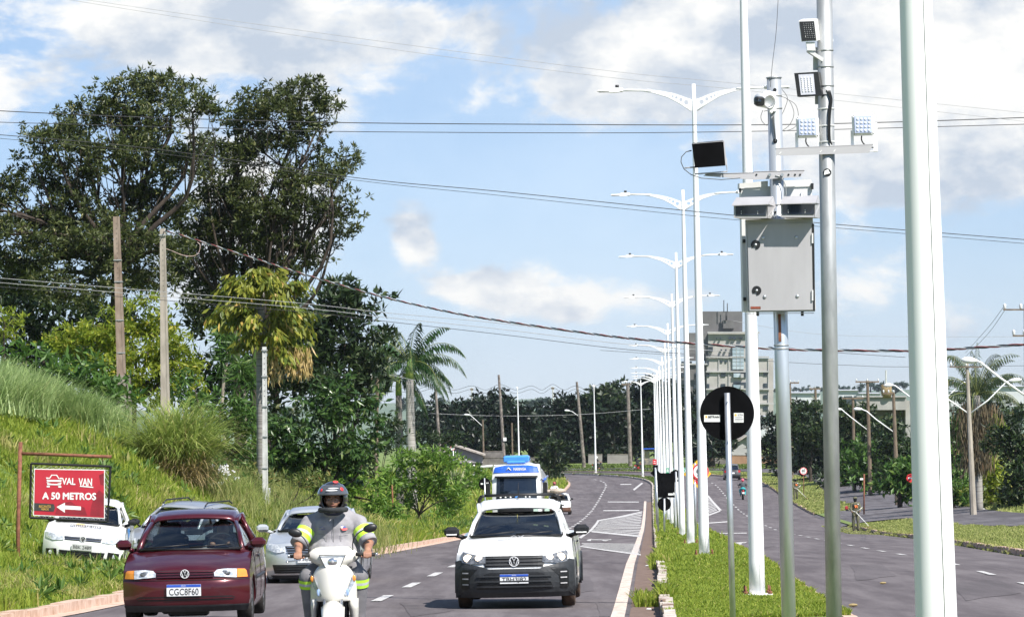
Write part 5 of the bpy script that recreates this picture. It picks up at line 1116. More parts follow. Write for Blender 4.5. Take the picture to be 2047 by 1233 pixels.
# ---- palms
def frond(P0, d, L_, droop, n=26, lw=.05, ll=.5, m_=None, hang=.6, mat_i=0):
    """returns rachis points and leaflet geometry"""
    d = Vector(d).normalized(); pts = []; p = Vector(P0); dirv = d.copy(); st = L_ / n
    for i in range(n + 1):
        pts.append(p.copy()); t = i / n; dirv = (dirv + Vector((0, 0, -droop * st / L_ * (0.4 + 2.2 * t)))).normalized(); p = p + dirv * st
    Vs = []; 
    for i in range(3, n + 1):
        t = i / n; dr = (pts[i] - pts[i - 1]).normalized(); s = dr.cross(Vector((0, 0, 1))); s = s.normalized() if s.length > 1e-4 else Vector((1, 0, 0))
        le = ll * math.sin(math.pi * min(1, .18 + .80 * t)) ** .7
        for k in (-1, 1):
            for q in range(2):
                dd = (s * k * (.9 - hang * .5) + dr * (.35 + .3 * q) + Vector((0, 0, -hang + rt.uniform(-.25, .2)))).normalized(); b_ = pts[i] - dr * st * .5 * q
                wv = dr * lw * .5; m1 = b_ + dd * le * .5; e = b_ + (dd + Vector((0, 0, -.35 * hang))).normalized() * le
                Vs += [b_, m1 + wv, e, m1 - wv]
    return pts, Vs
def palm(name, label, base, top, r0, r1, fronds, m_leaf, m_tr, ll=.5, lw=.05, hang=.6, crownshaft=None, group=None, bulge=0):
    base = Vector(base); top = Vector(top) - base; t = thing(name, label, 'palm', base, 0, group); mb = MB().mat(m_tr)
    n = 14; mb.tube([top * (i / n) + Vector((0, 0, -.3 * (i == 0))) for i in range(n + 1)], [r0 + (r1 - r0) * i / n + bulge * math.sin(math.pi * i / n) for i in range(n + 1)], 14); mb.build('trunk', None, t)
    if crownshaft: b = MB().mat(mk('crownshaft', (.10, .22, .04), (.3, .33, .08), scale=4)); b.tube([top, top + Vector((0, 0, .6)), top + Vector((0, 0, 1.2))], [r1 * 1.1, r1, r1 * .5], 10); b.build('crownshaft', None, t); top = top + Vector((0, 0, 1.0))
    V_ = []; rb = MB().mat(mk('rachis', (.12, .16, .04), (.25, .26, .08), scale=4))
    for az, el, L_, dr in fronds:
        d = (math.cos(az) * math.cos(el), math.sin(az) * math.cos(el), math.sin(el)); off = Vector((0, 0, rt.uniform(-.15, .15)))
        pts, vs = frond(top + off, d, L_, dr, 24, lw, ll, None, hang); rb.tube(pts[::3], [.03 - .003 * i for i in range(len(pts[::3]))], 4, caps=False); V_ += vs
    V_ = np.array([tuple(v) for v in V_]); F_ = np.arange(len(V_)).reshape(-1, 4); arr_obj('fronds', V_, F_, m_leaf, t); rb.build('frond_stems', None, t); return t
m_palm = leafm('leaf_palm', (.012, .038, .010), (.042, .095, .024), (.18, .17, .05), .2)
m_palmy = leafm('leaf_palm_yellow', (.09, .14, .02), (.34, .34, .05), (.66, .43, .13), .4)
m_palmd = leafm('leaf_palm_dusty', (.03, .05, .025), (.09, .13, .05), (.28, .22, .12), .25)
Yp = 245
b_ = GX(824, Yp); tp = W(819, 758, Yp)
FR = [(0.05, .55, 4.0, 1.6), (.35, .15, 3.6, 1.8), (-.25, .8, 4.0, 1.5), (-.1, 1.15, 3.4, 1.2), (2.9, .75, 3.6, 1.5), (3.3, .35, 3.8, 1.7), (2.6, 1.1, 3.6, 1.0), (1.6, .8, 3.4, 1.4), (-1.5, .6, 3.6, 1.7), (-1.2, 1.2, 3.2, 1.2), (3.1, -.05, 3.4, 1.6), (.1, -.15, 3.4, 1.5), (-2.3, .3, 3.6, 1.8), (-.8, .2, 3.6, 1.9), (1.9, 1.1, 3.4, 1.2), (3.6, .9, 3.6, 1.2)]
palm('royal_palm', 'royal palm with a stout grey trunk, crown against the sky', b_, tp, .34, .22, FR, m_palm, m_barkp, ll=.85, lw=.085, hang=.75, crownshaft=True)
b_ = GX(800, Yp + 3); tp = W(797, 790, Yp + 3)
palm('royal_palm', 'darker royal palm close left of the stout one', b_, tp, .25, .18, [(a + .4, e - .2, l * .95, d) for a, e, l, d in FR[:12]] + [(3.1, .3, 3.6, 1.7), (2.7, -.2, 3.6, 1.5)], m_palm, mk('palm_bark_dark', (.10, .09, .08), (.2, .18, .16), scale=3), ll=.85, lw=.085, hang=.85, crownshaft=True)
# yellowish fishtail like palm: tiers of drooping fronds
b_ = GX(524, 136); top = W(520, 560, 136)
t = thing('fishtail_palm', 'yellowish palm with tiers of drooping ragged fronds behind the pale post', 'palm', b_); mb = MB().mat(mk('ringed_bark', (.13, .12, .11), (.34, .32, .30), scale=2, stretch=(.2, .2, 7), rough=.9)); tl = top - b_
mb.tube([tl * (i / 12) + Vector((0, 0, -.4 * (i == 0))) for i in range(13)], [.17 - .003 * i for i in range(13)], 12); mb.build('trunk', None, t)
VV = []; rb = MB().mat(mk('rachis', (.12, .16, .04), (.25, .26, .08)))
Yq = 136
for (x0, y0, x1, y1, dy) in [(520, 590, 455, 560, 0), (520, 590, 500, 545, -.5), (522, 590, 560, 545, .4), (522, 592, 600, 575, 0), (522, 592, 545, 560, -1), (520, 640, 430, 620, 0), (520, 640, 470, 605, -.8), (524, 640, 605, 640, .3), (524, 645, 590, 615, -.9), (520, 660, 500, 640, -1.2), (520, 690, 470, 690, -.3), (520, 690, 490, 670, -1), (526, 700, 612, 700, 0), (526, 700, 580, 715, -.8), (524, 680, 560, 670, -1.2), (520, 600, 480, 590, 1.2), (524, 610, 570, 600, -1.2), (526, 650, 590, 660, -.5), (522, 575, 525, 540, 0), (520, 640, 420, 635, .5), (524, 630, 618, 625, .4), (520, 600, 440, 585, .2), (524, 600, 608, 565, -.3), (524, 690, 600, 690, .3), (520, 650, 450, 650, -.5), (524, 660, 615, 665, .2), (520, 610, 490, 575, -.9)]:
    a = W(x0, y0, Yq) - b_; e = W(x1, y1, Yq + dy) - b_ ; ctrl = (a + e) / 2 + Vector((0, 0, .35)); n = 14; prev = None
    for i in range(n + 1):
        s = i / n; p = a * (1 - s) ** 2 + ctrl * 2 * s * (1 - s) + e * s * s
        if prev is not None and i > 3:
            dr = (p - prev).normalized()
            for q in range(12):
                b0 = p + Vector(rt.randn(3)) * .085; dd = (Vector((rt.uniform(-.6, .6), rt.uniform(-.6, .6), -1.0 + rt.uniform(-.1, .6))) + dr * .4).normalized(); le = .42 * (.6 + .6 * rt.rand()) * (1.1 - .3 * s); sd = dd.cross(Vector(rt.randn(3))).normalized() * .05
                VV += [b0, b0 + dd * le * .6 + sd, b0 + dd * le, b0 + dd * le * .6 - sd]
        prev = p
    rb.tube([a, ctrl * .5 + (a + e) * .25, e], [.03, .02, .01], 4)
VV = np.array([tuple(v) for v in VV]); arr_obj('fronds', VV, np.arange(len(VV)).reshape(-1, 4), m_palmy, t); rb.build('frond_stems', None, t)
# brown dead lower frond
VV = []
for i in range(420):
    b0 = W(rt.uniform(570, 625), rt.uniform(690, 745), Yq - .3) - b_ if i % 3 else W(rt.normal(548, 9), rt.uniform(690, 760), Yq - .5) - b_
    dd = Vector((rt.uniform(-.5, .5), rt.uniform(-.5, .5), -1)).normalized(); sd = dd.cross(Vector(rt.randn(3))).normalized() * .03; le = .3 * rt.rand() + .12; VV += [b0, b0 + dd * le * .6 + sd, b0 + dd * le, b0 + dd * le * .6 - sd]
VV = np.array([tuple(v) for v in VV]); arr_obj('dead_frond', VV, np.arange(len(VV)).reshape(-1, 4), mk('leaf_dead', (.30, .22, .06), (.58, .44, .20), island=True, rough=.8, trans=.3, c3=(.6, .45, .3)), t)
# dracaenas
for (bx, tx, ty, Y, lab) in [(452, 456, 700, 143, 'spiky dracaena with thin trunk, left one of the pair'), (478, 488, 745, 141, 'spiky dracaena with pale leaning trunk, right one of the pair')]:
    b0 = GX(bx, Y); tp = W(tx, ty, Y) - b0; t = thing('dracaena', lab, 'plant', b0); mb = MB().mat(mk('pale_stem', (.25, .2, .15), (.4, .35, .28), scale=6)); limb(mb, (0, 0, -.3), tp, .06, .05, .02, 6, 8); mb.build('trunk', None, t)
    C_ = np.array([tuple(tp + Vector((rt.uniform(-.35, .35), rt.uniform(-.3, .3), rt.uniform(-.7, .6)))) for _ in range(13)]); n = len(C_) * 34; D = rnd_dirs(n) + np.array([0, 0, -.15]); D /= np.linalg.norm(D, axis=1)[:, None]
    V_, F_ = leaves(np.repeat(C_, 34, 0), D, np.full(n, .50), np.full(n, .045), .5); arr_obj('leaves', V_, F_, m_lf_mid, t)
# shaggy palms on the right
b0 = GX(1958, 246); tp = W(1952, 790, 246)
palm('shaggy_palm', 'tall shaggy palm with drooping feather fronds behind the beige lamp pole', b0, tp, .22, .2, [(a, e, 3.4 + .6 * rt.rand(), 1.5) for a in np.linspace(0, 6.0, 9) for e in (.35, .85, 1.25)] + [(1.2, 1.45, 3.2, .2)], m_palmd, m_barkp, ll=.62, lw=.045, hang=.95)
VV = []
t = [o for o in COL.objects if o.get('label', '').startswith('tall shaggy')][0]
for i in range(2600):
    s = rt.rand(); x = 1952 + rt.normal(0, 14 + 10 * (1 - s)); p = W(x, 800 + 130 * s, 246 + rt.uniform(-.6, .6)) - b0; dd = Vector((rt.uniform(-.25, .25), rt.uniform(-.2, .2), -1)).normalized(); sd = dd.cross(Vector(rt.randn(3))).normalized() * .03; le = .7 * rt.rand() + .3; VV += [p, p + dd * le * .6 + sd, p + dd * le, p + dd * le * .6 - sd]
VV = np.array([tuple(v) for v in VV]); arr_obj('dead_skirt', VV, np.arange(len(VV)).reshape(-1, 4), mk('leaf_skirt', (.06, .055, .035), (.22, .17, .10), island=True, rough=.9, trans=.2, c3=(.35, .2, .1)), t)
# agave
b0 = GX(915, 262); c0 = W(910, 955, 262); t = thing('agave', 'spiky agave with cream edged leaves before the fence posts', 'plant', Vector((c0.x, c0.y, b0.z)))
n = 150; D = rnd_dirs(n) ; D[:, 2] = np.abs(D[:, 2]) * .9 + .1; D[:, 0] += .25; D /= np.linalg.norm(D, axis=1)[:, None]; cz = c0.z - b0.z - .7
V_, F_ = leaves(np.zeros((n, 3)) + [0, 0, max(.2, cz)], D, np.full(n, 1.35), np.full(n, .13), .2); arr_obj('leaves', V_, F_, mk('agave_leaf', (.10, .16, .05), (.48, .50, .28), island=True, rough=.6, c3=(.6, .58, .36)), t)
# ---- tall grass clumps
m_reed = mk('reed_blades', (.20, .31, .09), (.46, .56, .24), rough=.55, island=True, c3=(.45, .46, .20), trans=.4)
m_reed2 = mk('clump_blades', (.20, .30, .06), (.44, .50, .14), rough=.6, island=True, c3=(.52, .42, .20), trans=.4)
m_straw = mk('dry_straw', (.28, .20, .08), (.5, .4, .2), rough=.8, island=True, trans=.3)
def arc_blades(C_, n, L_, w_, splay, segs=5, el=(.9, 1.5), grav=1.1):
    V_ = []; F_ = []; 
    az = rt.rand(n) * 2 * np.pi; e0 = el[0] + (el[1] - el[0]) * rt.rand(n); idx = rt.randint(0, len(C_), n); P = C_[idx] + rt.randn(n, 3) * [splay, splay, .03]
    LL = L_ * (.55 + .6 * rt.rand(n)); sd = np.stack([-np.sin(az), np.cos(az), az * 0], 1) * (w_ * (.6 + .6 * rt.rand(n)))[:, None]; prow = []; e = e0.copy(); p = P.copy()
    for s in range(segs + 1):
        k = (1 - (s / segs) ** 2 * .92); prow.append((p - sd * k * .5, p + sd * k * .5)); d = np.stack([np.cos(az) * np.cos(e), np.sin(az) * np.cos(e), np.sin(e)], 1); p = p + d * (LL / segs)[:, None]; e = e - grav * (.15 + s / segs) / segs * (1.2 + rt.rand(n))
    V_ = np.stack([v for r_ in prow for v in r_], 1).reshape(-1, 3); st = (segs + 1) * 2; i = np.arange(n)[:, None] * st
    F_ = np.concatenate([i + [2 * s, 2 * s + 1, 2 * s + 3, 2 * s + 2] for s in range(segs)], 0); return V_, F_
b0 = GX(350, 112); t = thing('grass_clump', 'huge arching clump of tall grass with straw coloured base', 'tall grass', b0)
C_ = np.array([(rt.uniform(-.45, .45), rt.uniform(-.4, .4), 0) for _ in range(40)]); V_, F_ = arc_blades(C_, 2900, 2.5, .034, .14, 6, (.7, 1.5), 1.7); arr_obj('blades', V_, F_, m_reed2, t)
V_, F_ = arc_blades(C_ + [.15, -.3, 0], 1300, 1.5, .022, .2, 6, (.1, 1.3), 2.2); arr_obj('dry_blades', V_, F_, m_straw, t)
b0 = GX(480, 116); t = thing('grass_clump', 'loose lighter tuft of arching grass above the white blossoms', 'tall grass', b0); C_ = np.array([(rt.uniform(-.6, .3), rt.uniform(-.3, .3), 0) for _ in range(20)]); V_, F_ = arc_blades(C_, 900, 1.2, .02, .15, 5, (.5, 1.5), 1.7); arr_obj('blades', V_, F_, m_reed2, t)
# reeds along the top of the bank: stuff
Cs = []
for px, py in [(x_, y_) for x_ in range(-40, 235, 12) for y_ in (0, 14, 28, 42)]:
    x0 = px + rt.uniform(-6, 6); top_ = np.interp(px, [-40, 100, 170, 240], [785, 800, 832, 872])
    g = G(x0, top_ + py * (1 if px < 180 else .5), zg, 60, 140)
    if g.y < 139 and (px < 190 or rt.rand() < .5): Cs.append(tuple(g))
Cs = np.array(Cs); V_, F_ = arc_blades(Cs, 20000, 1.25, .030, .25, 5, (.9, 1.5), 1.3); tag(arr_obj('reed_bed', V_, F_, m_reed), kind='stuff')
# weeds and dry stalks on the slope
Cs = []
for _ in range(420):
    Y = rt.uniform(105, 150); x = rt.uniform(380, 760); g = GX(x, Y); Cs.append(tuple(g))
Cs = np.array(Cs); V_, F_ = arc_blades(Cs, 14000, .75, .016, .35, 4, (.9, 1.5), .8); tag(arr_obj('weeds', V_, F_, mk('weed_stalks', (.16, .22, .05), (.36, .36, .12), rough=.7, island=True, c3=(.48, .38, .2), trans=.4)), kind='stuff')
acc = Acc()
for (n, y0, y1, s1, L_, w_) in [(900, 60, 100, 8, .16, .06), (1100, 98, 150, 8, .2, .08), (700, 145, 230, 7, .26, .1)]:
    X, Y, Z = on_strip(n, y0, y1, lambda y: -eL(y) - .3, lambda y: -eL(y) - s1); q = clump(X, Y, 1.7) + rg.randn(n) * .4 > .4; acc.add(tufts(np.stack([X, Y, Z + .12], 1)[q], 14, L_ * 1.3, w_, (0, 0, .5)))
tag(acc.obj('broadleaf_weeds', leafm('leaf_weed', (.05, .12, .02), (.16, .25, .05), (.40, .36, .14), .3)), kind='stuff')
# ivy like ground cover behind the bank to close gaps: low shrubs row
GS = 'shrubs behind the bank'
for (bx, Y, B, mm, lab) in [(60, 128, [(40, 740, 70, 34), (120, 750, 60, 34), (190, 765, 50, 36), (150, 790, 60, 30), (220, 810, 40, 30)], m_lf_mid, 'green shrub peeking over the reeds at far left'), (350, 150, [(300, 800, 50, 30), (380, 830, 50, 40), (240, 790, 40, 30)], m_lf_mid, 'green shrub behind the beige concrete pole base'),
                            (560, 160, [(560, 870, 50, 60), (520, 930, 50, 40), (600, 950, 60, 30)], m_lf_dark, 'dark shrub around the ringed palm trunk'), (760, 230, [(770, 900, 30, 30), (740, 930, 34, 30), (775, 860, 20, 30)], m_lf_dark, 'dark shrub below the pointed wooden post'), (830, 330, [(790, 880, 40, 24), (850, 885, 40, 20), (900, 880, 30, 16)], m_lf_dark, 'dark shrub behind the palm trunks')]:
    mtree(lab, Y, bx, B, mm, tr=.08, fork=.6, dens=6, clr=12, sub=.35, k=8, L_=.32, w_=.1, group=GS, smallbr=False, hollow=.5, name='shrub', cat='shrub')
# ================================================================== BUILDINGS AND WALLS
m_bl = mk('render_grey_shaded', (.30, .285, .265), (.40, .38, .355), scale=.25, rough=.9, detail=8); m_bd = mk('render_grey_dark', (.105, .10, .10), (.15, .145, .145), scale=.25, rough=.9, detail=8); m_bt = mk('render_trim', (.32, .315, .31), (.40, .39, .38), scale=.4, rough=.9)  # apartment greys lowered: the front's shade is put into the wall colour
m_win = mk('window_dark', (.015, .022, .03), (.04, .055, .07), scale=.4, rough=.12); m_gl = mk('glazing_blue', (.28, .36, .42), (.5, .56, .6), scale=.3, rough=.2, metal=.2)
Yb = 1100
def bq(mb, x0, y0, x1, y1, off, Y=Yb, dep=12, dy=0): return hexa(mb, q4(x0, y0, x1, y1), Y, dep, (0, 0), off, dy)
off = W(1455, 900, Yb); off.z = zg(off.x, off.y)
t = thing('apartment_block', 'tall grey apartment block rising behind the lamp row', 'building', off)
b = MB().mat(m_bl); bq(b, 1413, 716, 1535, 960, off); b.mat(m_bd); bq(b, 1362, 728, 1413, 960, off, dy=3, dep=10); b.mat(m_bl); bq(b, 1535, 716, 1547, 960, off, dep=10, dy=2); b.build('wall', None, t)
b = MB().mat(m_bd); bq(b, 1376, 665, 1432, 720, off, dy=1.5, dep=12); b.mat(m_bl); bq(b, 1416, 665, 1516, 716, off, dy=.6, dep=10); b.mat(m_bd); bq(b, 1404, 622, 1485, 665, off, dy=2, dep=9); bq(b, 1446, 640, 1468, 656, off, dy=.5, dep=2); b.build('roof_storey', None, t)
b = MB().mat(m_bt)
for (x0, y, x1) in [(1411, 712, 1537), (1411, 741, 1537), (1411, 776, 1547), (1414, 663, 1518), (1360, 726, 1414), (1411, 805, 1547), (1411, 838, 1547)]: bq(b, x0, y, x1, y + 3, off, dy=-.7, dep=.9)
for x in (1436, 1456, 1500, 1535): bq(b, x, 716, x + 1.6, 900, off, dy=-.3, dep=.5)
b.build('cornice', None, t)
for (x0, y0, x1, y1) in [(1456, 674, 1462, 678), (1465, 674, 1471, 678), (1477, 674, 1484, 678), (1431, 675, 1433, 678), (1439, 675, 1442, 678), (1511, 673, 1515, 677), (1440, 698, 1443.5, 702), (1449, 698, 1452.5, 702), (1440, 721, 1444, 725), (1449, 721, 1453, 725), (1412, 721, 1417, 730), (1412, 744, 1418, 753), (1441, 744, 1450, 753), (1526, 743, 1534, 751), (1412, 767, 1418, 776), (1441, 767, 1450, 776), (1526, 766, 1534, 774), (1412, 790, 1418, 798), (1441, 790, 1450, 798), (1526, 789, 1534, 797), (1526, 812, 1534, 820), (1412, 812, 1418, 820), (1363, 745, 1369, 753), (1390, 745, 1394, 754), (1363, 722, 1368, 731), (1379, 722, 1384, 731), (1363, 768, 1369, 776), (1388, 768, 1394, 776), (1363, 790, 1369, 798), (1388, 790, 1394, 798), (1408, 693, 1412, 703), (1416, 693, 1425, 703), (1536, 693, 1544, 698), (1456, 620, 1460, 624)][:-1]:
    b = MB().mat(m_win); bq(b, x0, y0, x1, y1, off, dy=-.25 if x0 > 1411 else 2.7, dep=.6); b.build('window', None, t)
b = MB().mat(m_gl); bq(b, 1464, 690, 1487, 738, off, dy=-.6, dep=1); b.mat(m_bt)
for i in range(1, 3): bq(b, 1464 + 7.7 * i, 690, 1464.5 + 7.7 * i, 738, off, dy=-.7, dep=.2)
for i in range(1, 6): bq(b, 1464, 690 + 8 * i, 1487, 690.4 + 8 * i, off, dy=-.7, dep=.2)
b.build('glazing', None, t)
for y in (741, 764, 787, 810): b = MB().mat(m_win); bq(b, 1466, y, 1492, y + 13, off, dy=-.4, dep=1); b.mat(m_bt); bq(b, 1480, y + 6, 1486, y + 14, off, dy=-1.6, dep=1.3); b.mat(m_gl); bq(b, 1466, y + 5, 1480, y + 13, off, dy=-.9, dep=.4); b.build('balcony', None, t)
b = MB().mat(m_wire)
for x, y0 in ((1451, 622), (1453, 622), (1447, 600), (1454, 606)): p0 = W(x, 640 if y0 > 610 else 624, Yb) - off; p1 = W(x, y0, Yb) - off; b.cyl(p0, p1, .12, None, 5)
for i in range(6): p = W(1451, 638 - 3 * i, Yb) - off; b.box(p + Vector((.13, 0, 0)), (.3, .1, .1))
b.build('antenna', None, t)
# grey shed at right
Ys = 470; off = W(1780, 900, Ys); off.z = zg(off.x, off.y)
t = thing('warehouse', 'long grey concrete warehouse behind the right hand utility poles', 'building', off)
m_gc = mk('warehouse_wall', (.26, .25, .235), (.36, .35, .33), scale=.5, rough=.9, detail=8)
b = MB().mat(m_gc); bq(b, 1712, 793, 1812, 819, off, Ys, 25); b.mat(m_bt); bq(b, 1712, 791, 1812, 793.5, off, Ys, 25, -.3); b.build('parapet', None, t)
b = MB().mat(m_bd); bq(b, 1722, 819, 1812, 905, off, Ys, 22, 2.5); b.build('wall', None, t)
b = MB().mat(m_gc); bq(b, 1812, 800, 1900, 905, off, Ys, 22, 1); b.build('annex', None, t)
b = MB().mat(mk('rust_tank', (.18, .12, .05), (.32, .24, .12), scale=3)); c = W(1772, 780, Ys) - off
b.lathe([(0, -.8), (.55, -.8), (.62, .6), (0, .75)], c, 'Z', 14); bq(b, 1762, 783, 1788, 786, off, Ys, .6); b.build('water_tank', None, t)
# pale roofs far right
G2 = 'pale buildings in the valley'
m_pale = mk('pale_wall', (.42, .44, .46), (.6, .61, .62), scale=.05, rough=.9, detail=6); m_roofp = mk('pale_roof', (.30, .32, .34), (.45, .46, .48), scale=.05, rough=.8)
for (x0, y0, x1, y1, Y, lab) in [(1580, 783, 1640, 800, 1500, 'long pale warehouse left of the taller galvanised pole'), (1668, 778, 1716, 800, 1500, 'pale warehouse right of the taller galvanised pole'), (1720, 784, 1760, 796, 1450, 'low white building above the shed'), (1984, 770, 2047, 800, 1300, 'pale roofs at the right edge beyond the palm'), (1900, 780, 1940, 800, 1350, 'white hall left of the shaggy palm crown'),
                                 (849, 808, 867, 822, 1250, 'cream house with square windows right of the palm trunk'), (874, 810, 902, 820, 1400, 'blue striped warehouse between palm and dark trees'), (1028, 812, 1050, 818, 1300, 'low white hall above the dark tree crowns'), (1080, 811, 1100, 816, 1300, 'white roof strip above the dark tree crowns'), (1500, 830, 1560, 870, 800, 'pale hall behind the galvanised radar pole')]:
    off = W((x0 + x1) / 2, y1, Y); o0 = thing('far_building', lab, 'building', off, 0, G2); k = Y / FPX
    b = MB().mat(m_pale if 'blue' not in lab else mk('blue_wall', (.15, .22, .42), (.3, .4, .55), scale=.2, stretch=(3, 1, .1))); hexa(b, q4(x0, y0 + 2, x1, y1 + 12), Y, 20, (0, 0), off); b.build('wall', None, o0)
    b = MB().mat(m_roofp); a = [W(x0 - 1, y0 + 2.5, Y) - off, W(x1 + 1, y0 + 2.5, Y) - off]; r0, r1 = a[0] + Vector((0, 10, 2.5 * k)), a[1] + Vector((0, 10, 2.5 * k)); e0, e1 = a[0] + Vector((0, 21, 0)), a[1] + Vector((0, 21, 0)); a = [v + Vector((0, -1, 0)) for v in a]
    b.add(a + [r1, r0, e1, e0], [(0, 1, 2, 3), (3, 2, 4, 5), (1, 4, 2), (0, 3, 5)], False); b.build('roof', None, o0)
    if x1 - x0 < 40:
        for i in range(2):
            b = MB().mat(m_win); xx = x0 + (x1 - x0) * (.3 + .4 * i); hexa(b, q4(xx - 1.2, y0 + 5, xx + 1.2, y0 + 8.5), Y, .4, (0, 0), off, -.25); b.build('window', None, o0)
# house low near the bend (left)
Yh = 505; off = W(920, 915, Yh)
t = thing('low_house', 'low grey house with sloping tiled roof left of the tanker truck', 'house', off)
m_hw = mk('house_wall', (.22, .20, .20), (.32, .30, .30), scale=.6, rough=.9, detail=6); m_ht = mk('house_tiles', (.28, .24, .2), (.42, .38, .34), scale=3, rough=.9)
b = MB().mat(m_hw); pts = [(893, 925), (893, 902), (908, 893), (965, 910), (965, 925)]; f_ = [W(x, y, Yh) - off for x, y in pts]; k = [v + Vector((0, 9, 0)) for v in f_]; b.add(f_ + k, [(4, 3, 2, 1, 0), (5, 6, 7, 8, 9), (0, 1, 6, 5), (1, 2, 7, 6), (2, 3, 8, 7), (3, 4, 9, 8)], False); b.build('wall', None, t)
b = MB().mat(m_ht)
for (p, q) in (((884, 906), (908, 891.5)), ((908, 891.5), (970, 911))):
    a, c = W(*p, Yh) - off, W(*q, Yh) - off; a.y -= .6; c.y -= .6; u = Vector((0, 0, .18)); vs = [a, c, c + Vector((0, 10, 0)), a + Vector((0, 10, 0))]; b.add(vs + [v + u for v in vs], [(3, 2, 1, 0), (4, 5, 6, 7), (0, 1, 5, 4), (1, 2, 6, 5), (2, 3, 7, 6), (3, 0, 4, 7)], False)
b.build('roof', None, t)
def wall(lab, segs, Y, h_px, m, y_base, name='wall', th=.2):
    off = W((segs[0] + segs[1]) / 2, y_base, Y); o = thing(name, lab, 'wall', off); b = MB().mat(m); hexa(b, [(segs[0], y_base - h_px), (segs[1], y_base - h_px), (segs[1], y_base + 6), (segs[0], y_base + 6)], Y, th, (0, 0), off); b.build('panel', None, o)
    b = MB().mat(m_concd); hexa(b, [(segs[0], y_base - h_px - 1), (segs[1], y_base - h_px - 1), (segs[1], y_base - h_px), (segs[0], y_base - h_px)], Y, th + .1, (0, 0), off, -.05); b.build('coping', None, o); return o
m_wl = mk('stained_wall', (.10, .09, .085), (.24, .22, .20), scale=.8, rough=.95, detail=8); m_wl2 = mk('grey_brown_wall', (.22, .20, .19), (.30, .28, .26), scale=.6, rough=.95, detail=8)
wall('stained low wall right of the low house', (968, 1005), 512, 18, m_wl, 920); wall('long low stained wall behind the tanker truck', (895, 1090), 508, 9, m_wl, 924, th=.25)
wall('pale low wall panel behind the lamp on the bend', (1176, 1204), 548, 14, m_wl2, 922); wall('pale low wall left of the thick dark pole', (1214, 1262), 549, 15, m_wl2, 923)
wall('terracotta garden wall behind the grey car', (1458, 1560), 520, 22, mk('terracotta_wall', (.26, .15, .09), (.36, .22, .14), scale=.7, rough=.9), 932); wall('dark front wall with gate under the spreading tree', (1412, 1458), 522, 14, m_wl, 930)
wall('brown wall right of the galvanised radar pole', (1576, 1592), 505, 26, mk('terracotta_wall', (.26, .15, .09), (.36, .22, .14)), 932)
off = W(1490, 905, 530); t = thing('gabled_house', 'white gabled house behind the terracotta wall', 'house', off); b = MB().mat(m_bt); f_ = [W(x, y, 530) - off for x, y in [(1462, 925), (1462, 893), (1492, 874), (1522, 893), (1522, 925)]]; k = [v + Vector((0, 8, 0)) for v in f_]; b.add(f_ + k, [(4, 3, 2, 1, 0), (5, 6, 7, 8, 9), (0, 1, 6, 5), (3, 4, 9, 8)], False); b.build('wall', None, t)
b = MB().mat(m_ht)
for (p, q) in (((1456, 896), (1492, 872)), ((1492, 872), (1528, 896))):
    a, c = W(*p, 530) - off, W(*q, 530) - off; a.y -= .6; c.y -= .6; u = Vector((0, 0, .2)); vs = [a, c, c + Vector((0, 9, 0)), a + Vector((0, 9, 0))]; b.add(vs + [v + u for v in vs], [(3, 2, 1, 0), (4, 5, 6, 7), (0, 1, 5, 4), (1, 2, 6, 5), (2, 3, 7, 6), (3, 0, 4, 7)], False)
b.build('roof', None, t)
# black fence posts with white tops
for i in range(10):
    s = i / 9; x = 895 + 68 * s; y = 893 + 47 * s; Y = 445 - 60 * s; p = W(x, y + 20, Y); 
    t = thing('fence_post', 'black fence post with a white cap on the grassy slope', 'post', p, 0, 'white capped fence posts'); b = MB().mat(m_black); b.cyl((0, 0, -.3), (0, 0, (20 * Y / FPX) - .1), .07, None, 8); b.build('shaft', None, t); b = MB().mat(m_stick); b.cyl((0, 0, 20 * Y / FPX - .1), (0, 0, 20 * Y / FPX + .06), .085, None, 8); b.build('cap', None, t)
# pipe rail at the fence foot
pts = [W(x, y, 370) for x, y in ((920, 962), (938, 958), (950, 945), (960, 933), (985, 931))]; o0 = pts[0]; b = MB().mat(m_concg); b.tube([p - o0 for p in pts], .12, 8); o = b.build('low_rail', None); o.location = o0; tag(o, 'pale low rail curving behind the bushes left of the truck', 'rail')
# far tree tufts on the hills
GH = 'trees on the far hills'
m_lf_haze = leafm('leaf_far', (.03, .055, .045), (.06, .10, .07), (.10, .14, .09), .1)
for i, (x, y, rx, ry, Y) in enumerate([(880, 806, 60, 8, 1900), (950, 802, 22, 9, 1800), (830, 808, 40, 10, 1700), (1085, 806, 14, 10, 1700), (1060, 808, 12, 8, 1800), (1130, 803, 22, 5, 1200), (1005, 795, 12, 3, 3000), (970, 794, 10, 3, 3000), (1600, 777, 30, 5, 2600), (1650, 778, 25, 5, 2600), (1690, 776, 20, 5, 2600), (1740, 774, 30, 8, 2200), (1790, 774, 30, 9, 2200), (1990, 765, 40, 12, 2200), (1920, 768, 40, 9, 2300), (1560, 780, 16, 5, 2500)]):
    c = W(x, y, Y); k = Y / FPX; bs = Vector((c.x, c.y, c.z - ry * k)); t = thing('far_tree', 'small hazy clump of far hillside trees', 'tree', bs, 0, GH)
    P_, _c = crown_pts([(Vector((u * rx * k, 0, ry * k)), (rx * k * .35, rx * k * .3, ry * k)) for u in (-.6, 0, .6)], .05 + 12 / (rx * k * ry * k), 16, ry * k * .3); V_, F_ = tufts(P_, 7, ry * k * .5, ry * k * .25); arr_obj('crown', V_, F_, m_lf_haze if Y > 1300 else m_lf_mid, t)
    b = MB().mat(m_bark); b.cyl((0, 0, -1), (0, 0, ry * k), .5, .3, 6); b.build('trunk', None, t)
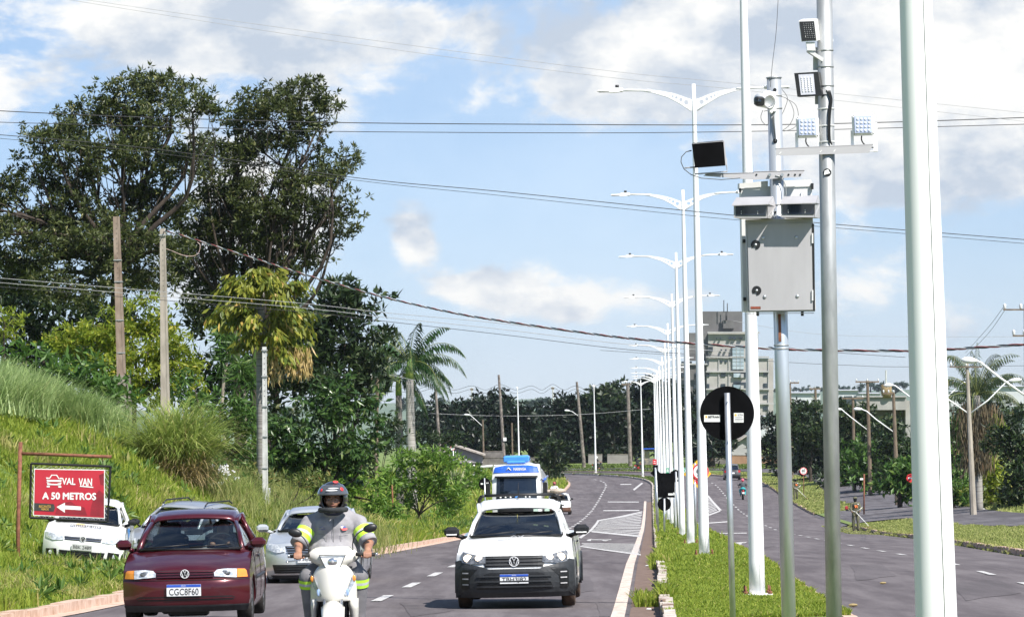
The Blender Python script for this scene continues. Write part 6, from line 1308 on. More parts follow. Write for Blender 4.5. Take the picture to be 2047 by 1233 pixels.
# air haze
hz = MB().box((100, 3200, 40), (6000, 7400, 130)); ho = hz.build('haze', None)
mh = bpy.data.materials.new('haze'); mh.use_nodes = True; tt = mh.node_tree; tt.nodes.remove(tt.nodes['Principled BSDF'])
pv = tt.nodes.new('ShaderNodeVolumePrincipled'); pv.inputs['Color'].default_value = (.82, .88, .97, 1); pv.inputs['Density'].default_value = .00005; pv.inputs['Anisotropy'].default_value = .2
tt.links.new(pv.outputs[0], tt.nodes['Material Output'].inputs['Volume']); ho.data.materials.clear(); ho.data.materials.append(mh); tag(ho, kind='stuff')
# ================================================================== FIGURES
m_skin = mk('skin', (.30, .145, .09), (.40, .21, .135), scale=14, rough=.5, detail=3); m_skin2 = mk('skin_dark', (.16, .08, .055), (.24, .12, .08), scale=14, rough=.55)  # second skin is the workers' darker tone
def blobobj(name, prims, voxel, m, parent, smooth=6, sub=0):
    b = MB()
    for p in prims:
        if p[0] == 'c':
            _, a, c, r0, r1 = p[:5]; a = Vector(a); c = Vector(c); n = 5; b.tube([a + (c - a) * i / n for i in range(n + 1)], [r0 + (r1 - r0) * i / n for i in range(n + 1)], 12); b.ell(a, (r0,) * 3, 12, 8); b.ell(c, (r1,) * 3, 12, 8)
        elif p[0] == 'e': b.ell(p[1], p[2], 14, 10, M=p[3] if len(p) > 3 else None)
        elif p[0] == 'b': b.box(p[1], p[2], M=p[3] if len(p) > 3 else None, bev=p[4] if len(p) > 4 else .01)
    o = b.build(name, m, None, fix=True)
    md = o.modifiers.new('r', 'REMESH'); md.mode = 'VOXEL'; md.voxel_size = voxel; md.use_smooth_shade = True
    if smooth: ms = o.modifiers.new('s', 'SMOOTH'); ms.factor = .5; ms.iterations = smooth
    dg = bpy.context.evaluated_depsgraph_get(); dg.update(); me = bpy.data.meshes.new_from_object(o.evaluated_get(dg)); old = o.data; o.modifiers.clear(); o.data = me; bpy.data.meshes.remove(old)
    me.name = name; me.materials.clear(); me.materials.append(m); o.parent = parent; return o
def mir(prims):
    out = []
    for p in prims:
        out.append(p); q = list(p)
        def fx(v): return (-v[0], v[1], v[2])
        if p[0] == 'c': q[1], q[2] = fx(p[1]), fx(p[2])
        else: q[1] = fx(p[1])
        out.append(tuple(q))
    return out
m_shirt = mk('shirt_grey', (.24, .23, .245), (.33, .32, .335), scale=7, rough=.85, bump=.5, detail=4); m_pants = mk('trousers_grey', (.15, .145, .155), (.22, .215, .225), scale=6, rough=.9, bump=.5)
m_hiv = mk('hi_vis_yellow', (.45, .80, .04), (.58, .92, .08), rough=.6); m_refl = mk('reflective_tape', (.45, .46, .47), (.6, .61, .62), rough=.4); m_dkc = mk('dark_cloth', (.018, .02, .022), (.035, .038, .04), scale=9, rough=.9)
def band(mb, a, c, r0, r1, seg=20): mb.tube([a, c], [r0, r1], seg, caps=False)

# ---------------- scooter rider in the foreground
YR = 40.2; pR = W(665, 1100, YR); zr_ = zroad([pR.x], [YR])[0]
YW = .0
rd = thing('person', 'scooter rider in grey short sleeved shirt with neon bands and black helmet', 'person', (pR.x, YR + .1, zr_ + .02), 0)
HY = .0
sh = [(.215, .30, 1.345)]; el = (.335, .16, 1.135); wr = (.325, -.06, 1.045)
body = [('e', (0, .33, 1.15), (.19, .13, .24)), ('e', (0, .30, 1.32), (.2, .11, .10)), ('c', (0, .28, 1.38), (0, .22, 1.47), .07, .062), ('e', (0, .20, 1.555), (.078, .098, .115)), ('e', (0, .135, 1.515), (.055, .05, .05)), ('e', (0, .42, .93), (.19, .15, .14))]
body += mir([('c', (.17, .31, 1.34), (.225, .29, 1.32), .075, .07), ('c', (.225, .29, 1.32), el, .058, .048), ('c', el, wr, .047, .030), ('c', (.1, .40, .90), (.22, .02, .80), .10, .075), ('c', (.22, .02, .80), (.20, .12, .38), .065, .045), ('c', (.20, .12, .36), (.20, -.03, .33), .045, .04)])
# palms and fingers wrapped over the grips
for s in (-1, 1):
    body.append(('e', (s * .330, -.095, 1.047), (.045, .035, .022)))
    for k in range(4):
        x = s * (.297 + .021 * k); l_ = (.030, .034, .032, .026)[k]
        body += [('c', (x, -.115, 1.052), (x, -.150, 1.040), .0105, .010), ('c', (x, -.150, 1.040), (x + s * .001, -.158, 1.040 - l_), .010, .009), ('c', (x, -.158, 1.040 - l_), (x, -.138, 1.020 - l_ * .6), .009, .0085)]
    body += [('c', (s * .293, -.085, 1.035), (s * .272, -.108, 1.022), .013, .011), ('c', (s * .272, -.108, 1.022), (s * .274, -.135, 1.012), .011, .0095)]
# face
body += [('e', (0, .098, 1.535), (.013, .02, .026)), ('e', (0, .088, 1.522), (.018, .016, .012)), ('e', (0, .115, 1.492), (.026, .018, .009)), ('e', (0, .118, 1.462), (.03, .022, .02))] + mir([('e', (.042, .125, 1.525), (.028, .02, .022)), ('e', (.034, .112, 1.568), (.024, .012, .008)), ('e', (.078, .2, 1.54), (.012, .022, .03))])
blobobj('body', body, .0065, m_skin, rd, 3)
b = MB().mat(mk('eye_white', (.5, .48, .45), (.6, .58, .55), rough=.3))
for s in (-1, 1): b.mat(MATS['eye_white']).ell((s * .034, .112, 1.548), (.013, .009, .007), 12, 8); b.mat(m_ink).ell((s * .034, .104, 1.548), (.006, .004, .006), 10, 6); b.mat(mk('brow', (.02, .012, .01), (.03, .02, .015))).tube([(s * .018, .098, 1.566), (s * .036, .096, 1.571), (s * .055, .105, 1.566)], .004, 6)
b.mat(mk('lips', (.30, .10, .08), (.36, .13, .1), rough=.5)).tube([(-.024, .100, 1.494), (-.008, .094, 1.496), (0, .0935, 1.494), (.008, .094, 1.496), (.024, .100, 1.494)], .0055, 6); b.build('eyes_and_lips', None, rd)
shirt = [('e', (0, .33, 1.13), (.255, .18, .26)), ('e', (0, .31, 1.28), (.25, .155, .145)), ('e', (0, .26, 1.04), (.255, .19, .15)), ('c', (-.12, .31, 1.37), (.12, .31, 1.37), .085, .085), ('c', (0, .31, 1.38), (0, .26, 1.435), .115, .09)] + mir([('c', (.15, .32, 1.345), (.23, .295, 1.315), .090, .088), ('c', (.23, .295, 1.315), (.318, .185, 1.165), .084, .076)])
so_ = blobobj('shirt', shirt, .011, m_shirt, rd, 4)
tx = bpy.data.textures.new('folds', 'CLOUDS'); tx.noise_scale = .10; md = so_.modifiers.new('folds', 'DISPLACE'); md.texture = tx; md.strength = .022; md.mid_level = .5
for s in (-1, 1):
    A_ = Vector((s * .23, .295, 1.315)); B_ = Vector((s * .318, .185, 1.165)); d = B_ - A_
    b = MB(); b.mat(m_hiv); band(b, A_ + d * .40, A_ + d * .60, .090, .088); b.mat(m_refl); band(b, A_ + d * .60, A_ + d * .73, .0895, .088); b.mat(m_hiv); band(b, A_ + d * .73, A_ + d * .95, .0875, .085); b.build('sleeve_band', None, so_)
    b = MB().mat(m_shirt); b.tube([A_ + d * .95, A_ + d * 1.25], [.086, .082], 20); b.build('cuff', None, so_)
b = MB().mat(m_hiv); b.lathe([(.238, 0), (.240, .035)], (0, .33, .985), 'Z', 32, M=Matrix.Diagonal((1, .72, 1))); b.build('waist_band', None, so_)
def onchest(x, z):  # front of the shirt
    return .33 - .18 * math.sqrt(max(0, 1 - (x / .235) ** 2 - ((z - 1.16) / .30) ** 2)) - .012
b = MB()
def cpatch(pts, m, dy=0): b.mat(m); b.add([(x, onchest(x, z) - dy, z) for x, z in pts], [tuple(range(len(pts)))], False)
cx, cz = .105, 1.285
for k, mm in enumerate((mk('badge_blue', (.03, .06, .25), (.05, .08, .32)), m_signw, m_red)):
    z0, z1 = [(.012, .034), (-.008, .012), (-.03, -.008)][k]
    pts = [(cx + .034 * math.sqrt(max(0, 1 - (z / .034) ** 2)), cz + z) for z in np.linspace(z0, z1, 6)] + [(cx - .034 * math.sqrt(max(0, 1 - (z / .034) ** 2)), cz + z) for z in np.linspace(z1, z0, 6)]
    cpatch(pts, mm, .004)
cpatch([(cx - .012, cz - .008), (cx + .012, cz - .008), (cx + .012, cz + .008), (cx - .012, cz + .008)], MATS['badge_blue'], .006); b.build('badge', None, so_)
b = MB().mat(MATS['badge_blue']); M_ = Matrix.Translation((-.11, onchest(-.11, 1.27) - .010, 1.268)); text(b, 'UMUARAMA', .072, .012, M_); b.tube([(-.14, onchest(-.14, 1.28) - .008, 1.283), (-.11, onchest(-.11, 1.29) - .008, 1.292), (-.08, onchest(-.08, 1.28) - .008, 1.283)], .002, 5); b.build('logo', None, so_)
b = MB().mat(mk('seam_dark', (.12, .12, .125), (.15, .15, .155)))
for i in range(1): b.tube([(0, onchest(0, z) - .004, z) for z in np.linspace(1.02, 1.36, 10)], .0025, 4)
for s in (-1, 1): b.tube([(s * .145, onchest(.145, 1.22) - .003, 1.225), (s * .07, onchest(.07, 1.22) - .003, 1.225), (s * .07, onchest(.07, 1.14) - .002, 1.14)], .002, 4)
b.build('placket', None, so_)
pants = [('e', (0, .42, .93), (.21, .19, .15))] + mir([('c', (.1, .40, .90), (.235, .02, .82), .125, .098), ('c', (.235, .02, .82), (.215, .13, .42), .095, .075)])
po = blobobj('trousers', pants, .012, m_pants, rd, 5)
for s in (-1, 1):
    A_ = Vector((s * .235, .02, .82)); B_ = Vector((s * .215, .13, .42)); d = B_ - A_; b = MB().mat(m_hiv); band(b, A_ + d * .02, A_ + d * .09, .101, .100); b.mat(m_refl); band(b, A_ + d * .09, A_ + d * .15, .1005, .099); b.mat(m_hiv); band(b, A_ + d * .15, A_ + d * .22, .100, .097); b.build('knee_band', None, po)
blobobj('shoes', mir([('c', (.21, .13, .34), (.21, -.05, .31), .05, .045)]), .012, m_black, rd, 3)
# helmet
hc = Vector((0, .20, 1.565)); hr = Vector((.140, .165, .155))
b = MB().mat(mk('helmet_black', (.010, .010, .012), (.02, .02, .022), rough=.18, coat=.8)); rows = []
nz, na = 26, 48; vs = []; keep = []
for i in range(nz + 1):
    t = math.pi * i / nz
    for k in range(na):
        a = 2 * math.pi * k / na; x, y, z = math.sin(t) * math.cos(a), math.sin(t) * math.sin(a), math.cos(t)
        if z < -.35: 
            kk = 1 - .22 * (-.35 - z); x *= kk; 
        vs.append((hc.x + x * hr.x, hc.y + y * hr.y - (.03 if (z < -.35 and y < 0) else 0) * min(1, (-.35 - z) * 2), hc.z + z * hr.z))
fs = []
for i in range(nz):
    for k in range(na):
        z = math.cos(math.pi * (i + .5) / nz); a = 2 * math.pi * (k + .5) / na; y = math.sin(a)
        if z < -.93: continue
        front = y < -.0 and abs(math.cos(a)) < .80
        if front and -.62 < z < .22: continue
        fs.append((i * na + k, (i + 1) * na + k, (i + 1) * na + (k + 1) % na, i * na + (k + 1) % na))
b.add(vs, fs, True); ho_ = b.build('helmet', None, rd); md = ho_.modifiers.new('t', 'SOLIDIFY'); md.thickness = .016; md.offset = -1
# chin bar lining and collar
b = MB().mat(m_dkc); 
b.tube([(hc.x + .120 * math.cos(a), hc.y + (.150 + (.02 if math.sin(a) < 0 else 0)) * math.sin(a), 1.452 + .0 * a) for a in np.linspace(R(182), R(358), 18)], .026, 10); b.tube([(hc.x + .125 * math.cos(a), hc.y + .145 * math.sin(a), 1.495) for a in np.linspace(R(205), R(180), 6)], .014, 8); b.tube([(hc.x + .125 * math.cos(a), hc.y + .145 * math.sin(a), 1.495) for a in np.linspace(R(-25), R(0), 6)], .014, 8); b.build('chin_guard', None, ho_)
# raised visor
b = MB().mat(mk('visor_smoked', (.05, .055, .06), (.10, .105, .11), rough=.08, coat=1)); rows = []
for z in np.linspace(.18, .80, 9):
    q = math.sqrt(1 - z * z) * 1.06; rows.append([Vector((hc.x + hr.x * 1.04 * q * math.cos(a), hc.y + hr.y * 1.05 * q * math.sin(a), hc.z + hr.z * z * 1.03)) for a in np.linspace(R(190), R(350), 24)])
b.grid(rows); vo = b.build('visor', None, ho_); md = vo.modifiers.new('t', 'SOLIDIFY'); md.thickness = .004
for (a, z, w_, h_, mm) in [(R(222), .46, .015, .017, m_red), (R(312), .50, .020, .020, m_red), (R(268), .44, .06, .010, m_refl), (R(275), .56, .055, .008, m_refl), (R(300), .92, .03, .018, m_red)]:
    b = MB().mat(mm); q = math.sqrt(max(.05, 1 - z * z)) * 1.10; c = Vector((hc.x + hr.x * 1.02 * q * math.cos(a), hc.y + hr.y * 1.03 * q * math.sin(a), hc.z + hr.z * z * 1.06)); M_ = Matrix.Rotation(a - R(270), 3, 'Z') @ Matrix.Rotation(-math.asin(z) * .8, 3, 'X'); b.ell(c, (w_, .004, h_), 12, 6, M=M_); b.build('decal', None, vo)
b = MB().mat(m_black); b.tube([(hc.x + .140 * math.cos(a), hc.y + .165 * math.sin(a), hc.z + .032 + .0 * a) for a in np.linspace(R(195), R(345), 20)], .008, 6); b.build('visor_rim', None, ho_)
b = MB().mat(mk('undershirt_navy', (.012, .015, .04), (.02, .025, .06))); b.ell((0, .235, 1.44), (.10, .10, .055)); b.build('undershirt', None, rd)

# ---------------- scooter
m_cream = mk('fairing_cream', (.62, .60, .54), (.70, .68, .62), scale=2, rough=.28, coat=.6); m_blk = m_black; m_rub = mk('rubber', (.012, .012, .012), (.03, .028, .026), scale=20, rough=.85, bump=.3)
m_lamp = mk('headlamp_clear', (.55, .57, .58), (.78, .78, .76), scale=16, rough=.12, coat=1, lo=.42, hi=.58); m_amber = mk('indicator_amber', (.75, .24, .03), (.85, .32, .05), rough=.2, coat=.6); m_chr = mk('chrome', (.55, .56, .57), (.7, .7, .71), scale=8, rough=.15, metal=.9)
def wheel_mb(b, c, r_, w_, axis='X', rim=m_steelg, tyre=m_rub, rimr=.62):
    b.mat(tyre).lathe([(r_ * .70, -w_ * .42), (r_ * .88, -w_ * .5), (r_ * .97, -w_ * .42), (r_, -w_ * .2), (r_, w_ * .2), (r_ * .97, w_ * .42), (r_ * .88, w_ * .5), (r_ * .70, w_ * .42)], c, axis, 32)
bk = thing('scooter', 'cream scooter ridden by the man in the black helmet', 'scooter', (pR.x, YR + .1, zr_ + .02))
def sheetx(name, prof, hw, yf, m, parent, n=14, k=2.2, thick=.012, zs=None):
    """fairing: rows in z, curved across x; prof: list (z, halfwidth, y_centre, y_edge)"""
    rows = []
    for (z, w_, yc, ye) in prof: rows.append([Vector((u * w_, yc + (ye - yc) * abs(u) ** k, z - 0)) for u in np.linspace(-1, 1, n)])
    b = MB().mat(m); b.grid(rows); o = b.build(name, None, parent); md = o.modifiers.new('t', 'SOLIDIFY'); md.thickness = thick; md.offset = 0; md2 = o.modifiers.new('s', 'SUBSURF'); md2.levels = 1; md2.render_levels = 1; return o
lf = sheetx('leg_shield', [(.955, .09, -.16, -.10), (.93, .135, -.19, -.08), (.88, .185, -.23, -.06), (.80, .215, -.26, -.05), (.70, .225, -.285, -.05), (.62, .222, -.29, -.06), (.60, .222, -.27, -.06)], 0, 0, m_cream, bk)
for s in (-1, 1):
    sheet_ = [Vector((s * a, y, z)) for a, y, z in []]
    b = MB().mat(m_cream); rows = []
    for (z, x0, x1, y0, y1) in [(.62, .14, .222, -.20, -.06), (.52, .155, .222, -.16, -.05), (.42, .165, .215, -.12, -.03), (.30, .17, .20, -.05, .02)]: rows.append([Vector((s * x0, y0 + .05, z)), Vector((s * (x0 + x1) / 2, y0, z)), Vector((s * x1, y1, z)), Vector((s * (x1 - .01), y1 + .06, z))])
    b.grid(rows); o = b.build('side_fairing', None, bk); md = o.modifiers.new('t', 'SOLIDIFY'); md.thickness = .012
    # indicators and position lamps
    b = MB().mat(m_lamp); P_ = [(.120, .645), (.105, .665), (.150, .750), (.190, .850), (.222, .835), (.205, .775), (.165, .700)]
    def fy(x, z): return -.268 + .20 * (abs(x) / .225) ** 2.2 * .95 + (z - .7) * .10 * (1 if z > .7 else 0)
    b.mat(mk('lamp_grey', (.16, .18, .21), (.50, .54, .60), scale=30, rough=.1, coat=1)); b.add([(s * x, fy(x, z) - .022, z) for x, z in P_] + [(s * x, fy(x, z) + .03, z) for x, z in P_], [tuple(range(7)), tuple(range(13, 6, -1))] + [(i, (i + 1) % 7, 7 + (i + 1) % 7, 7 + i) for i in range(7)], False); lo_ = b.build('front_lamp', None, bk, fix=True)
    b = MB().mat(m_amber); b.ell((s * .196, fy(.196, .80) - .022, .812), (.020, .012, .030)); b.build('indicator', None, lo_); b = MB().mat(mk('lamp_blue', (.25, .38, .62), (.35, .48, .72), rough=.15, coat=.8)); b.ell((s * .137, fy(.137, .69) - .022, .685), (.016, .008, .034)); b.build('side_light', None, lo_)
# handlebar cowl
cw = sheetx('handlebar_cowl', [(1.105, .10, .02, .06), (1.10, .17, -.05, .02), (1.06, .235, -.12, -.02), (1.01, .245, -.155, -.03), (.97, .21, -.165, -.04), (.93, .12, -.155, -.05), (.90, .075, -.14, -.06)], 0, 0, m_cream, bk, thick=.02)
b = MB().mat(m_lamp); P_ = [(-.125, 1.035), (.125, 1.035), (.100, .985), (.075, .925), (.04, .897), (-.04, .897), (-.075, .925), (-.100, .985)]
b.add([(x, -.185 + .3 * x * x * 3, z) for x, z in P_] + [(x, -.13, z) for x, z in P_], [tuple(range(8)), tuple(range(15, 7, -1))] + [(i, (i + 1) % 8, 8 + (i + 1) % 8, 8 + i) for i in range(8)], False); hl = b.build('headlamp', None, bk, fix=True)
b = MB().mat(m_black)
for i in range(8):
    a, c = P_[i], P_[(i + 1) % 8]; b.tube([(a[0], -.184, a[1]), (c[0], -.184, c[1])], .0035, 5)
b.build('headlamp_rim', None, hl); b = MB().mat(m_chr); b.ell((0, -.180, .97), (.045, .012, .038)); b.mat(m_steelg); b.ell((0, -.192, .972), (.014, .006, .014)); b.build('reflector', None, hl)
b = MB().mat(m_rub)
b.tube([(-.22, -.10, 1.035), (-.27, -.115, 1.03), (-.40, -.12, 1.03)], .018, 12); b.tube([(.22, -.10, 1.035), (.27, -.115, 1.03), (.40, -.12, 1.03)], .018, 12); b.mat(m_chr).cyl((.40, -.12, 1.03), (.425, -.12, 1.03), .017); b.cyl((-.40, -.12, 1.03), (-.425, -.12, 1.03), .017); b.build('handlebar', None, bk)
b = MB().mat(m_chr); b.tube([(-.23, -.15, 1.0), (-.30, -.185, .995), (-.40, -.18, .985), (-.43, -.17, .98)], .006, 8); b.ell((-.43, -.17, .98), (.011,) * 3); b.build('brake_lever', None, bk)
for s in (-1, 1):
    st_ = [(s * .19, -.04, 1.06), (s * .19, -.04, 1.15), (s * .23, -.03, 1.22), (s * .30, -.02, 1.265)] if s > 0 else [(-.23, -.04, 1.06), (-.235, -.04, 1.12), (-.27, -.03, 1.19), (-.32, -.02, 1.24)]
    b = MB().mat(m_black); b.tube([Vector(v) for v in catmull(st_, 4)], .0055, 8); b.build('mirror_stem', None, bk); b = MB().mat(m_black); b.ell((s * .355, -.015, 1.275 if s > 0 else 1.245), (.068, .028, .041), 18, 12, M=Matrix.Rotation(R(-12 * s), 3, 'Y')); b.build('mirror', None, bk)
# fender, fork, wheel
b = MB().mat(m_cream); rows = []
for a in np.linspace(R(15), R(150), 14):
    r_ = .325; k = math.sin((a - R(15)) / R(135) * math.pi); rows.append([Vector((u * (.085 + .02 * k), -.32 - math.cos(a) * r_ * 1.0, .29 + math.sin(a) * r_ * (1 - .18 * abs(u) ** 2))) for u in np.linspace(-1, 1, 9)])
b.grid(rows); o = b.build('front_fender', None, bk); md = o.modifiers.new('t', 'SOLIDIFY'); md.thickness = .01
for s in (-1, 1): b = MB().mat(m_chr); b.tube([(s * .075, -.32, .29), (s * .075, -.25, .62)], .02, 12); b.mat(m_cream); b.tube([(s * .082, -.34, .36), (s * .082, -.30, .55)], [.022, .03], 10); b.build('fork_leg', None, bk)
wh = thing('wheel', None, None); wh.parent = bk; wh.location = (0, -.32, .29)
b = MB(); wheel_mb(b, (0, 0, 0), .29, .085); b.build('tyre', None, wh); b = MB().mat(m_steelg); b.lathe([(.0, -.03), (.04, -.03), (.04, .03), (0, .03)], (0, 0, 0), 'X', 16); b.lathe([(.19, -.03), (.215, -.035), (.215, .035), (.19, .03)], (0, 0, 0), 'X', 28)
for k in range(5): a = 2 * math.pi * k / 5; b.cyl((0, .03 * math.cos(a), .03 * math.sin(a)), (0, .2 * math.cos(a), .2 * math.sin(a)), .016)
b.build('rim', None, wh)
wh = thing('wheel', None, None); wh.parent = bk; wh.location = (0, .92, .27); b = MB(); wheel_mb(b, (0, 0, 0), .27, .09); b.build('tyre', None, wh)
b = MB().mat(m_black); b.box((0, -.02, .62), (.28, .10, .5), bev=.03); b.box((0, .25, .30), (.34, .5, .08), bev=.02); b.box((0, .1, .45), (.16, .1, .3), bev=.02); b.build('inner_panel', None, bk)
b = MB().mat(m_cream); b.ell((0, .68, .62), (.15, .38, .16)); b.build('rear_body', None, bk); b = MB().mat(m_black); b.ell((0, .52, .775), (.14, .36, .06)); b.build('seat', None, bk)

# ---------------- generic small motorcyclist
def moto(lab, bl, px, Y, rz, shirt, helmet, bike, back=True, basket=None, pants=m_dkc, hvest=None):
    g = GX(px, Y); g.z = zroad([g.x], [g.y])[0]; nm = 'person'
    b0 = thing('motorcycle', bl, 'motorcycle', g, rz); vx = .03
    b = MB()
    for y in (-.55, .65):
        q = MB(); wheel_mb(q, (0, y, .30), .30, .1); w_ = q.build('wheel', None, b0)
    b = MB().mat(bike); b.box((0, .75, .72), (.16, .35, .14), bev=.04); b.box((0, -.1, .78), (.22, .4, .16), bev=.05); b.box((0, -.42, .85), (.2, .16, .24), bev=.05); b.box((0, .1, .45), (.22, .5, .3), bev=.05); b.build('bodywork', None, b0)
    b = MB().mat(m_black); b.box((0, .42, .80), (.24, .6, .09), bev=.03); b.build('seat', None, b0)
    b = MB().mat(m_black); b.tube([(-.36, -.25, 1.0), (0, -.38, 1.0), (.36, -.25, 1.0)], .016, 6); b.tube([(0, -.4, .95), (0, -.55, .3)], .03, 6); b.tube([(.3, -.3, 1.0), (.34, -.3, 1.18)], .01, 5); b.ell((.36, -.3, 1.2), (.06, .02, .04)); b.tube([(-.3, -.3, 1.0), (-.34, -.3, 1.18)], .01, 5); b.ell((-.36, -.3, 1.2), (.06, .02, .04)); b.build('handlebar', None, b0)
    b = MB().mat(m_lamp if rz < 1 else m_red); yy = -.52 if rz < 1 else .93; b.ell((0, yy, .9 if rz < 1 else .72), (.08, .03, .07)); b.build('lamp', None, b0)
    if rz > 1: b = MB().mat(m_stick); b.box((0, .98, .56), (.19, .01, .14)); b.build('number_plate', None, b0)
    p0 = thing(nm, lab, 'person', g, rz)
    blobobj('body', [('e', (0, .30, 1.15), (.17, .12, .26)), ('e', (0, .24, 1.55), (.09, .11, .12)), ('c', (0, .28, 1.38), (0, .25, 1.46), .06, .06)] + mir([('c', (.18, .28, 1.32), (.30, .05, 1.12), .07, .05), ('c', (.30, .05, 1.12), (.30, -.22, 1.03), .045, .035), ('e', (.30, -.26, 1.02), (.045, .05, .035)), ('c', (.10, .35, .88), (.22, -.08, .76), .095, .075), ('c', (.22, -.08, .76), (.18, .08, .35), .065, .05), ('c', (.18, .1, .33), (.18, -.08, .30), .05, .045)]), .022, m_skin, p0, 2)
    blobobj('shirt', [('e', (0, .30, 1.14), (.20, .15, .29)), ('e', (0, .29, 1.32), (.20, .13, .1))] + mir([('c', (.17, .28, 1.32), (.27, .12, 1.18), .085, .07)]), .024, shirt, p0, 2)
    blobobj('trousers', [('e', (0, .36, .9), (.19, .17, .13))] + mir([('c', (.10, .35, .88), (.22, -.08, .76), .11, .09), ('c', (.22, -.08, .76), (.18, .08, .40), .085, .06)]), .024, pants, p0, 2)
    b = MB().mat(helmet); b.ell((0, .24, 1.58), (.135, .155, .14)); b.build('helmet', None, p0)
    b = MB().mat(m_ink); b.ell((0, .13, 1.565), (.095, .06, .05)); b.build('visor', None, p0)
    return p0
m_whc = mk('white_cloth', (.62, .62, .62), (.75, .75, .75), scale=8, rough=.9); m_hred = mk('helmet_red', (.30, .03, .03), (.42, .05, .05), rough=.25, coat=.5); m_hpink = mk('helmet_pink', (.62, .08, .14), (.72, .12, .18), rough=.25, coat=.5); m_hblk = MATS['helmet_black']; m_teal = mk('teal_cloth', (.03, .30, .32), (.05, .38, .40), rough=.8); m_bkp = mk('bike_dark', (.015, .015, .02), (.03, .03, .035), rough=.3, coat=.4)
moto('motorcyclist in a white t-shirt and red helmet riding behind the truck', 'motorcycle behind the small white car ridden by the white shirted man', 1109, 325, 0, m_whc, m_hred, mk('bike_purple', (.10, .02, .09), (.16, .04, .14)))
moto('motorcyclist with a pink helmet seen from behind in the right carriageway', 'motorcycle with red tail lamp seen from behind in the right carriageway', 1485, 345, math.pi, mk('shirt_dusk', (.05, .06, .07), (.09, .10, .11), rough=.9), m_hpink, m_bkp, pants=m_teal)
moto('dark clothed motorcyclist with white helmet beside the lamp on the bend', 'dark motorcycle passing beside the lamp on the bend', 1196, 500, 2.3, m_dkc, m_whc, m_bkp)
moto('dark clothed motorcyclist left of the blue canopy cart', 'dark motorcycle with a red tail left of the blue canopy cart', 1277, 488, 2.6, m_dkc, m_hblk, m_hred)
# ---------------- brush cutter workers
def worker(lab, px, Y, rz, trimmer=True, tlab=''):
    g = GX(px, Y); p0 = thing('person', lab, 'person', g, rz)
    m_kh = mk('khaki_cloth', (.09, .09, .055), (.15, .145, .09), scale=8, rough=.95); v = .016
    blobobj('body', [('e', (0, 0, 1.25), (.15, .1, .28)), ('e', (0, 0, 1.62), (.08, .095, .115)), ('c', (0, 0, 1.45), (0, 0, 1.55), .055, .055), ('e', (0, 0, .95), (.15, .1, .12))] + mir([('c', (.18, 0, 1.42), (.25, -.05, 1.15), .055, .045), ('c', (.25, -.05, 1.15), (.20, -.26, 1.0), .042, .03), ('e', (.2, -.29, .99), (.04, .05, .035)), ('c', (.09, 0, .92), (.11, -.02, .5), .085, .06), ('c', (.11, -.02, .5), (.11, .02, .1), .055, .04), ('c', (.11, .03, .05), (.12, -.14, .04), .045, .04)]), v, m_skin2, p0, 2)
    blobobj('jacket', [('e', (0, 0, 1.22), (.20, .14, .30)), ('e', (0, 0, 1.40), (.21, .12, .09)), ('e', (0, 0, .96), (.19, .13, .13))] + mir([('c', (.17, 0, 1.42), (.26, -.05, 1.15), .08, .062), ('c', (.26, -.05, 1.15), (.215, -.22, 1.02), .06, .045)]), v, m_kh, p0, 2)
    blobobj('trousers', [('e', (0, 0, .92), (.17, .12, .12))] + mir([('c', (.095, 0, .9), (.12, -.02, .5), .105, .085), ('c', (.12, -.02, .5), (.12, .02, .12), .08, .07)]), v, m_kh, p0, 2)
    blobobj('boots', mir([('c', (.115, .03, .10), (.115, .03, .05), .065, .06), ('c', (.115, .03, .05), (.125, -.15, .045), .055, .05)]), v, mk('boot_brown', (.03, .02, .015), (.05, .035, .025)), p0, 2)
    b = MB().mat(m_dkc); b.ell((0, -.005, 1.63), (.105, .115, .13)); b.build('face_mask', None, p0); b = MB().mat(m_kh); b.ell((0, 0, 1.71), (.115, .13, .07)); b.box((0, -.13, 1.70), (.18, .12, .015)); b.build('cap', None, p0)
    b = MB().mat(mk('orange_vest', (.75, .16, .04), (.85, .22, .06))); b.box((.03, -.145, 1.26), (.16, .02, .14), bev=.008); b.build('harness', None, p0)
    b = MB().mat(m_black)
    for s in (-1, 1): b.tube([(s * .12, .02, 1.48), (s * .11, -.13, 1.38), (s * .04, -.155, 1.2)], .02, 5)
    b.build('strap', None, p0)
    b = MB().mat(m_stick); b.ell((.13, -.15, 1.38), (.04, .02, .03)); b.build('radio', None, p0)
    t = thing('brush_cutter', tlab, 'brush cutter', g, rz); b = MB().mat(m_stick); b.tube([(-.34, .05, 1.12), (0, -.25, .98), (.62, -.65, .25)], .017, 8); b.build('shaft', None, t)
    b = MB().mat(m_stick); b.tube([(-.05, -.28, .98), (.2, -.32, 1.12), (.33, -.34, 1.22)], .014, 6); b.build('handle', None, t)
    b = MB().mat(m_hred); b.box((-.46, .1, 1.20), (.17, .2, .2), bev=.04); b.mat(m_black); b.box((-.42, .1, 1.08), (.14, .16, .08), bev=.02); b.build('engine', None, t)
    b = MB().mat(m_rust); b.box((.66, -.67, .18), (.2, .2, .07), bev=.02); b.build('cutting_head', None, t)
worker('worker in khaki clothes and black mask trimming the verge with a brush cutter', 1711, 222, 0, tlab='brush cutter with red engine held by the masked worker on the verge')
worker('second worker in dark clothes half hidden behind the galvanised radar pole', 1591, 338, .3, tlab='brush cutter held by the worker near the small 60 sign')
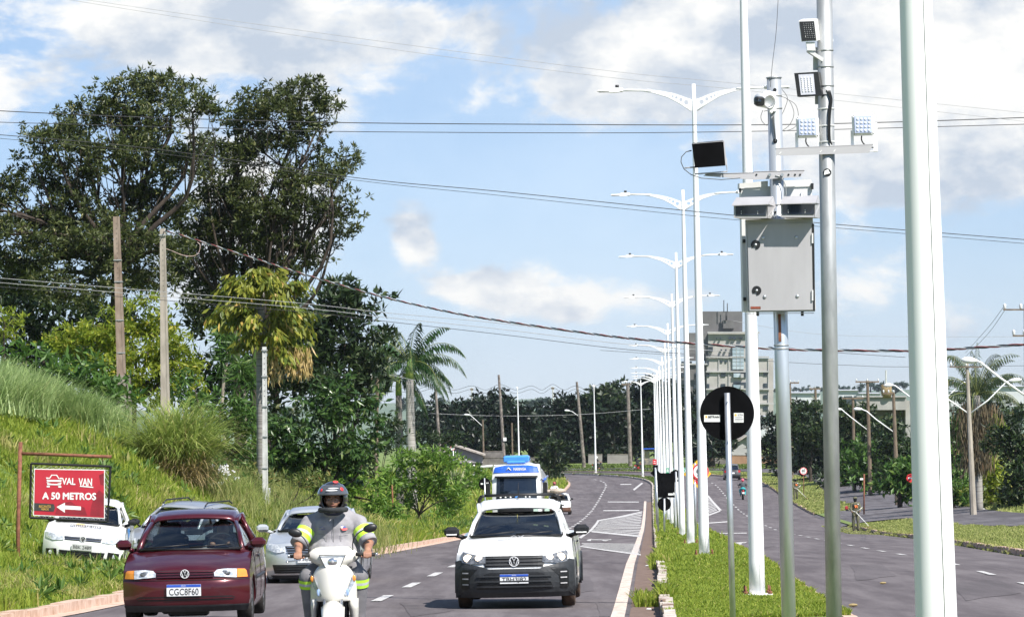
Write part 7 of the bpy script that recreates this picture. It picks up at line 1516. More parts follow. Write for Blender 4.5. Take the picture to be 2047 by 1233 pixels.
# ================================================================== VEHICLES
def paint(name, c, c2=None, metal=.0, rough=.3, coat=.8): return mk(name, c, c2 or tuple(v * .93 for v in c), scale=3, rough=rough, metal=metal, coat=coat)
m_pwh = paint('paint_white', (.80, .80, .79), (.84, .84, .83)); m_pmar = paint('paint_maroon', (.066, .004, .009), (.085, .006, .012), .35, .28); m_psil = paint('paint_silver', (.52, .55, .58), (.60, .63, .66), .45, .35); m_pgrey = paint('paint_silver_grey', (.42, .44, .46), (.50, .52, .54), .5, .35)
m_pdk = paint('paint_dark_grey', (.10, .09, .085), (.13, .12, .11), .4, .3)
m_plas = mk('bumper_plastic', (.018, .020, .023), (.030, .033, .037), scale=9, rough=.55); m_blk2 = mk('grille_black', (.004, .004, .005), (.008, .008, .009), scale=9, rough=.5); m_tyre = mk('tyre_rubber', (.012, .011, .010), (.028, .024, .021), scale=14, rough=.9); m_tyred = mk('tyre_dusty', (.03, .02, .014), (.12, .07, .045), scale=5, rough=.95)
m_alloy = mk('alloy', (.35, .35, .36), (.5, .5, .51), scale=9, rough=.35, metal=.7); m_seat = mk('seat_fabric', (.03, .03, .033), (.05, .05, .055), scale=12, rough=.95); m_int = mk('interior_dark', (.012, .012, .013), (.022, .022, .024), scale=9, rough=.9)
m_lens = mk('lamp_lens', (.45, .48, .52), (.80, .82, .84), scale=22, rough=.08, coat=1, lo=.40, hi=.60, metal=.2); m_lit = mk('headlight_lit', (.9, .8, .65), (1, .9, .78), emit=((1, .82, .60), 2.6)); m_lensd = mk('lamp_housing', (.05, .055, .06), (.22, .23, .25), scale=26, rough=.1, coat=1); m_tail = mk('tail_lamp', (.35, .01, .01), (.5, .02, .02), scale=9, rough=.15, coat=.7)
g_clear = mk_glass('glass_clear', (.58, .66, .66), .9, .05); g_dark = mk_glass('glass_tinted', (.10, .12, .13), .9, .09); g_tint = mk_glass('glass_smoked', (.28, .32, .33), .9, .07)
m_pl = mk('plate_white', (.66, .67, .68), (.74, .75, .76), scale=9, rough=.5); m_plg = mk('plate_grey', (.42, .43, .42), (.52, .53, .52), scale=9, rough=.5); m_blu = mk('plate_blue', (.02, .08, .42), (.03, .10, .50), rough=.5)
class Car: pass
def make_car(name, label, cat, loc, rz, P, group=None, roll=0):
    t = thing(name, label, cat, loc, 0, group); t.rotation_euler = (0, roll, rz); c = Car(); c.t = t; c.P = P
    Wd = P['W'] / 2; L = P['L']; zb = P['zb']; prof = P['prof']; kx = P.get('k', .30); rearp = P['rear']; paint_ = P['paint']; ex = P.get('ex', 4)
    def wid(y, z):
        f = max(0, 1 - y / 1.0); b_ = max(0, (y - (L - 1.0)) / 1.0); w_ = Wd * (1 - P.get('tf', .05) * f * f - .06 * b_ * b_)
        if z > .55: w_ -= P.get('tum', .055) * ((z - .55) / .45) ** 2
        if z < .38: w_ -= .05 * ((.38 - z) / .2) ** 2
        return w_
    c.wid = wid
    # profile with arc sampling
    pr = catmull([(a, b_) for a, b_ in prof], 4)
    def kk(y): return kx * max(0, 1 - y / .95) ** 1.0
    rows = []; edge = []
    for (y, z) in pr:
        row = []; cr_ = .055 * min(1, max(0, (z - P['zh']) / .04 + 0)) if y > .03 and z > P['zh'] else 0
        for u in np.linspace(-1, 1, 23):
            e = abs(u); yy = y + kk(y) * e ** ex; zz = z - cr_ * e ** 2.2; row.append(Vector((u * wid(yy, z), yy, zz)))
        rows.append(row); edge.append((row[-1].y, row[-1].z))
    b = MB().mat(paint_); b.grid(rows)
    # front surface lookup
    zs_ = [p[1] for p in pr]; ys_ = [p[0] for p in pr]
    def front(x, z):
        yb = float(np.interp(z, zs_, ys_)); u = min(1, abs(x) / wid(yb + kk(yb) * .6, z)); return yb + kk(yb) * u ** ex
    c.front = front
    rr = catmull(rearp, 3); rrows = []; redge = []
    kr = P.get('kr', .16)
    for (y, z) in rr:
        row = [Vector((u * wid(y - kr * abs(u) ** 4, z), y - kr * abs(u) ** 4, z)) for u in np.linspace(1, -1, 15)]; rrows.append(row); redge.append((row[0].y, row[0].z))
    b.grid(rrows)
    zsr = [p[1] for p in rr]; ysr = [p[0] for p in rr]
    def rearf(x, z):
        yb = float(np.interp(z, zsr, ysr)); u = min(1, abs(x) / wid(yb, z)); return yb - kr * u ** 4
    c.rearf = rearf
    # side polygon with wheel arches
    rw = P['rw']; ya, yw = P['yf'], P['yr']; sill = .20; arch = []
    def archpts(yc): return [(yc - (rw + .055) * math.cos(a), rw + (rw + .055) * math.sin(a)) for a in np.linspace(R(-18), R(198), 15)]
    belt = P['belt']  # list of (y,z) from cowl to rear top
    poly = list(edge) + belt + redge[::-1][:-1] + [(redge[0][0], sill + .04)] + archpts(yw)[::-1] + archpts(ya)[::-1]
    bm = bmesh.new(); vs = [bm.verts.new((0, y, z)) for y, z in poly]
    ed = [bm.edges.new((vs[i], vs[(i + 1) % len(vs)])) for i in range(len(vs))]
    bmesh.ops.triangle_fill(bm, edges=ed, use_beauty=True)
    for yy in np.arange(.1, L, .18): bmesh.ops.bisect_plane(bm, geom=bm.verts[:] + bm.edges[:] + bm.faces[:], plane_co=(0, yy, 0), plane_no=(0, 1, 0))
    for z in np.arange(.3, 1.1, .1): bmesh.ops.bisect_plane(bm, geom=bm.verts[:] + bm.edges[:] + bm.faces[:], plane_co=(0, 0, z), plane_no=(0, 0, 1))
    bm.verts.index_update(); pv_ = [(v.co.y, v.co.z) for v in bm.verts]; pf = [[v.index for v in f.verts] for f in bm.faces]; bm.free()
    for s in (-1, 1):
        b.add([(s * wid(y, z), y, z) for y, z in pv_], pf, True)
        for yc in (ya, yw):   # arch lips
            A_ = archpts(yc); b.grid([[Vector((s * wid(y, z), y, z)), Vector((s * (wid(y, z) - .12), y, z))] for y, z in A_])
    c.body = b.build('body', None, t, fix=False)
    b = MB().mat(m_int); b.box((0, L / 2, .33), (2 * Wd - .46, L - .35, .24)); b.box((0, L / 2, .5), (2 * Wd - .5, L - .6, .12)); b.build('underbody', None, t)
    # greenhouse
    xa0, y0, z0 = P['ws0']; xa1, y1, z1 = P['ws1']; xr, yr1, zr1 = P['roof_rear']; xb, yb0, zb0 = P['rw0']; Hh = P['H']; xm = P.get('xm', xa1 + .02)
    b = MB().mat(paint_); rows = []
    for i, v in enumerate(np.linspace(0, 1, 9)):
        y = y1 + (yr1 - y1) * v; zc = z1 + (Hh - z1) * math.sin(math.pi * min(1, v * .9 + .12)) ** .6 if v < .9 else zr1 + (Hh - zr1) * .35; zc = z1 * (1 - v) + zr1 * v + (Hh - (z1 + zr1) / 2) * (1 - (2 * v - 1) ** 2); xw = xa1 + (xr - xa1) * v
        xw = xa1 * (1 - v) + xr * v + .03 * (1 - (2 * v - 1) ** 2)
        row = []
        for u in np.linspace(-1, 1, 15): row.append(Vector((u * (xw + .02), y + (.05 * (1 - abs(u) ** 2) * (-1 if v < .5 else 1) * (1 - 2 * min(v, 1 - v))), zc - .035 * abs(u) ** 2 - (.05 * max(0, abs(u) - .85) / .15))))
        rows.append(row)
    b.grid(rows); ro = b.build('roof', None, t); md = ro.modifiers.new('t', 'SOLIDIFY'); md.thickness = .03; md.offset = -1
    zt = rows[0][0].z; b = MB().mat(paint_)
    xs0 = wid(y0 + .1, zb) - .03
    for s in (-1, 1):
        b.tube([(s * xa0, y0, z0 - .03), (s * (xa0 * .45 + xa1 * .55 + .015), (y0 + y1) / 2 - .02, (z0 + zt) / 2 + .02), (s * (xa1 + .01), y1, zt)], [.036, .032, .034], 8)
        b.tube([(s * xb, yb0, zb0), (s * (xr + .01), yr1, rows[-1][0].z)], [.06, .05], 8)
        if P.get('pil'):
            for yp in P['pil']: b.tube([(s * (wid(yp, zb) - .03), yp, zb), (s * (xm + .02), yp + .02, Hh - .08)], [.045, .035], 6)
        b.grid([[Vector((s * wid(y, z), y, z)), Vector((s * (xa0 + (xb - xa0) * max(0, min(1, (y - y0) / (yb0 - y0)))), max(y, y0) if y < yb0 else min(y, yb0), z + .012))] for y, z in belt])
        b.tube([(s * (xa1 + .012 + .03 * (1 - (2 * v - 1) ** 2)), y1 + (yr1 - y1) * v, zt * (1 - v) + rows[-1][0].z * v + (Hh - (z1 + zr1) / 2) * (1 - (2 * v - 1) ** 2)) for v in np.linspace(0, 1, 8)], .028, 6)
    # cowl fill
    b.grid([[Vector((u * wid(edge[-1][0], z0), edge[-1][0] - 0 * abs(u), z0 - .055 * abs(u) ** 2.2)) for u in np.linspace(-1, 1, 9)], [Vector((u * xa0, y0, z0 - .01)) for u in np.linspace(-1, 1, 9)]])
    b.grid([[Vector((u * xb, yb0, zb0)) for u in np.linspace(-1, 1, 5)], [Vector((u * wid(rr[-1][0], rr[-1][1]), rr[-1][0] - kr * abs(u) ** 4, rr[-1][1])) for u in np.linspace(-1, 1, 5)]])
    b.build('pillars', None, t)
    def pane(nm, A_, B_, C_, D_, bul, m, n=7):
        q = MB().mat(m); rows_ = []
        for v in np.linspace(0, 1, n):
            l, r_ = Vector(A_).lerp(Vector(D_), v), Vector(B_).lerp(Vector(C_), v); rows_.append([l.lerp(r_, u) + Vector(bul) * (1 - (2 * u - 1) ** 2) * (.6 + .4 * math.sin(math.pi * v)) for u in np.linspace(0, 1, 9)])
        q.grid(rows_); return q.build(nm, None, t)
    gw = P.get('glass', g_dark)
    c.ws = pane('windscreen', (-xa0, y0, z0 - .02), (xa0, y0, z0 - .02), (xa1, y1, zt), (-xa1, y1, zt), (0, -.10, .0), gw)
    pane('rear_window', (-xb, yb0, zb0), (xb, yb0, zb0), (xr, yr1, rows[-1][0].z), (-xr, yr1, rows[-1][0].z), (0, .04, 0), gw if gw is g_clear else m_darkglass)
    for s in (-1, 1): pane('side_window', (s * xa0, y0 + .02, zb), (s * xb, yb0, zb0), (s * xr, yr1, rows[-1][0].z), (s * xa1, y1, zt), (s * .015, 0, 0), P.get('gside', gw))
    b = MB().mat(m_black)
    b.tube([(-xa0 + .02, y0 - .02, z0 - .005), (0, y0 - .11, z0 - .005), (xa0 - .02, y0 - .02, z0 - .005)], .02, 6); b.tube([(-xa0 + .01, y0 - .015, z0), (-xa1 + .005, y1 - .01, zt - .01)], .012, 5); b.tube([(xa0 - .01, y0 - .015, z0), (xa1 - .005, y1 - .01, zt - .01)], .012, 5); b.build('windscreen_seal', None, t)
    for (xw0, xw1) in ((-.58, -.02), (.0, .52)): b = MB().mat(m_black); b.tube([(xw0, y0 - .09, z0 + .02), ((xw0 + xw1) / 2, y0 - .105, z0 + .035), (xw1, y0 - .09, z0 + .055)], .009, 5); b.build('wiper', None, t)
    # interior
    b = MB().mat(m_int); b.box((0, y0 + .22, z0 - .14), (2 * xa0 - .14, .5, .22), bev=.05); b.tube([(-.38 + .0, y0 + .42, z0 - .0)] * 2, .01); b.build('dashboard', None, t)
    if P.get('interior', True):
        for s in (-1, 1):
            b = MB().mat(m_seat); b.box((s * .34, y0 + 1.02, .78), (.46, .16, .66), M=Matrix.Rotation(R(-12), 3, 'X'), bev=.05); b.box((s * .34, y0 + 1.12, 1.16), (.26, .10, .18), bev=.04); b.box((s * .34, y0 + .75, .50), (.46, .5, .16), bev=.04); b.build('seat', None, t)
        b = MB().mat(m_int); pts = [(.36 + .18 * math.cos(a), y0 + .52 + .06 * math.sin(a), z0 - .0 + .17 * math.sin(a)) for a in np.linspace(0, 2 * math.pi, 19)]; b.tube(pts, .014, 6); b.build('steering_wheel', None, t)
    b = MB().mat(P.get('rvm', m_int)); b.box((0, (y0 * .25 + y1 * .75) + .10, zt - .11), (.24, .03, .075), bev=.012); b.build('rear_view_mirror', None, t)
    # mirrors
    mz, mx, my = P['mir']
    for s in (-1, 1):
        b = MB().mat(P.get('mirmat', m_black)); b.box((s * (mx + .0), my, mz), P.get('mirs', (.22, .12, .14)), bev=.045); b.tube([(s * (mx - .06), my + .02, mz - .05), (s * (wid(my, zb) - .04), my + .04, zb - .01)], .03, 8); mo = b.build('wing_mirror', None, t)
        if P.get('mirstrip'): b = MB().mat(m_stick); b.box((s * mx, my - .062, mz - .035), (.15, .006, .02)); b.build('mirror_strip', None, mo)
    # wheels
    for (yc, s) in ((ya, -1), (ya, 1), (yw, -1), (yw, 1)):
        w_ = thing('wheel', None, None); w_.parent = t; w_.location = (s * (Wd - .115), yc, rw)
        q = MB(); wheel_mb(q, (0, 0, 0), rw, .19, tyre=P.get('tyre', m_tyre)); q.build('tyre', None, w_)
        q = MB().mat(P.get('rim', m_alloy)); q.lathe([(0, s * .07), (rw * .2, s * .08), (rw * .22, s * .05), (rw * .60, s * .075), (rw * .70, s * .08), (rw * .72, s * .02)], (0, 0, 0), 'X', 24)
        q.mat(m_blk2)
        for k in range(6): a = k * math.pi / 3; q.box((s * .074, rw * .45 * math.cos(a), rw * .45 * math.sin(a)), (.012, rw * .17, rw * .17), M=Matrix.Rotation(a, 3, 'X'))
        q.build('rim', None, w_)
    # door seams and handle
    b = MB().mat(m_blk2)
    for yy in P.get('seams', ()):
        for s in (-1, 1): b.tube([(s * (wid(yy, z) + .001), yy, z) for z in np.linspace(.28, zb - .02, 6)], .004, 4)
    b.build('door_seam', None, t)
    for s in (-1, 1):
        for yy in P.get('handles', (y0 + 1.15,)): b = MB().mat(P.get('handlemat', m_black)); b.box((s * (wid(yy, .86) + .015), yy, zb - .12), (.03, .18, .03), bev=.01); b.build('door_handle', None, t)
    return c
def decal(c, name, poly, th, m, parent=None, rear=False, both=False, depth=.02, res=.07):
    """solid patch following the nose (or tail) of the car, poly in x,z"""
    out = []
    for s in ((1, -1) if both else (1,)):
        bm = bmesh.new(); vs = [bm.verts.new((x * s, 0, z)) for x, z in poly]; ed = [bm.edges.new((vs[i], vs[(i + 1) % len(vs)])) for i in range(len(vs))]
        bmesh.ops.triangle_fill(bm, edges=ed, use_beauty=True)
        x0, x1 = min(x * s for x, z in poly), max(x * s for x, z in poly); z0, z1 = min(z for x, z in poly), max(z for x, z in poly)
        for a in np.arange(x0 + res, x1, res): bmesh.ops.bisect_plane(bm, geom=bm.verts[:] + bm.edges[:] + bm.faces[:], plane_co=(a, 0, 0), plane_no=(1, 0, 0))
        for a in np.arange(z0 + res, z1, res): bmesh.ops.bisect_plane(bm, geom=bm.verts[:] + bm.edges[:] + bm.faces[:], plane_co=(0, 0, a), plane_no=(0, 0, 1))
        g = bmesh.ops.extrude_face_region(bm, geom=bm.faces[:]); nv = set(v for v in g['geom'] if isinstance(v, bmesh.types.BMVert))
        sg = 1 if rear else -1
        for v in bm.verts:
            y = c.rearf(v.co.x, v.co.z) if rear else c.front(v.co.x, v.co.z); v.co.y = y + sg * (th if v in nv else -depth)
        bmesh.ops.recalc_face_normals(bm, faces=bm.faces); me = bpy.data.meshes.new(name); bm.to_mesh(me); bm.free(); me.materials.append(m)
        o = bpy.data.objects.new(name, me); COL.objects.link(o); o.parent = parent or c.t; out.append(o)
    return out if both else out[0]
def rect(x0, z0, x1, z1): return [(x0, z0), (x1, z0), (x1, z1), (x0, z1)]
def slats(c, x0, x1, z0, z1, n, th, m, name='slat', parent=None, fr=.35, taper=0):
    b = MB().mat(m)
    for i in range(n):
        z = z0 + (z1 - z0) * (i + .5) / n; h = (z1 - z0) / n * fr / 2; k = taper * (1 - (i + .5) / n); xs = np.linspace(x0 + k, x1 - k, 13)
        b.grid([[Vector((x, c.front(x, zz) - th + dy, zz)) for x in xs] for zz, dy in ((z - h, .012), (z - h, 0), (z + h, 0), (z + h, .012))], False)
    return b.build(name, None, parent or c.t)
def plate(c, x, z, txt, w_=.40, h_=.13, m=None, rear=False, blue=True):
    m = m or m_pl; y = c.front(x, z) - .035; b = MB().mat(m); b.box((x, y, z), (w_, .012, h_))
    if blue: b.mat(m_blu); b.box((x, y - .0075, z + h_ * .38), (w_ - .004, .003, h_ * .22)); b.mat(m_pl); text(b, 'BRASIL', .06, .014, Matrix.Translation((x, y - .0095, z + h_ * .385)))
    o = b.build('number_plate', None, c.t); b = MB().mat(m_ink); text(b, txt, w_ * .86, h_ * .56, Matrix.Translation((x, y - .0085, z - h_ * (.13 if blue else 0))), bold=.0007); b.build('plate_number', None, o); return o
def emblem(c, x, z, r_, th=.03, rear=False):
    y = c.front(x, z) - th; b = MB().mat(m_blk2); b.lathe([(0, 0), (r_ * .9, 0)], (x, y + .004, z), 'Y', 20); b.mat(m_pl)
    b.tube([(x + r_ * .92 * math.cos(a), y, z + r_ * .92 * math.sin(a)) for a in np.linspace(0, 2 * math.pi, 25)], r_ * .09, 5)
    def st(pts): b.tube([(x + u * r_, y, z + v * r_) for u, v in pts], r_ * .085, 5, smooth=False)
    st([(-.36, .80), (0, .12), (.36, .80)]); st([(-.76, .42), (-.36, -.72), (0, .0), (.36, -.72), (.76, .42)]); return b.build('emblem', None, c.t)
def caps(pts, n=6): return pts

# ---------------- white pickup
px_ = W(1029, 1200, 60); zl = zroad([px_.x], [61])[0]
van = dict(W=1.70, L=4.45, zb=1.0, H=1.52, zh=.80, paint=m_pwh, k=.30, rw=.30, yf=.80, yr=3.40, tf=.045,
           prof=[(.10, .17), (.035, .24), (.005, .34), (.0, .46), (.01, .56), (.04, .64), (.07, .72), (.12, .79), (.24, .845), (.5, .92), (.85, .985), (1.02, 1.01)],
           rear=[(4.38, .30), (4.44, .45), (4.45, .7), (4.43, .95)], belt=[(1.5, 1.0), (2.0, 1.01), (2.6, 1.02), (3.4, 1.0), (4.2, .98)],
           ws0=(.68, 1.02, 1.01), ws1=(.545, 1.78, 1.40), roof_rear=(.55, 2.35, 1.40), rw0=(.66, 2.62, 1.02), glass=g_dark, gside=g_dark, mir=(1.075, .93, 1.12), mirs=(.215, .13, .145), mirstrip=True, tyre=m_tyred, seams=(1.25, 2.4), rvm=m_lens, rim=m_steelg)
c = make_car('pickup_truck', 'white pickup with black bumper, roof rack and headlights on, centre of the road', 'pickup', (px_.x, 59.9, zl + .01), R(-2.4), van)
decal(c, 'bumper', [(-.845, .17), (.845, .17), (.845, .68), (.77, .70), (.70, .655), (.42, .60), (.36, .575), (-.36, .575), (-.42, .60), (-.70, .655), (-.77, .70), (-.845, .68)], .022, m_plas)
decal(c, 'grille', [(-.41, .60), (.41, .60), (.43, .66), (.41, .755), (-.41, .755), (-.43, .66)], .014, m_blk2); slats(c, -.40, .40, .61, .75, 3, .03, m_plas, 'grille_slats')
decal(c, 'lower_grille', [(-.54, .29), (.54, .29), (.53, .36), (.42, .50), (.34, .525), (-.34, .525), (-.42, .50), (-.53, .36)], .026, m_blk2); slats(c, -.53, .53, .29, .51, 3, .044, m_plas, 'lower_slats', taper=0, fr=.3)
for o in decal(c, 'fog_pocket', [(.73, .28), (.76, .32), (.765, .53), (.73, .57), (.52, .575), (.62, .48), (.64, .42), (.64, .30)], .027, m_blk2, both=True): pass
for s in (-1, 1):
    b = MB().mat(m_steelg)
    for z in (.36, .44, .52): x0, x1 = sorted((s * .65, s * .74)); b.grid([[Vector((x, c.front(x, zz) - .040, zz)) for x in np.linspace(x0, x1, 4)] for zz in (z - .008, z + .008)], False)
    b.build('pocket_slat', None, c.t)
for o in decal(c, 'headlight', [(.40, .66), (.62, .645), (.745, .665), (.755, .78), (.73, .815), (.55, .775), (.40, .745)], .026, m_lensd, both=True):
    s = 1 if max(v.co.x for v in o.data.vertices) > 0 else -1
    for (x, r_, rz_) in ((.655, .062, .052), (.50, .050, .040)):
        b = MB().mat(m_lit); b.ell((s * x, c.front(x, .725) - .03, .728), (r_, .012, rz_), 14, 8); b.build('bulb', None, o)
emblem(c, 0, .675, .072, .045); plate(c, 0, .435, 'TBH3J82')
b = MB().mat(mk('hood_logo', (.42, .43, .44), (.5, .51, .52))); ys = [.55, .60]
b.tube([(-.08, .80, .995), (-.03, .88, 1.012), (.02, .80, .995)], .004, 4); b.tube([(.03, .88, 1.012), (.07, .80, .995), (.11, .88, 1.012)], .004, 4); M_ = Matrix.Translation((.0, .70, .977)) @ Matrix.Rotation(R(-70), 4, 'X'); text(b, 'AUTO VALE', .5, .10, M_); b.build('hood_lettering', None, c.t)
b = MB().mat(m_black)
for s in (-1, 1): b.tube([(s * .60, 2.30, 1.36), (s * .585, 2.28, 1.50), (s * .56, 2.26, 1.545), (s * .50, 2.25, 1.560)], .022, 8); b.tube([(s * .60, 2.30, 1.40), (s * .62, 3.6, 1.02)], .02, 8)
b.tube([(-.5, 2.25, 1.560), (0, 2.25, 1.565), (.5, 2.25, 1.560)], .022, 8); b.build('roof_rack', None, c.t)
b = MB().mat(m_black); b.tube([(0, 1.95, 1.53), (.005, 2.0, 1.75)], [.008, .004], 6); b.ell((0, 1.95, 1.53), (.02, .03, .012)); b.build('antenna', None, c.t)
b = MB().mat(mk('sticker_green', (.45, .6, .5), (.55, .7, .6))); 
for x in (.27, .43): b.box((x, 1.50 + .0, 1.355), (.07, .004, .035))
b.build('windscreen_sticker', None, c.t)
b = MB().mat(mk('yellow_tag', (.5, .45, .1), (.6, .55, .15))); b.ell((0, 1.52, 1.19), (.03, .006, .045)); b.tube([(0, 1.5, 1.3), (0, 1.52, 1.22)], .003, 4); b.build('hanging_tag', None, c.t)
b = MB().mat(m_pwh); b.box((0, 3.55, .93), (1.45, 1.6, .04)); b.build('bed_cover', None, c.t)
for s in (-1, 1):
    for yc in (.8, 3.4): b = MB().mat(m_plas); b.tube([(s * (.845 if yc > 1 else .838), yc - .375 * math.cos(a), .30 + .375 * math.sin(a)) for a in np.linspace(R(-10), R(190), 16)], .026, 6); b.build('arch_trim', None, c.t)

# ---------------- maroon hatchback
px_ = W(372, 1240, 53.5); zl = zroad([px_.x], [54])[0]
mar = dict(W=1.64, L=3.81, zb=.93, H=1.42, zh=.70, paint=m_pmar, k=.26, rw=.28, yf=.74, yr=3.0, tf=.05,
           prof=[(.10, .18), (.04, .23), (.01, .30), (.0, .40), (.0, .50), (.02, .565), (.05, .60), (.065, .66), (.09, .705), (.20, .765), (.5, .85), (.85, .92), (.97, .94)],
           rear=[(3.72, .28), (3.80, .42), (3.80, .6), (3.74, .92)], belt=[(1.4, .94), (2.2, .95), (3.0, .96), (3.6, .95)],
           ws0=(.665, .98, .94), ws1=(.53, 1.62, 1.33), roof_rear=(.50, 3.0, 1.32), rw0=(.62, 3.55, .97), glass=g_clear, gside=g_clear, pil=(2.05,), mir=(1.0, .86, 1.08), mirs=(.20, .13, .13), mirmat=m_pmar, seams=(1.15, 2.1), handles=(1.85,))
c = make_car('hatchback', 'maroon hatchback driving in the left lane beside the scooter', 'car', (px_.x, 53.4, zl + .01), R(-.3), mar)
for s in (-1, 1):
    o = decal(c, 'headlight', [(s * x, z) for x, z in [(.37, .62), (.645, .598), (.645, .705), (.50, .712), (.40, .70), (.365, .665)]], .018, m_lens)
    b = MB().mat(m_lensd); b.ell((s * .50, c.front(.5, .655) - .010, .655), (.07, .012, .035)); b.build('reflector', None, o)
    decal(c, 'indicator', [(s * x, z) for x, z in [(.650, .60), (.775, .60), (.76, .68), (.74, .70), (.650, .706)]], .018, m_amber)
decal(c, 'grille', [(-.355, .605), (.355, .605), (.355, .695), (-.355, .70)], .010, m_blk2); slats(c, -.355, .355, .605, .70, 3, .022, m_pmar, 'grille_slats', fr=.52)
emblem(c, 0, .655, .056, .035); plate(c, -.01, .455, 'CGC8F60', .43, .145)
decal(c, 'bumper_slot', [(-.60, .325), (.60, .325), (.62, .36), (.58, .375), (-.58, .375), (-.62, .36)], .004, m_blk2); slats(c, -.6, .6, .325, .375, 1, .012, m_pmar, 'slot_bar', fr=.3)
decal(c, 'lower_lip', [(-.76, .18), (.76, .18), (.79, .265), (-.79, .265)], .014, m_plas); decal(c, 'bumper_gap', [(-.80, .575), (.80, .575), (.80, .583), (-.80, .583)], .006, m_blk2)
for s in (-1, 1): b = MB().mat(m_plas); b.tube([(s * (c.wid(y, .56) + .004), y, .56) for y in np.linspace(1.1, 2.66, 8)], .022, 6); b.build('side_moulding', None, c.t)
b = MB().mat(m_black); b.box((0, .55, .15), (.5, .3, .08), bev=.02); b.box((-.25, .8, .16), (.2, .3, .06), bev=.02); b.build('sump_guard', None, c.t)
# driver
dv = thing('person', 'driver in a light shirt behind the wheel of the maroon hatchback', 'person', (px_.x, 53.4, zl), 0)
blobobj('body', [('e', (.36, 1.95, 1.16), (.085, .10, .12)), ('e', (.36, 2.05, .85), (.17, .12, .26)), ('c', (.36, 2.03, 1.0), (.36, 1.98, 1.1), .06, .055), ('c', (.20, 2.0, .98), (.16, 1.72, .86), .055, .045), ('c', (.16, 1.72, .86), (.24, 1.52, .97), .042, .032), ('c', (.52, 2.0, .98), (.60, 1.75, .88), .055, .045), ('c', (.60, 1.75, .88), (.48, 1.54, .97), .042, .032), ('e', (.25, 1.49, .985), (.045, .05, .035)), ('e', (.47, 1.5, .985), (.045, .05, .035))], .018, m_skin, dv, 2)
blobobj('shirt', [('e', (.36, 2.05, .84), (.20, .14, .27)), ('c', (.18, 2.02, 1.0), (.54, 2.02, 1.0), .075, .075), ('c', (.55, 2.0, .98), (.60, 1.78, .89), .07, .055), ('c', (.17, 2.0, .98), (.14, 1.78, .89), .07, .055)], .02, m_shirt, dv, 2)
b = MB().mat(m_dkc); b.ell((.36, 1.975, 1.20), (.092, .105, .10)); b.build('hair', None, dv)

# ---------------- silver sedan behind the rider
px_ = W(622, 1170, 76); zl = zroad([px_.x], [79])[0]
sed = dict(W=1.72, L=4.3, zb=.98, H=1.42, zh=.80, paint=m_psil, k=.34, rw=.30, yf=.82, yr=3.3, tf=.06,
           prof=[(.12, .17), (.05, .22), (.01, .32), (.0, .45), (.01, .55), (.04, .64), (.08, .72), (.13, .79), (.24, .84), (.5, .91), (.9, .985), (1.05, 1.01)],
           rear=[(4.2, .28), (4.29, .45), (4.3, .7), (4.25, .98)], belt=[(1.5, 1.0), (2.2, 1.01), (3.0, 1.02), (3.7, 1.04)],
           ws0=(.68, 1.05, 1.01), ws1=(.55, 1.85, 1.33), roof_rear=(.52, 3.0, 1.33), rw0=(.60, 3.7, 1.07), glass=g_tint, gside=g_dark, pil=(2.2,), mir=(1.06, .96, 1.16), mirmat=m_psil, seams=(1.2, 2.2))
c = make_car('sedan', 'silver sedan half hidden behind the scooter rider', 'car', (px_.x, 76, zl - .04), R(-2), sed)
decal(c, 'grille', [(-.40, .63), (.40, .63), (.46, .76), (-.46, .76)], .010, m_blk2); slats(c, -.43, .43, .635, .76, 3, .028, m_chr, 'grille_slats', fr=.28)
for o in decal(c, 'headlight', [(.47, .66), (.62, .64), (.80, .70), (.83, .80), (.70, .80), (.48, .755)], .018, m_lens, both=True): pass
decal(c, 'lower_grille', [(-.66, .27), (.66, .27), (.70, .43), (-.70, .43)], .010, m_blk2); slats(c, -.64, .64, .29, .42, 3, .02, m_plas, 'lower_slats'); decal(c, 'chrome_strip', [(-.68, .245), (.68, .245), (.68, .275), (-.68, .275)], .022, m_chr)
decal(c, 'lower_lip', [(-.72, .17), (.72, .17), (.74, .24), (-.74, .24)], .012, m_plas); plate(c, -.03, .53, 'PYU8J15')

# ---------------- parked white hatchback on the verge
g = GX(168, 86.5); 
par = dict(mar); par.update(W=1.66, L=3.9, zb=.96, H=1.46, zh=.76, paint=m_pwh, k=.30, glass=g_tint, gside=g_dark, mirmat=m_black, mirs=(.20, .12, .12), mir=(1.04, .9, 1.07),
           prof=[(.10, .18), (.04, .24), (.01, .33), (.0, .45), (.01, .55), (.03, .62), (.06, .70), (.10, .755), (.22, .80), (.5, .87), (.85, .94), (1.0, .965)], ws0=(.66, 1.0, .965), ws1=(.53, 1.68, 1.36), roof_rear=(.50, 3.1, 1.34), rw0=(.62, 3.62, 1.0), rear=[(3.8, .3), (3.89, .45), (3.88, .65), (3.82, .95)], belt=[(1.4, .96), (2.2, .975), (3.0, .985), (3.65, .98)], seams=(1.2, 2.15))
c = make_car('hatchback', 'white hatchback parked tilted on the grass behind the red sign', 'car', (g.x + .05, 85.2, g.z - .10), R(1.5), par, roll=R(6))
decal(c, 'grille', [(-.36, .625), (.36, .625), (.38, .70), (-.38, .70)], .010, m_blk2); slats(c, -.37, .37, .63, .70, 2, .02, m_chr, 'grille_slats', fr=.2); emblem(c, 0, .66, .062, .03)
for o in decal(c, 'headlight', [(.385, .62), (.60, .60), (.76, .64), (.78, .75), (.68, .745), (.40, .70)], .018, m_lens, both=True): pass
decal(c, 'lower_grille', [(-.42, .27), (.42, .27), (.46, .42), (-.46, .42)], .008, m_blk2); slats(c, -.44, .44, .28, .42, 4, .018, m_plas, 'lower_slats')
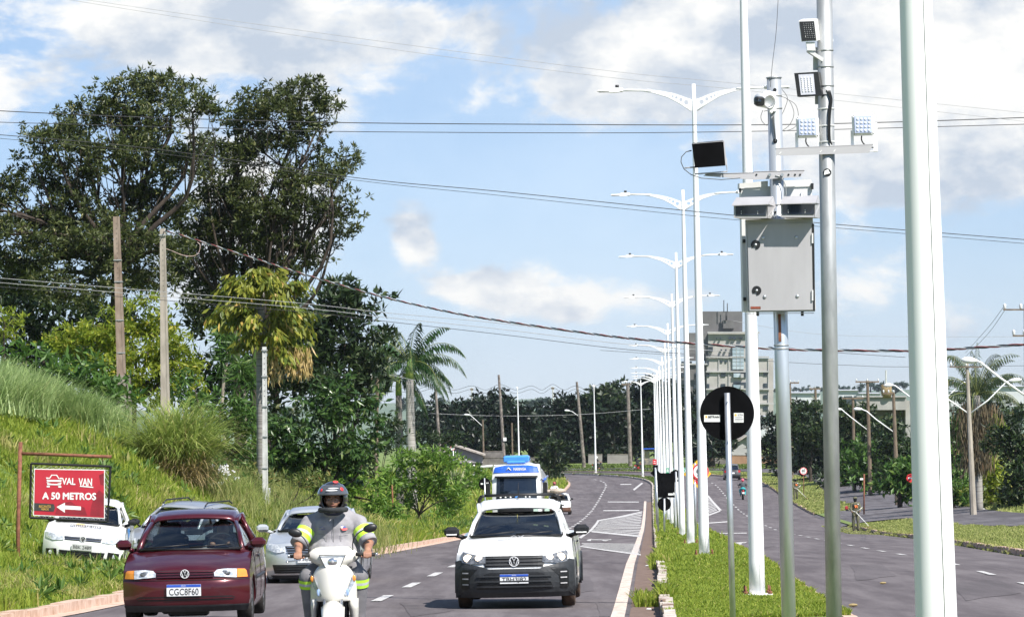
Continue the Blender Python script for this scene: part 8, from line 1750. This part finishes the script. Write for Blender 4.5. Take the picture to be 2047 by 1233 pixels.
for o in decal(c, 'fog_pocket', [(.50, .27), (.72, .29), (.74, .42), (.52, .44)], .010, m_blk2, both=True):
    s = 1 if max(v.co.x for v in o.data.vertices) > 0 else -1; b = MB().mat(m_lens); b.ell((s * .63, c.front(.63, .35) - .015, .355), (.045, .01, .045)); b.build('fog_lamp', None, o)
plate(c, 0, .50, 'BBK 2489', .42, .12, m_plg, blue=False)
b = MB().mat(m_ink); M_ = Matrix.Translation((0, .55, .905)) @ Matrix.Rotation(R(-66), 4, 'X'); text(b, 'umuarama', .62, .10, M_); b.mat(m_orng); b.box((-.12, .68, .935), (.16, .05, .004), M=Matrix.Rotation(R(12), 3, 'X')); b.mat(m_refl); b.box((.06, .68, .935), (.16, .05, .004), M=Matrix.Rotation(R(12), 3, 'X')); b.build('hood_lettering', None, c.t)
b = MB().mat(mk('stripe_blue', (.05, .25, .68), (.07, .3, .75), rough=.3)); b.grid([[Vector((c.wid(y, z) + .004, y, z)) for z in (.62 + .25 * (y - 1.1), .9)] for y in np.linspace(1.05, 1.9, 6)]); b.build('door_stripe', None, c.t)
# ---------------- parked silver wagon
g = GX(308, 95)
wag = dict(mar); wag.update(W=1.68, L=4.2, H=1.50, paint=m_pgrey, glass=g_tint, gside=g_dark, mirmat=m_black, k=.3, roof_rear=(.52, 3.6, 1.42), rw0=(.62, 3.95, 1.0), ws1=(.55, 1.7, 1.40), rear=[(4.1, .3), (4.19, .45), (4.18, .65), (4.12, .93)], belt=[(1.4, .95), (2.2, .96), (3.2, .97), (3.98, .96)], yr=3.2, mir=(1.03, .88, 1.1))
c = make_car('station_wagon', 'silver wagon with black roof rails parked behind the maroon hatchback', 'car', (g.x, 94, g.z - .28), R(-17), wag, roll=R(5))
for s in (-1, 1):
    b = MB().mat(m_black); b.tube([(s * .50, 1.8, 1.45), (s * .50, 1.95, 1.52), (s * .50, 3.3, 1.53), (s * .50, 3.5, 1.46)], .018, 6); b.build('roof_rail', None, c.t)
b = MB().mat(m_black); b.tube([(0, 2.2, 1.50), (.02, 2.35, 1.62)], .006, 5); b.build('antenna', None, c.t)
for o in decal(c, 'headlight', [(.42, .62), (.66, .60), (.78, .63), (.78, .74), (.46, .72)], .018, m_lens, both=True): pass
decal(c, 'grille', rect(-.38, .62, .38, .71), .012, m_blk2); decal(c, 'bumper', [(-.80, .24), (.80, .24), (.80, .5), (-.80, .5)], .016, m_plas)
# ---------------- small white car behind the truck
g = GX(1117, 281); sm = dict(mar); sm.update(W=1.62, paint=m_pwh, glass=g_tint, gside=g_dark, mirmat=m_black, interior=False, mir=(1.02, .86, 1.04))
c = make_car('compact_car', 'small white car with one bright headlight and a sack on its roof behind the truck', 'car', (g.x, 281, zroad([g.x], [281])[0]), R(-2), sm)
for o in decal(c, 'headlight', rect(.42, .60, .70, .72), .02, m_lit, both=True): pass
decal(c, 'grille', rect(-.36, .60, .36, .70), .012, m_blk2); decal(c, 'bumper', rect(-.79, .19, .79, .5), .016, mk('bumper_brown', (.10, .05, .03), (.16, .08, .05)))
sk = thing('cargo_sack', 'beige bundle lying on the roof of the small white car', 'sack', (g.x - .12, 282.4, zroad([g.x], [282])[0] + 1.44)); b = MB().mat(mk('sack_beige', (.35, .28, .22), (.5, .42, .34), scale=4, rough=.95)); b.ell((.1, 0, .13), (.55, .6, .18)); b.ell((-.45, .2, .1), (.3, .4, .14)); b.build('bundle', None, sk)
# ---------------- grey car going away on the right
g = GX(1466, 430); bs = dict(mar); bs.update(W=1.74, L=4.3, H=1.62, paint=m_pdk, glass=g_dark, gside=g_dark, mirmat=m_pdk, roof_rear=(.55, 3.6, 1.52), rw0=(.66, 4.05, 1.05), ws1=(.57, 1.7, 1.52), rear=[(4.2, .3), (4.29, .45), (4.28, .7), (4.2, 1.0)], belt=[(1.4, .98), (2.2, 1.0), (3.2, 1.02), (4.05, 1.02)], yr=3.3, interior=False, zb=1.0)
zz_ = zroad([g.x], [430])[0]; c = make_car('small_suv', 'dark grey car seen from behind driving away in the right carriageway', 'car', (g.x, 434.3, zz_), R(180 - 1), bs)
for o in decal(c, 'tail_lamp', rect(.60, .78, .80, 1.0), .02, m_tail, rear=True, both=True): pass
decal(c, 'number_plate', rect(-.22, .66, .22, .80), .02, m_pl, rear=True); decal(c, 'bumper', rect(-.80, .3, .80, .55), .02, m_plas, rear=True)

# ---------------- tanker truck
g = GX(1034, 212); zt_ = zroad([g.x], [212])[0]; t = thing('tanker_truck', 'white and blue tanker truck with a blue roof box behind the white pickup', 'truck', (g.x, 212, zt_), R(-2.5))
m_tb = paint('paint_blue', (.02, .10, .55), (.03, .13, .62)); m_tb2 = paint('paint_light_blue', (.05, .26, .70), (.07, .30, .76), rough=.5)
cab = Car(); 
def cfront(x, z): return float(np.interp(z, [.4, 1.2, 1.9, 2.75, 3.15, 3.3], [.0, .0, .03, .22, .36, .7])) + .22 * (abs(x) / 1.22) ** 3.5
cab.front = cfront; cab.t = t
b = MB().mat(m_pwh); rows = [[Vector((u * (1.22 - .10 * max(0, (z - 2.6) / .7)), cfront(u * 1.22, z), z)) for u in np.linspace(-1, 1, 17)] for z in np.linspace(.45, 3.25, 18)]; b.grid(rows)
for s in (-1, 1): b.grid([[Vector((s * (1.22 - .10 * max(0, (z - 2.6) / .7)), y if y > 1 else cfront(1.22, z), z)) for y in (.2, 2.1)] for z in np.linspace(.45, 3.25, 10)])
b.grid([[Vector((u * 1.12, y, 3.25 - .05 * u * u + .03 * (y > .8))) for u in np.linspace(-1, 1, 9)] for y in (.62, 1.2, 2.1)]); b.add([(-1.2, 2.1, .45), (1.2, 2.1, .45), (1.1, 2.1, 3.2), (-1.1, 2.1, 3.2)], [(0, 1, 2, 3)], False); b.build('cab', None, t)
decal(cab, 'windscreen', [(-1.02, 1.55), (1.02, 1.55), (.98, 2.62), (-.98, 2.62)], .012, m_darkglass, res=.2); decal(cab, 'visor_panel', [(-1.14, 2.86), (1.14, 2.86), (1.06, 3.14), (.6, 3.22), (-.6, 3.22), (-1.06, 3.14)], .03, m_tb, res=.2); decal(cab, 'sun_visor', [(-1.08, 2.62), (1.08, 2.62), (1.06, 2.70), (-1.06, 2.70)], .16, m_blk2, res=.2)
b = MB().mat(m_signw); M_ = Matrix.Translation((.18, cfront(.2, 3.02) - .06, 3.03)); text(b, 'MARINGA', .62, .13, M_, .006); b.tube([(-.5, cfront(.4, 3.0) - .05, 2.96), (-.38, cfront(.4, 3.0) - .05, 3.1), (-.26, cfront(.3, 3) - .05, 2.96)], .03, 4); b.mat(m_ink); text(b, 'TRANSPORTES', .8, .06, Matrix.Translation((0, cfront(0, 2.78) - .03, 2.78))); b.build('lettering', None, t)
decal(cab, 'front_grille', rect(-.95, .7, .95, 1.35), .02, m_blk2, res=.2); 
for o in decal(cab, 'headlight', rect(.8, .55, 1.12, .75), .03, m_lens, both=True): pass
b = MB().mat(m_tb2); b.box((0, 1.2, 3.52), (1.3, 1.3, .36), bev=.08); b.box((0, .75, 3.36), (.95, .5, .14), bev=.05); b.build('roof_box', None, t)
b = MB().mat(m_pwh); b.lathe([(0, 0), (.9, .05), (1.2, .25), (1.22, .5), (1.22, 7.6), (1.1, 7.9), (0, 8)], (0, 2.5, 2.05), 'Y', 28); b.build('tank', None, t); b = MB().mat(m_tb)
for s in (-1, 1): b.tube([(s * 1.23, 3.1, 2.35), (s * 1.23, 9.5, 2.5)], .06, 5)
b.build('tank_stripe', None, t)
for s in (-1, 1):
    b = MB().mat(m_black); b.box((s * 1.42, .25, 2.05), (.22, .15, .62), bev=.05); b.tube([(s * 1.2, .35, 2.5), (s * 1.42, .25, 2.42)], .025, 6); b.build('side_mirror', None, t)
b = MB().mat(m_stick)
for x in (-.8, -.55, -.3, .45, .65): b.ell((x, cfront(x, 1.62) - .03, 1.64), (.05, .02, .045), 8, 5)
b.mat(m_tb2); b.ell((.02, cfront(0, 1.62) - .03, 1.64), (.12, .02, .05), 8, 5); b.build('dash_items', None, t)
for (yc, s) in ((1.1, -1), (1.1, 1), (4.5, -1), (4.5, 1), (8.6, -1), (8.6, 1), (9.9, -1), (9.9, 1)): b = MB(); wheel_mb(b, (s * 1.08, yc, .5), .5, .3); b.build('wheel', None, t)
b = MB().mat(m_blk2); b.box((0, 5.5, .85), (.9, 9.5, .3)); b.box((0, .25, .42), (2.3, .3, .3), bev=.05); b.build('chassis', None, t)

# ---------------- blue canopy cart
g = GX(1299, 500); t = thing('food_cart', 'small cart with a flat blue canopy parked at the bend', 'food cart', g, R(8)); k = 500 / FPX
b = MB().mat(m_tb); hz_ = 2.35; b.box((0, 0, hz_), (1.75, 1.6, .12), bev=.03); b.build('canopy', None, t)
for x in (-.78, .78):
    for y in (-.7, .7): b = MB().mat(m_steelg); b.cyl((x, y, .5), (x, y, hz_), .03, None, 6); b.build('pole', None, t)
b = MB().mat(mk('cart_body', (.10, .10, .10), (.25, .22, .15), scale=3)); b.box((0, 0, .85), (1.5, 1.3, .75), bev=.05); b.build('counter', None, t)
b = MB().mat(mk('cart_cloth', (.45, .36, .12), (.35, .42, .30), scale=3)); b.box((-.25, .2, 1.65), (.6, .05, .9)); b.build('curtain', None, t)
for s in (-1, 1): b = MB(); wheel_mb(b, (s * .72, .1, .35), .35, .1); b.build('wheel', None, t)

# ---------------- red advertising sign on rusty frame
Yv = 79; g = GX(36, Yv); t = thing('advertising_sign', 'red hanging sign reading VAL VAN A 50 METROS on a rusty post', 'sign', g)
o_ = Vector(g); q = lambda x, y, dy=0: W(x, y, Yv + dy) - o_
b = MB().mat(m_rust); b.tube([Vector((0, 0, -.3)), q(36, 1060), q(41, 883)], .038, 8); b.tube([q(40, 906), q(223, 912.5)], .03, 8); b.build('post', None, t)
b = MB().mat(m_black)
for a, c_ in (((62, 926), (221, 932)), ((221, 932), (215, 1042)), ((215, 1042), (60, 1034)), ((60, 1034), (62, 926))): b.tube([q(*a), q(*c_)], .022, 4, smooth=False)
b.tube([q(76, 908), q(76, 927)], .006, 4); b.tube([q(205, 913), q(206, 931)], .008, 4); b.build('hanging_frame', None, t)
m_ban = mk('banner_red', (.42, .015, .035), (.50, .025, .045), scale=1.6, rough=.55); m_band = mk('banner_dark', (.15, .01, .02), (.30, .015, .03), scale=2.6, rough=.6, detail=6)
cs = [(70, 938), (208, 940), (208, 1034), (68, 1028)]; b = MB().mat(m_signw); f_ = [q(*p) for p in cs]
def bil(u, v, dy=0): return f_[0].lerp(f_[1], u).lerp(f_[3].lerp(f_[2], u), v) + Vector((0, dy, 0))
hexv = [bil(-.012, -.02), bil(1.012, -.02), bil(1.012, 1.02), bil(-.012, 1.02)]; b.add(hexv + [v + Vector((0, .006, 0)) for v in hexv], [(3, 2, 1, 0), (4, 5, 6, 7), (0, 1, 5, 4), (1, 2, 6, 5), (2, 3, 7, 6), (3, 0, 4, 7)], False)
b.mat(m_ban); b.add([bil(0, 0, -.004), bil(1, 0, -.004), bil(1, 1, -.004), bil(0, 1, -.004)], [(3, 2, 1, 0)], False); ban = b.build('banner', None, t)
exv = (f_[1] - f_[0]); wv = exv.length; exv.normalize(); ezv = (f_[0] - f_[3]); hv = ezv.length; ezv.normalize()
def tM(u, v, dy=-.008): M_ = Matrix((exv, Vector((0, 1, 0)), ezv)).transposed().to_4x4(); M_.translation = bil(u, v, dy); return M_
b = MB().mat(m_band)
for pts in ([(.93, .10), (1, .05), (1, .32), (.95, .30)], [(.86, .55), (.93, .42), (1, .50), (1, .98), (.80, .97), (.82, .75)], [(.35, .74), (.52, .68), (.60, .76), (.72, .80), (.76, .97), (.30, .97)]): b.add([bil(u, v, -.006) for u, v in pts], [tuple(range(len(pts)))[::-1]], False)
b.build('dirt_stain', None, ban)
b = MB().mat(m_signw); text(b, 'VAL', wv * .19, hv * .145, tM(.49, .245), .004); text(b, 'VAN', wv * .19, hv * .165, tM(.73, .255), .004); text(b, 'A 50 METROS', wv * .77, hv * .145, tM(.50, .565), .007)
b.add([bil(u, v, -.010) for u, v in [(.655, .33), (.845, .35), (.845, .375), (.65, .355)]], [(3, 2, 1, 0)], False)
b.add([bil(u, v, -.008) for u, v in [(.32, .81), (.44, .71), (.44, .77), (.67, .78), (.67, .86), (.44, .855), (.44, .93)]], [tuple(range(7))[::-1]], False)
for poly_ in ([(.20, .20), (.24, .105), (.32, .105), (.36, .20), (.345, .20), (.31, .125), (.25, .125), (.215, .20)], [(.17, .22), (.39, .22), (.38, .26), (.18, .26)], [(.17, .27), (.24, .29), (.18, .30)], [(.39, .27), (.32, .29), (.38, .30)], [(.18, .305), (.38, .305), (.375, .335), (.185, .335)], [(.175, .35), (.22, .35), (.22, .385), (.175, .385)], [(.34, .35), (.385, .35), (.385, .385), (.34, .385)], [(.16, .17), (.2, .17), (.2, .20), (.17, .20)], [(.36, .17), (.4, .17), (.39, .20), (.36, .20)]):
    b.add([bil(u, v, -.009) for u, v in poly_], [tuple(range(len(poly_)))[::-1]], False)
b.build('lettering', None, ban)
b = MB().mat(m_ink); b.add([bil(u, v, -.008) for u, v in [(0, .74), (.28, .75), (.30, .83), (.28, .915), (0, .91)]], [tuple(range(5))[::-1]], False); b.mat(m_orng); text(b, 'RECANTO', wv * .17, hv * .055, tM(.155, .81, -.010)); text(b, 'VERDE', wv * .11, hv * .045, tM(.155, .87, -.010)); b.build('corner_patch', None, ban)
b = MB().mat(m_signw)
z_ = []
for i in range(14): u = i / 13; z_ += [bil(u, 1.02), bil(min(1, u + .03), 1.02) + ezv * -.045]
for i in range(9): v = 1 - i / 8; z_ += [bil(1.01, v), bil(1.01, v) + exv * .07]
for i in range(13): u = 1 - i / 12; z_ += [bil(u, -.02), bil(u, -.02) + ezv * .05 - exv * .02]
for i in range(9): v = i / 8; z_ += [bil(-.01, v), bil(-.01, v) - exv * .05]
b.tube(z_, .003, 3, smooth=False)
b.build('lacing', None, ban)
# litter
rl = random.Random(8)
for (x, y, lab, s_, f) in [(1294, 1133, 'white scrap of litter in the gutter beside the median kerb', .05, zg), (1297, 1233 - 12, 'small white litter at the foot of the median kerb', .04, zg), (1471, 1146, 'white scrap lying on the median grass right of the round sign post', .04, zg), (846, 1076, 'crumpled silver wrapper on the left verge', .10, zg), (1965, 1018, 'white plastic scrap by the beige pole on the right verge', .14, zg), (1765, 1168, 'dry leaf lying on the right carriageway', .06, zroad), (1705, 1213, 'curled dry leaf near the median edge of the right carriageway', .07, zroad)]:
    g = G(x, y, f); g.z += .02; o = thing('litter', lab, 'litter', g); b = MB().mat(m_stick if 'leaf' not in lab else m_straw); b.ell((0, 0, .01), (s_, s_ * .7, s_ * .35), 7, 4, smooth=False); b.build('scrap', None, o)
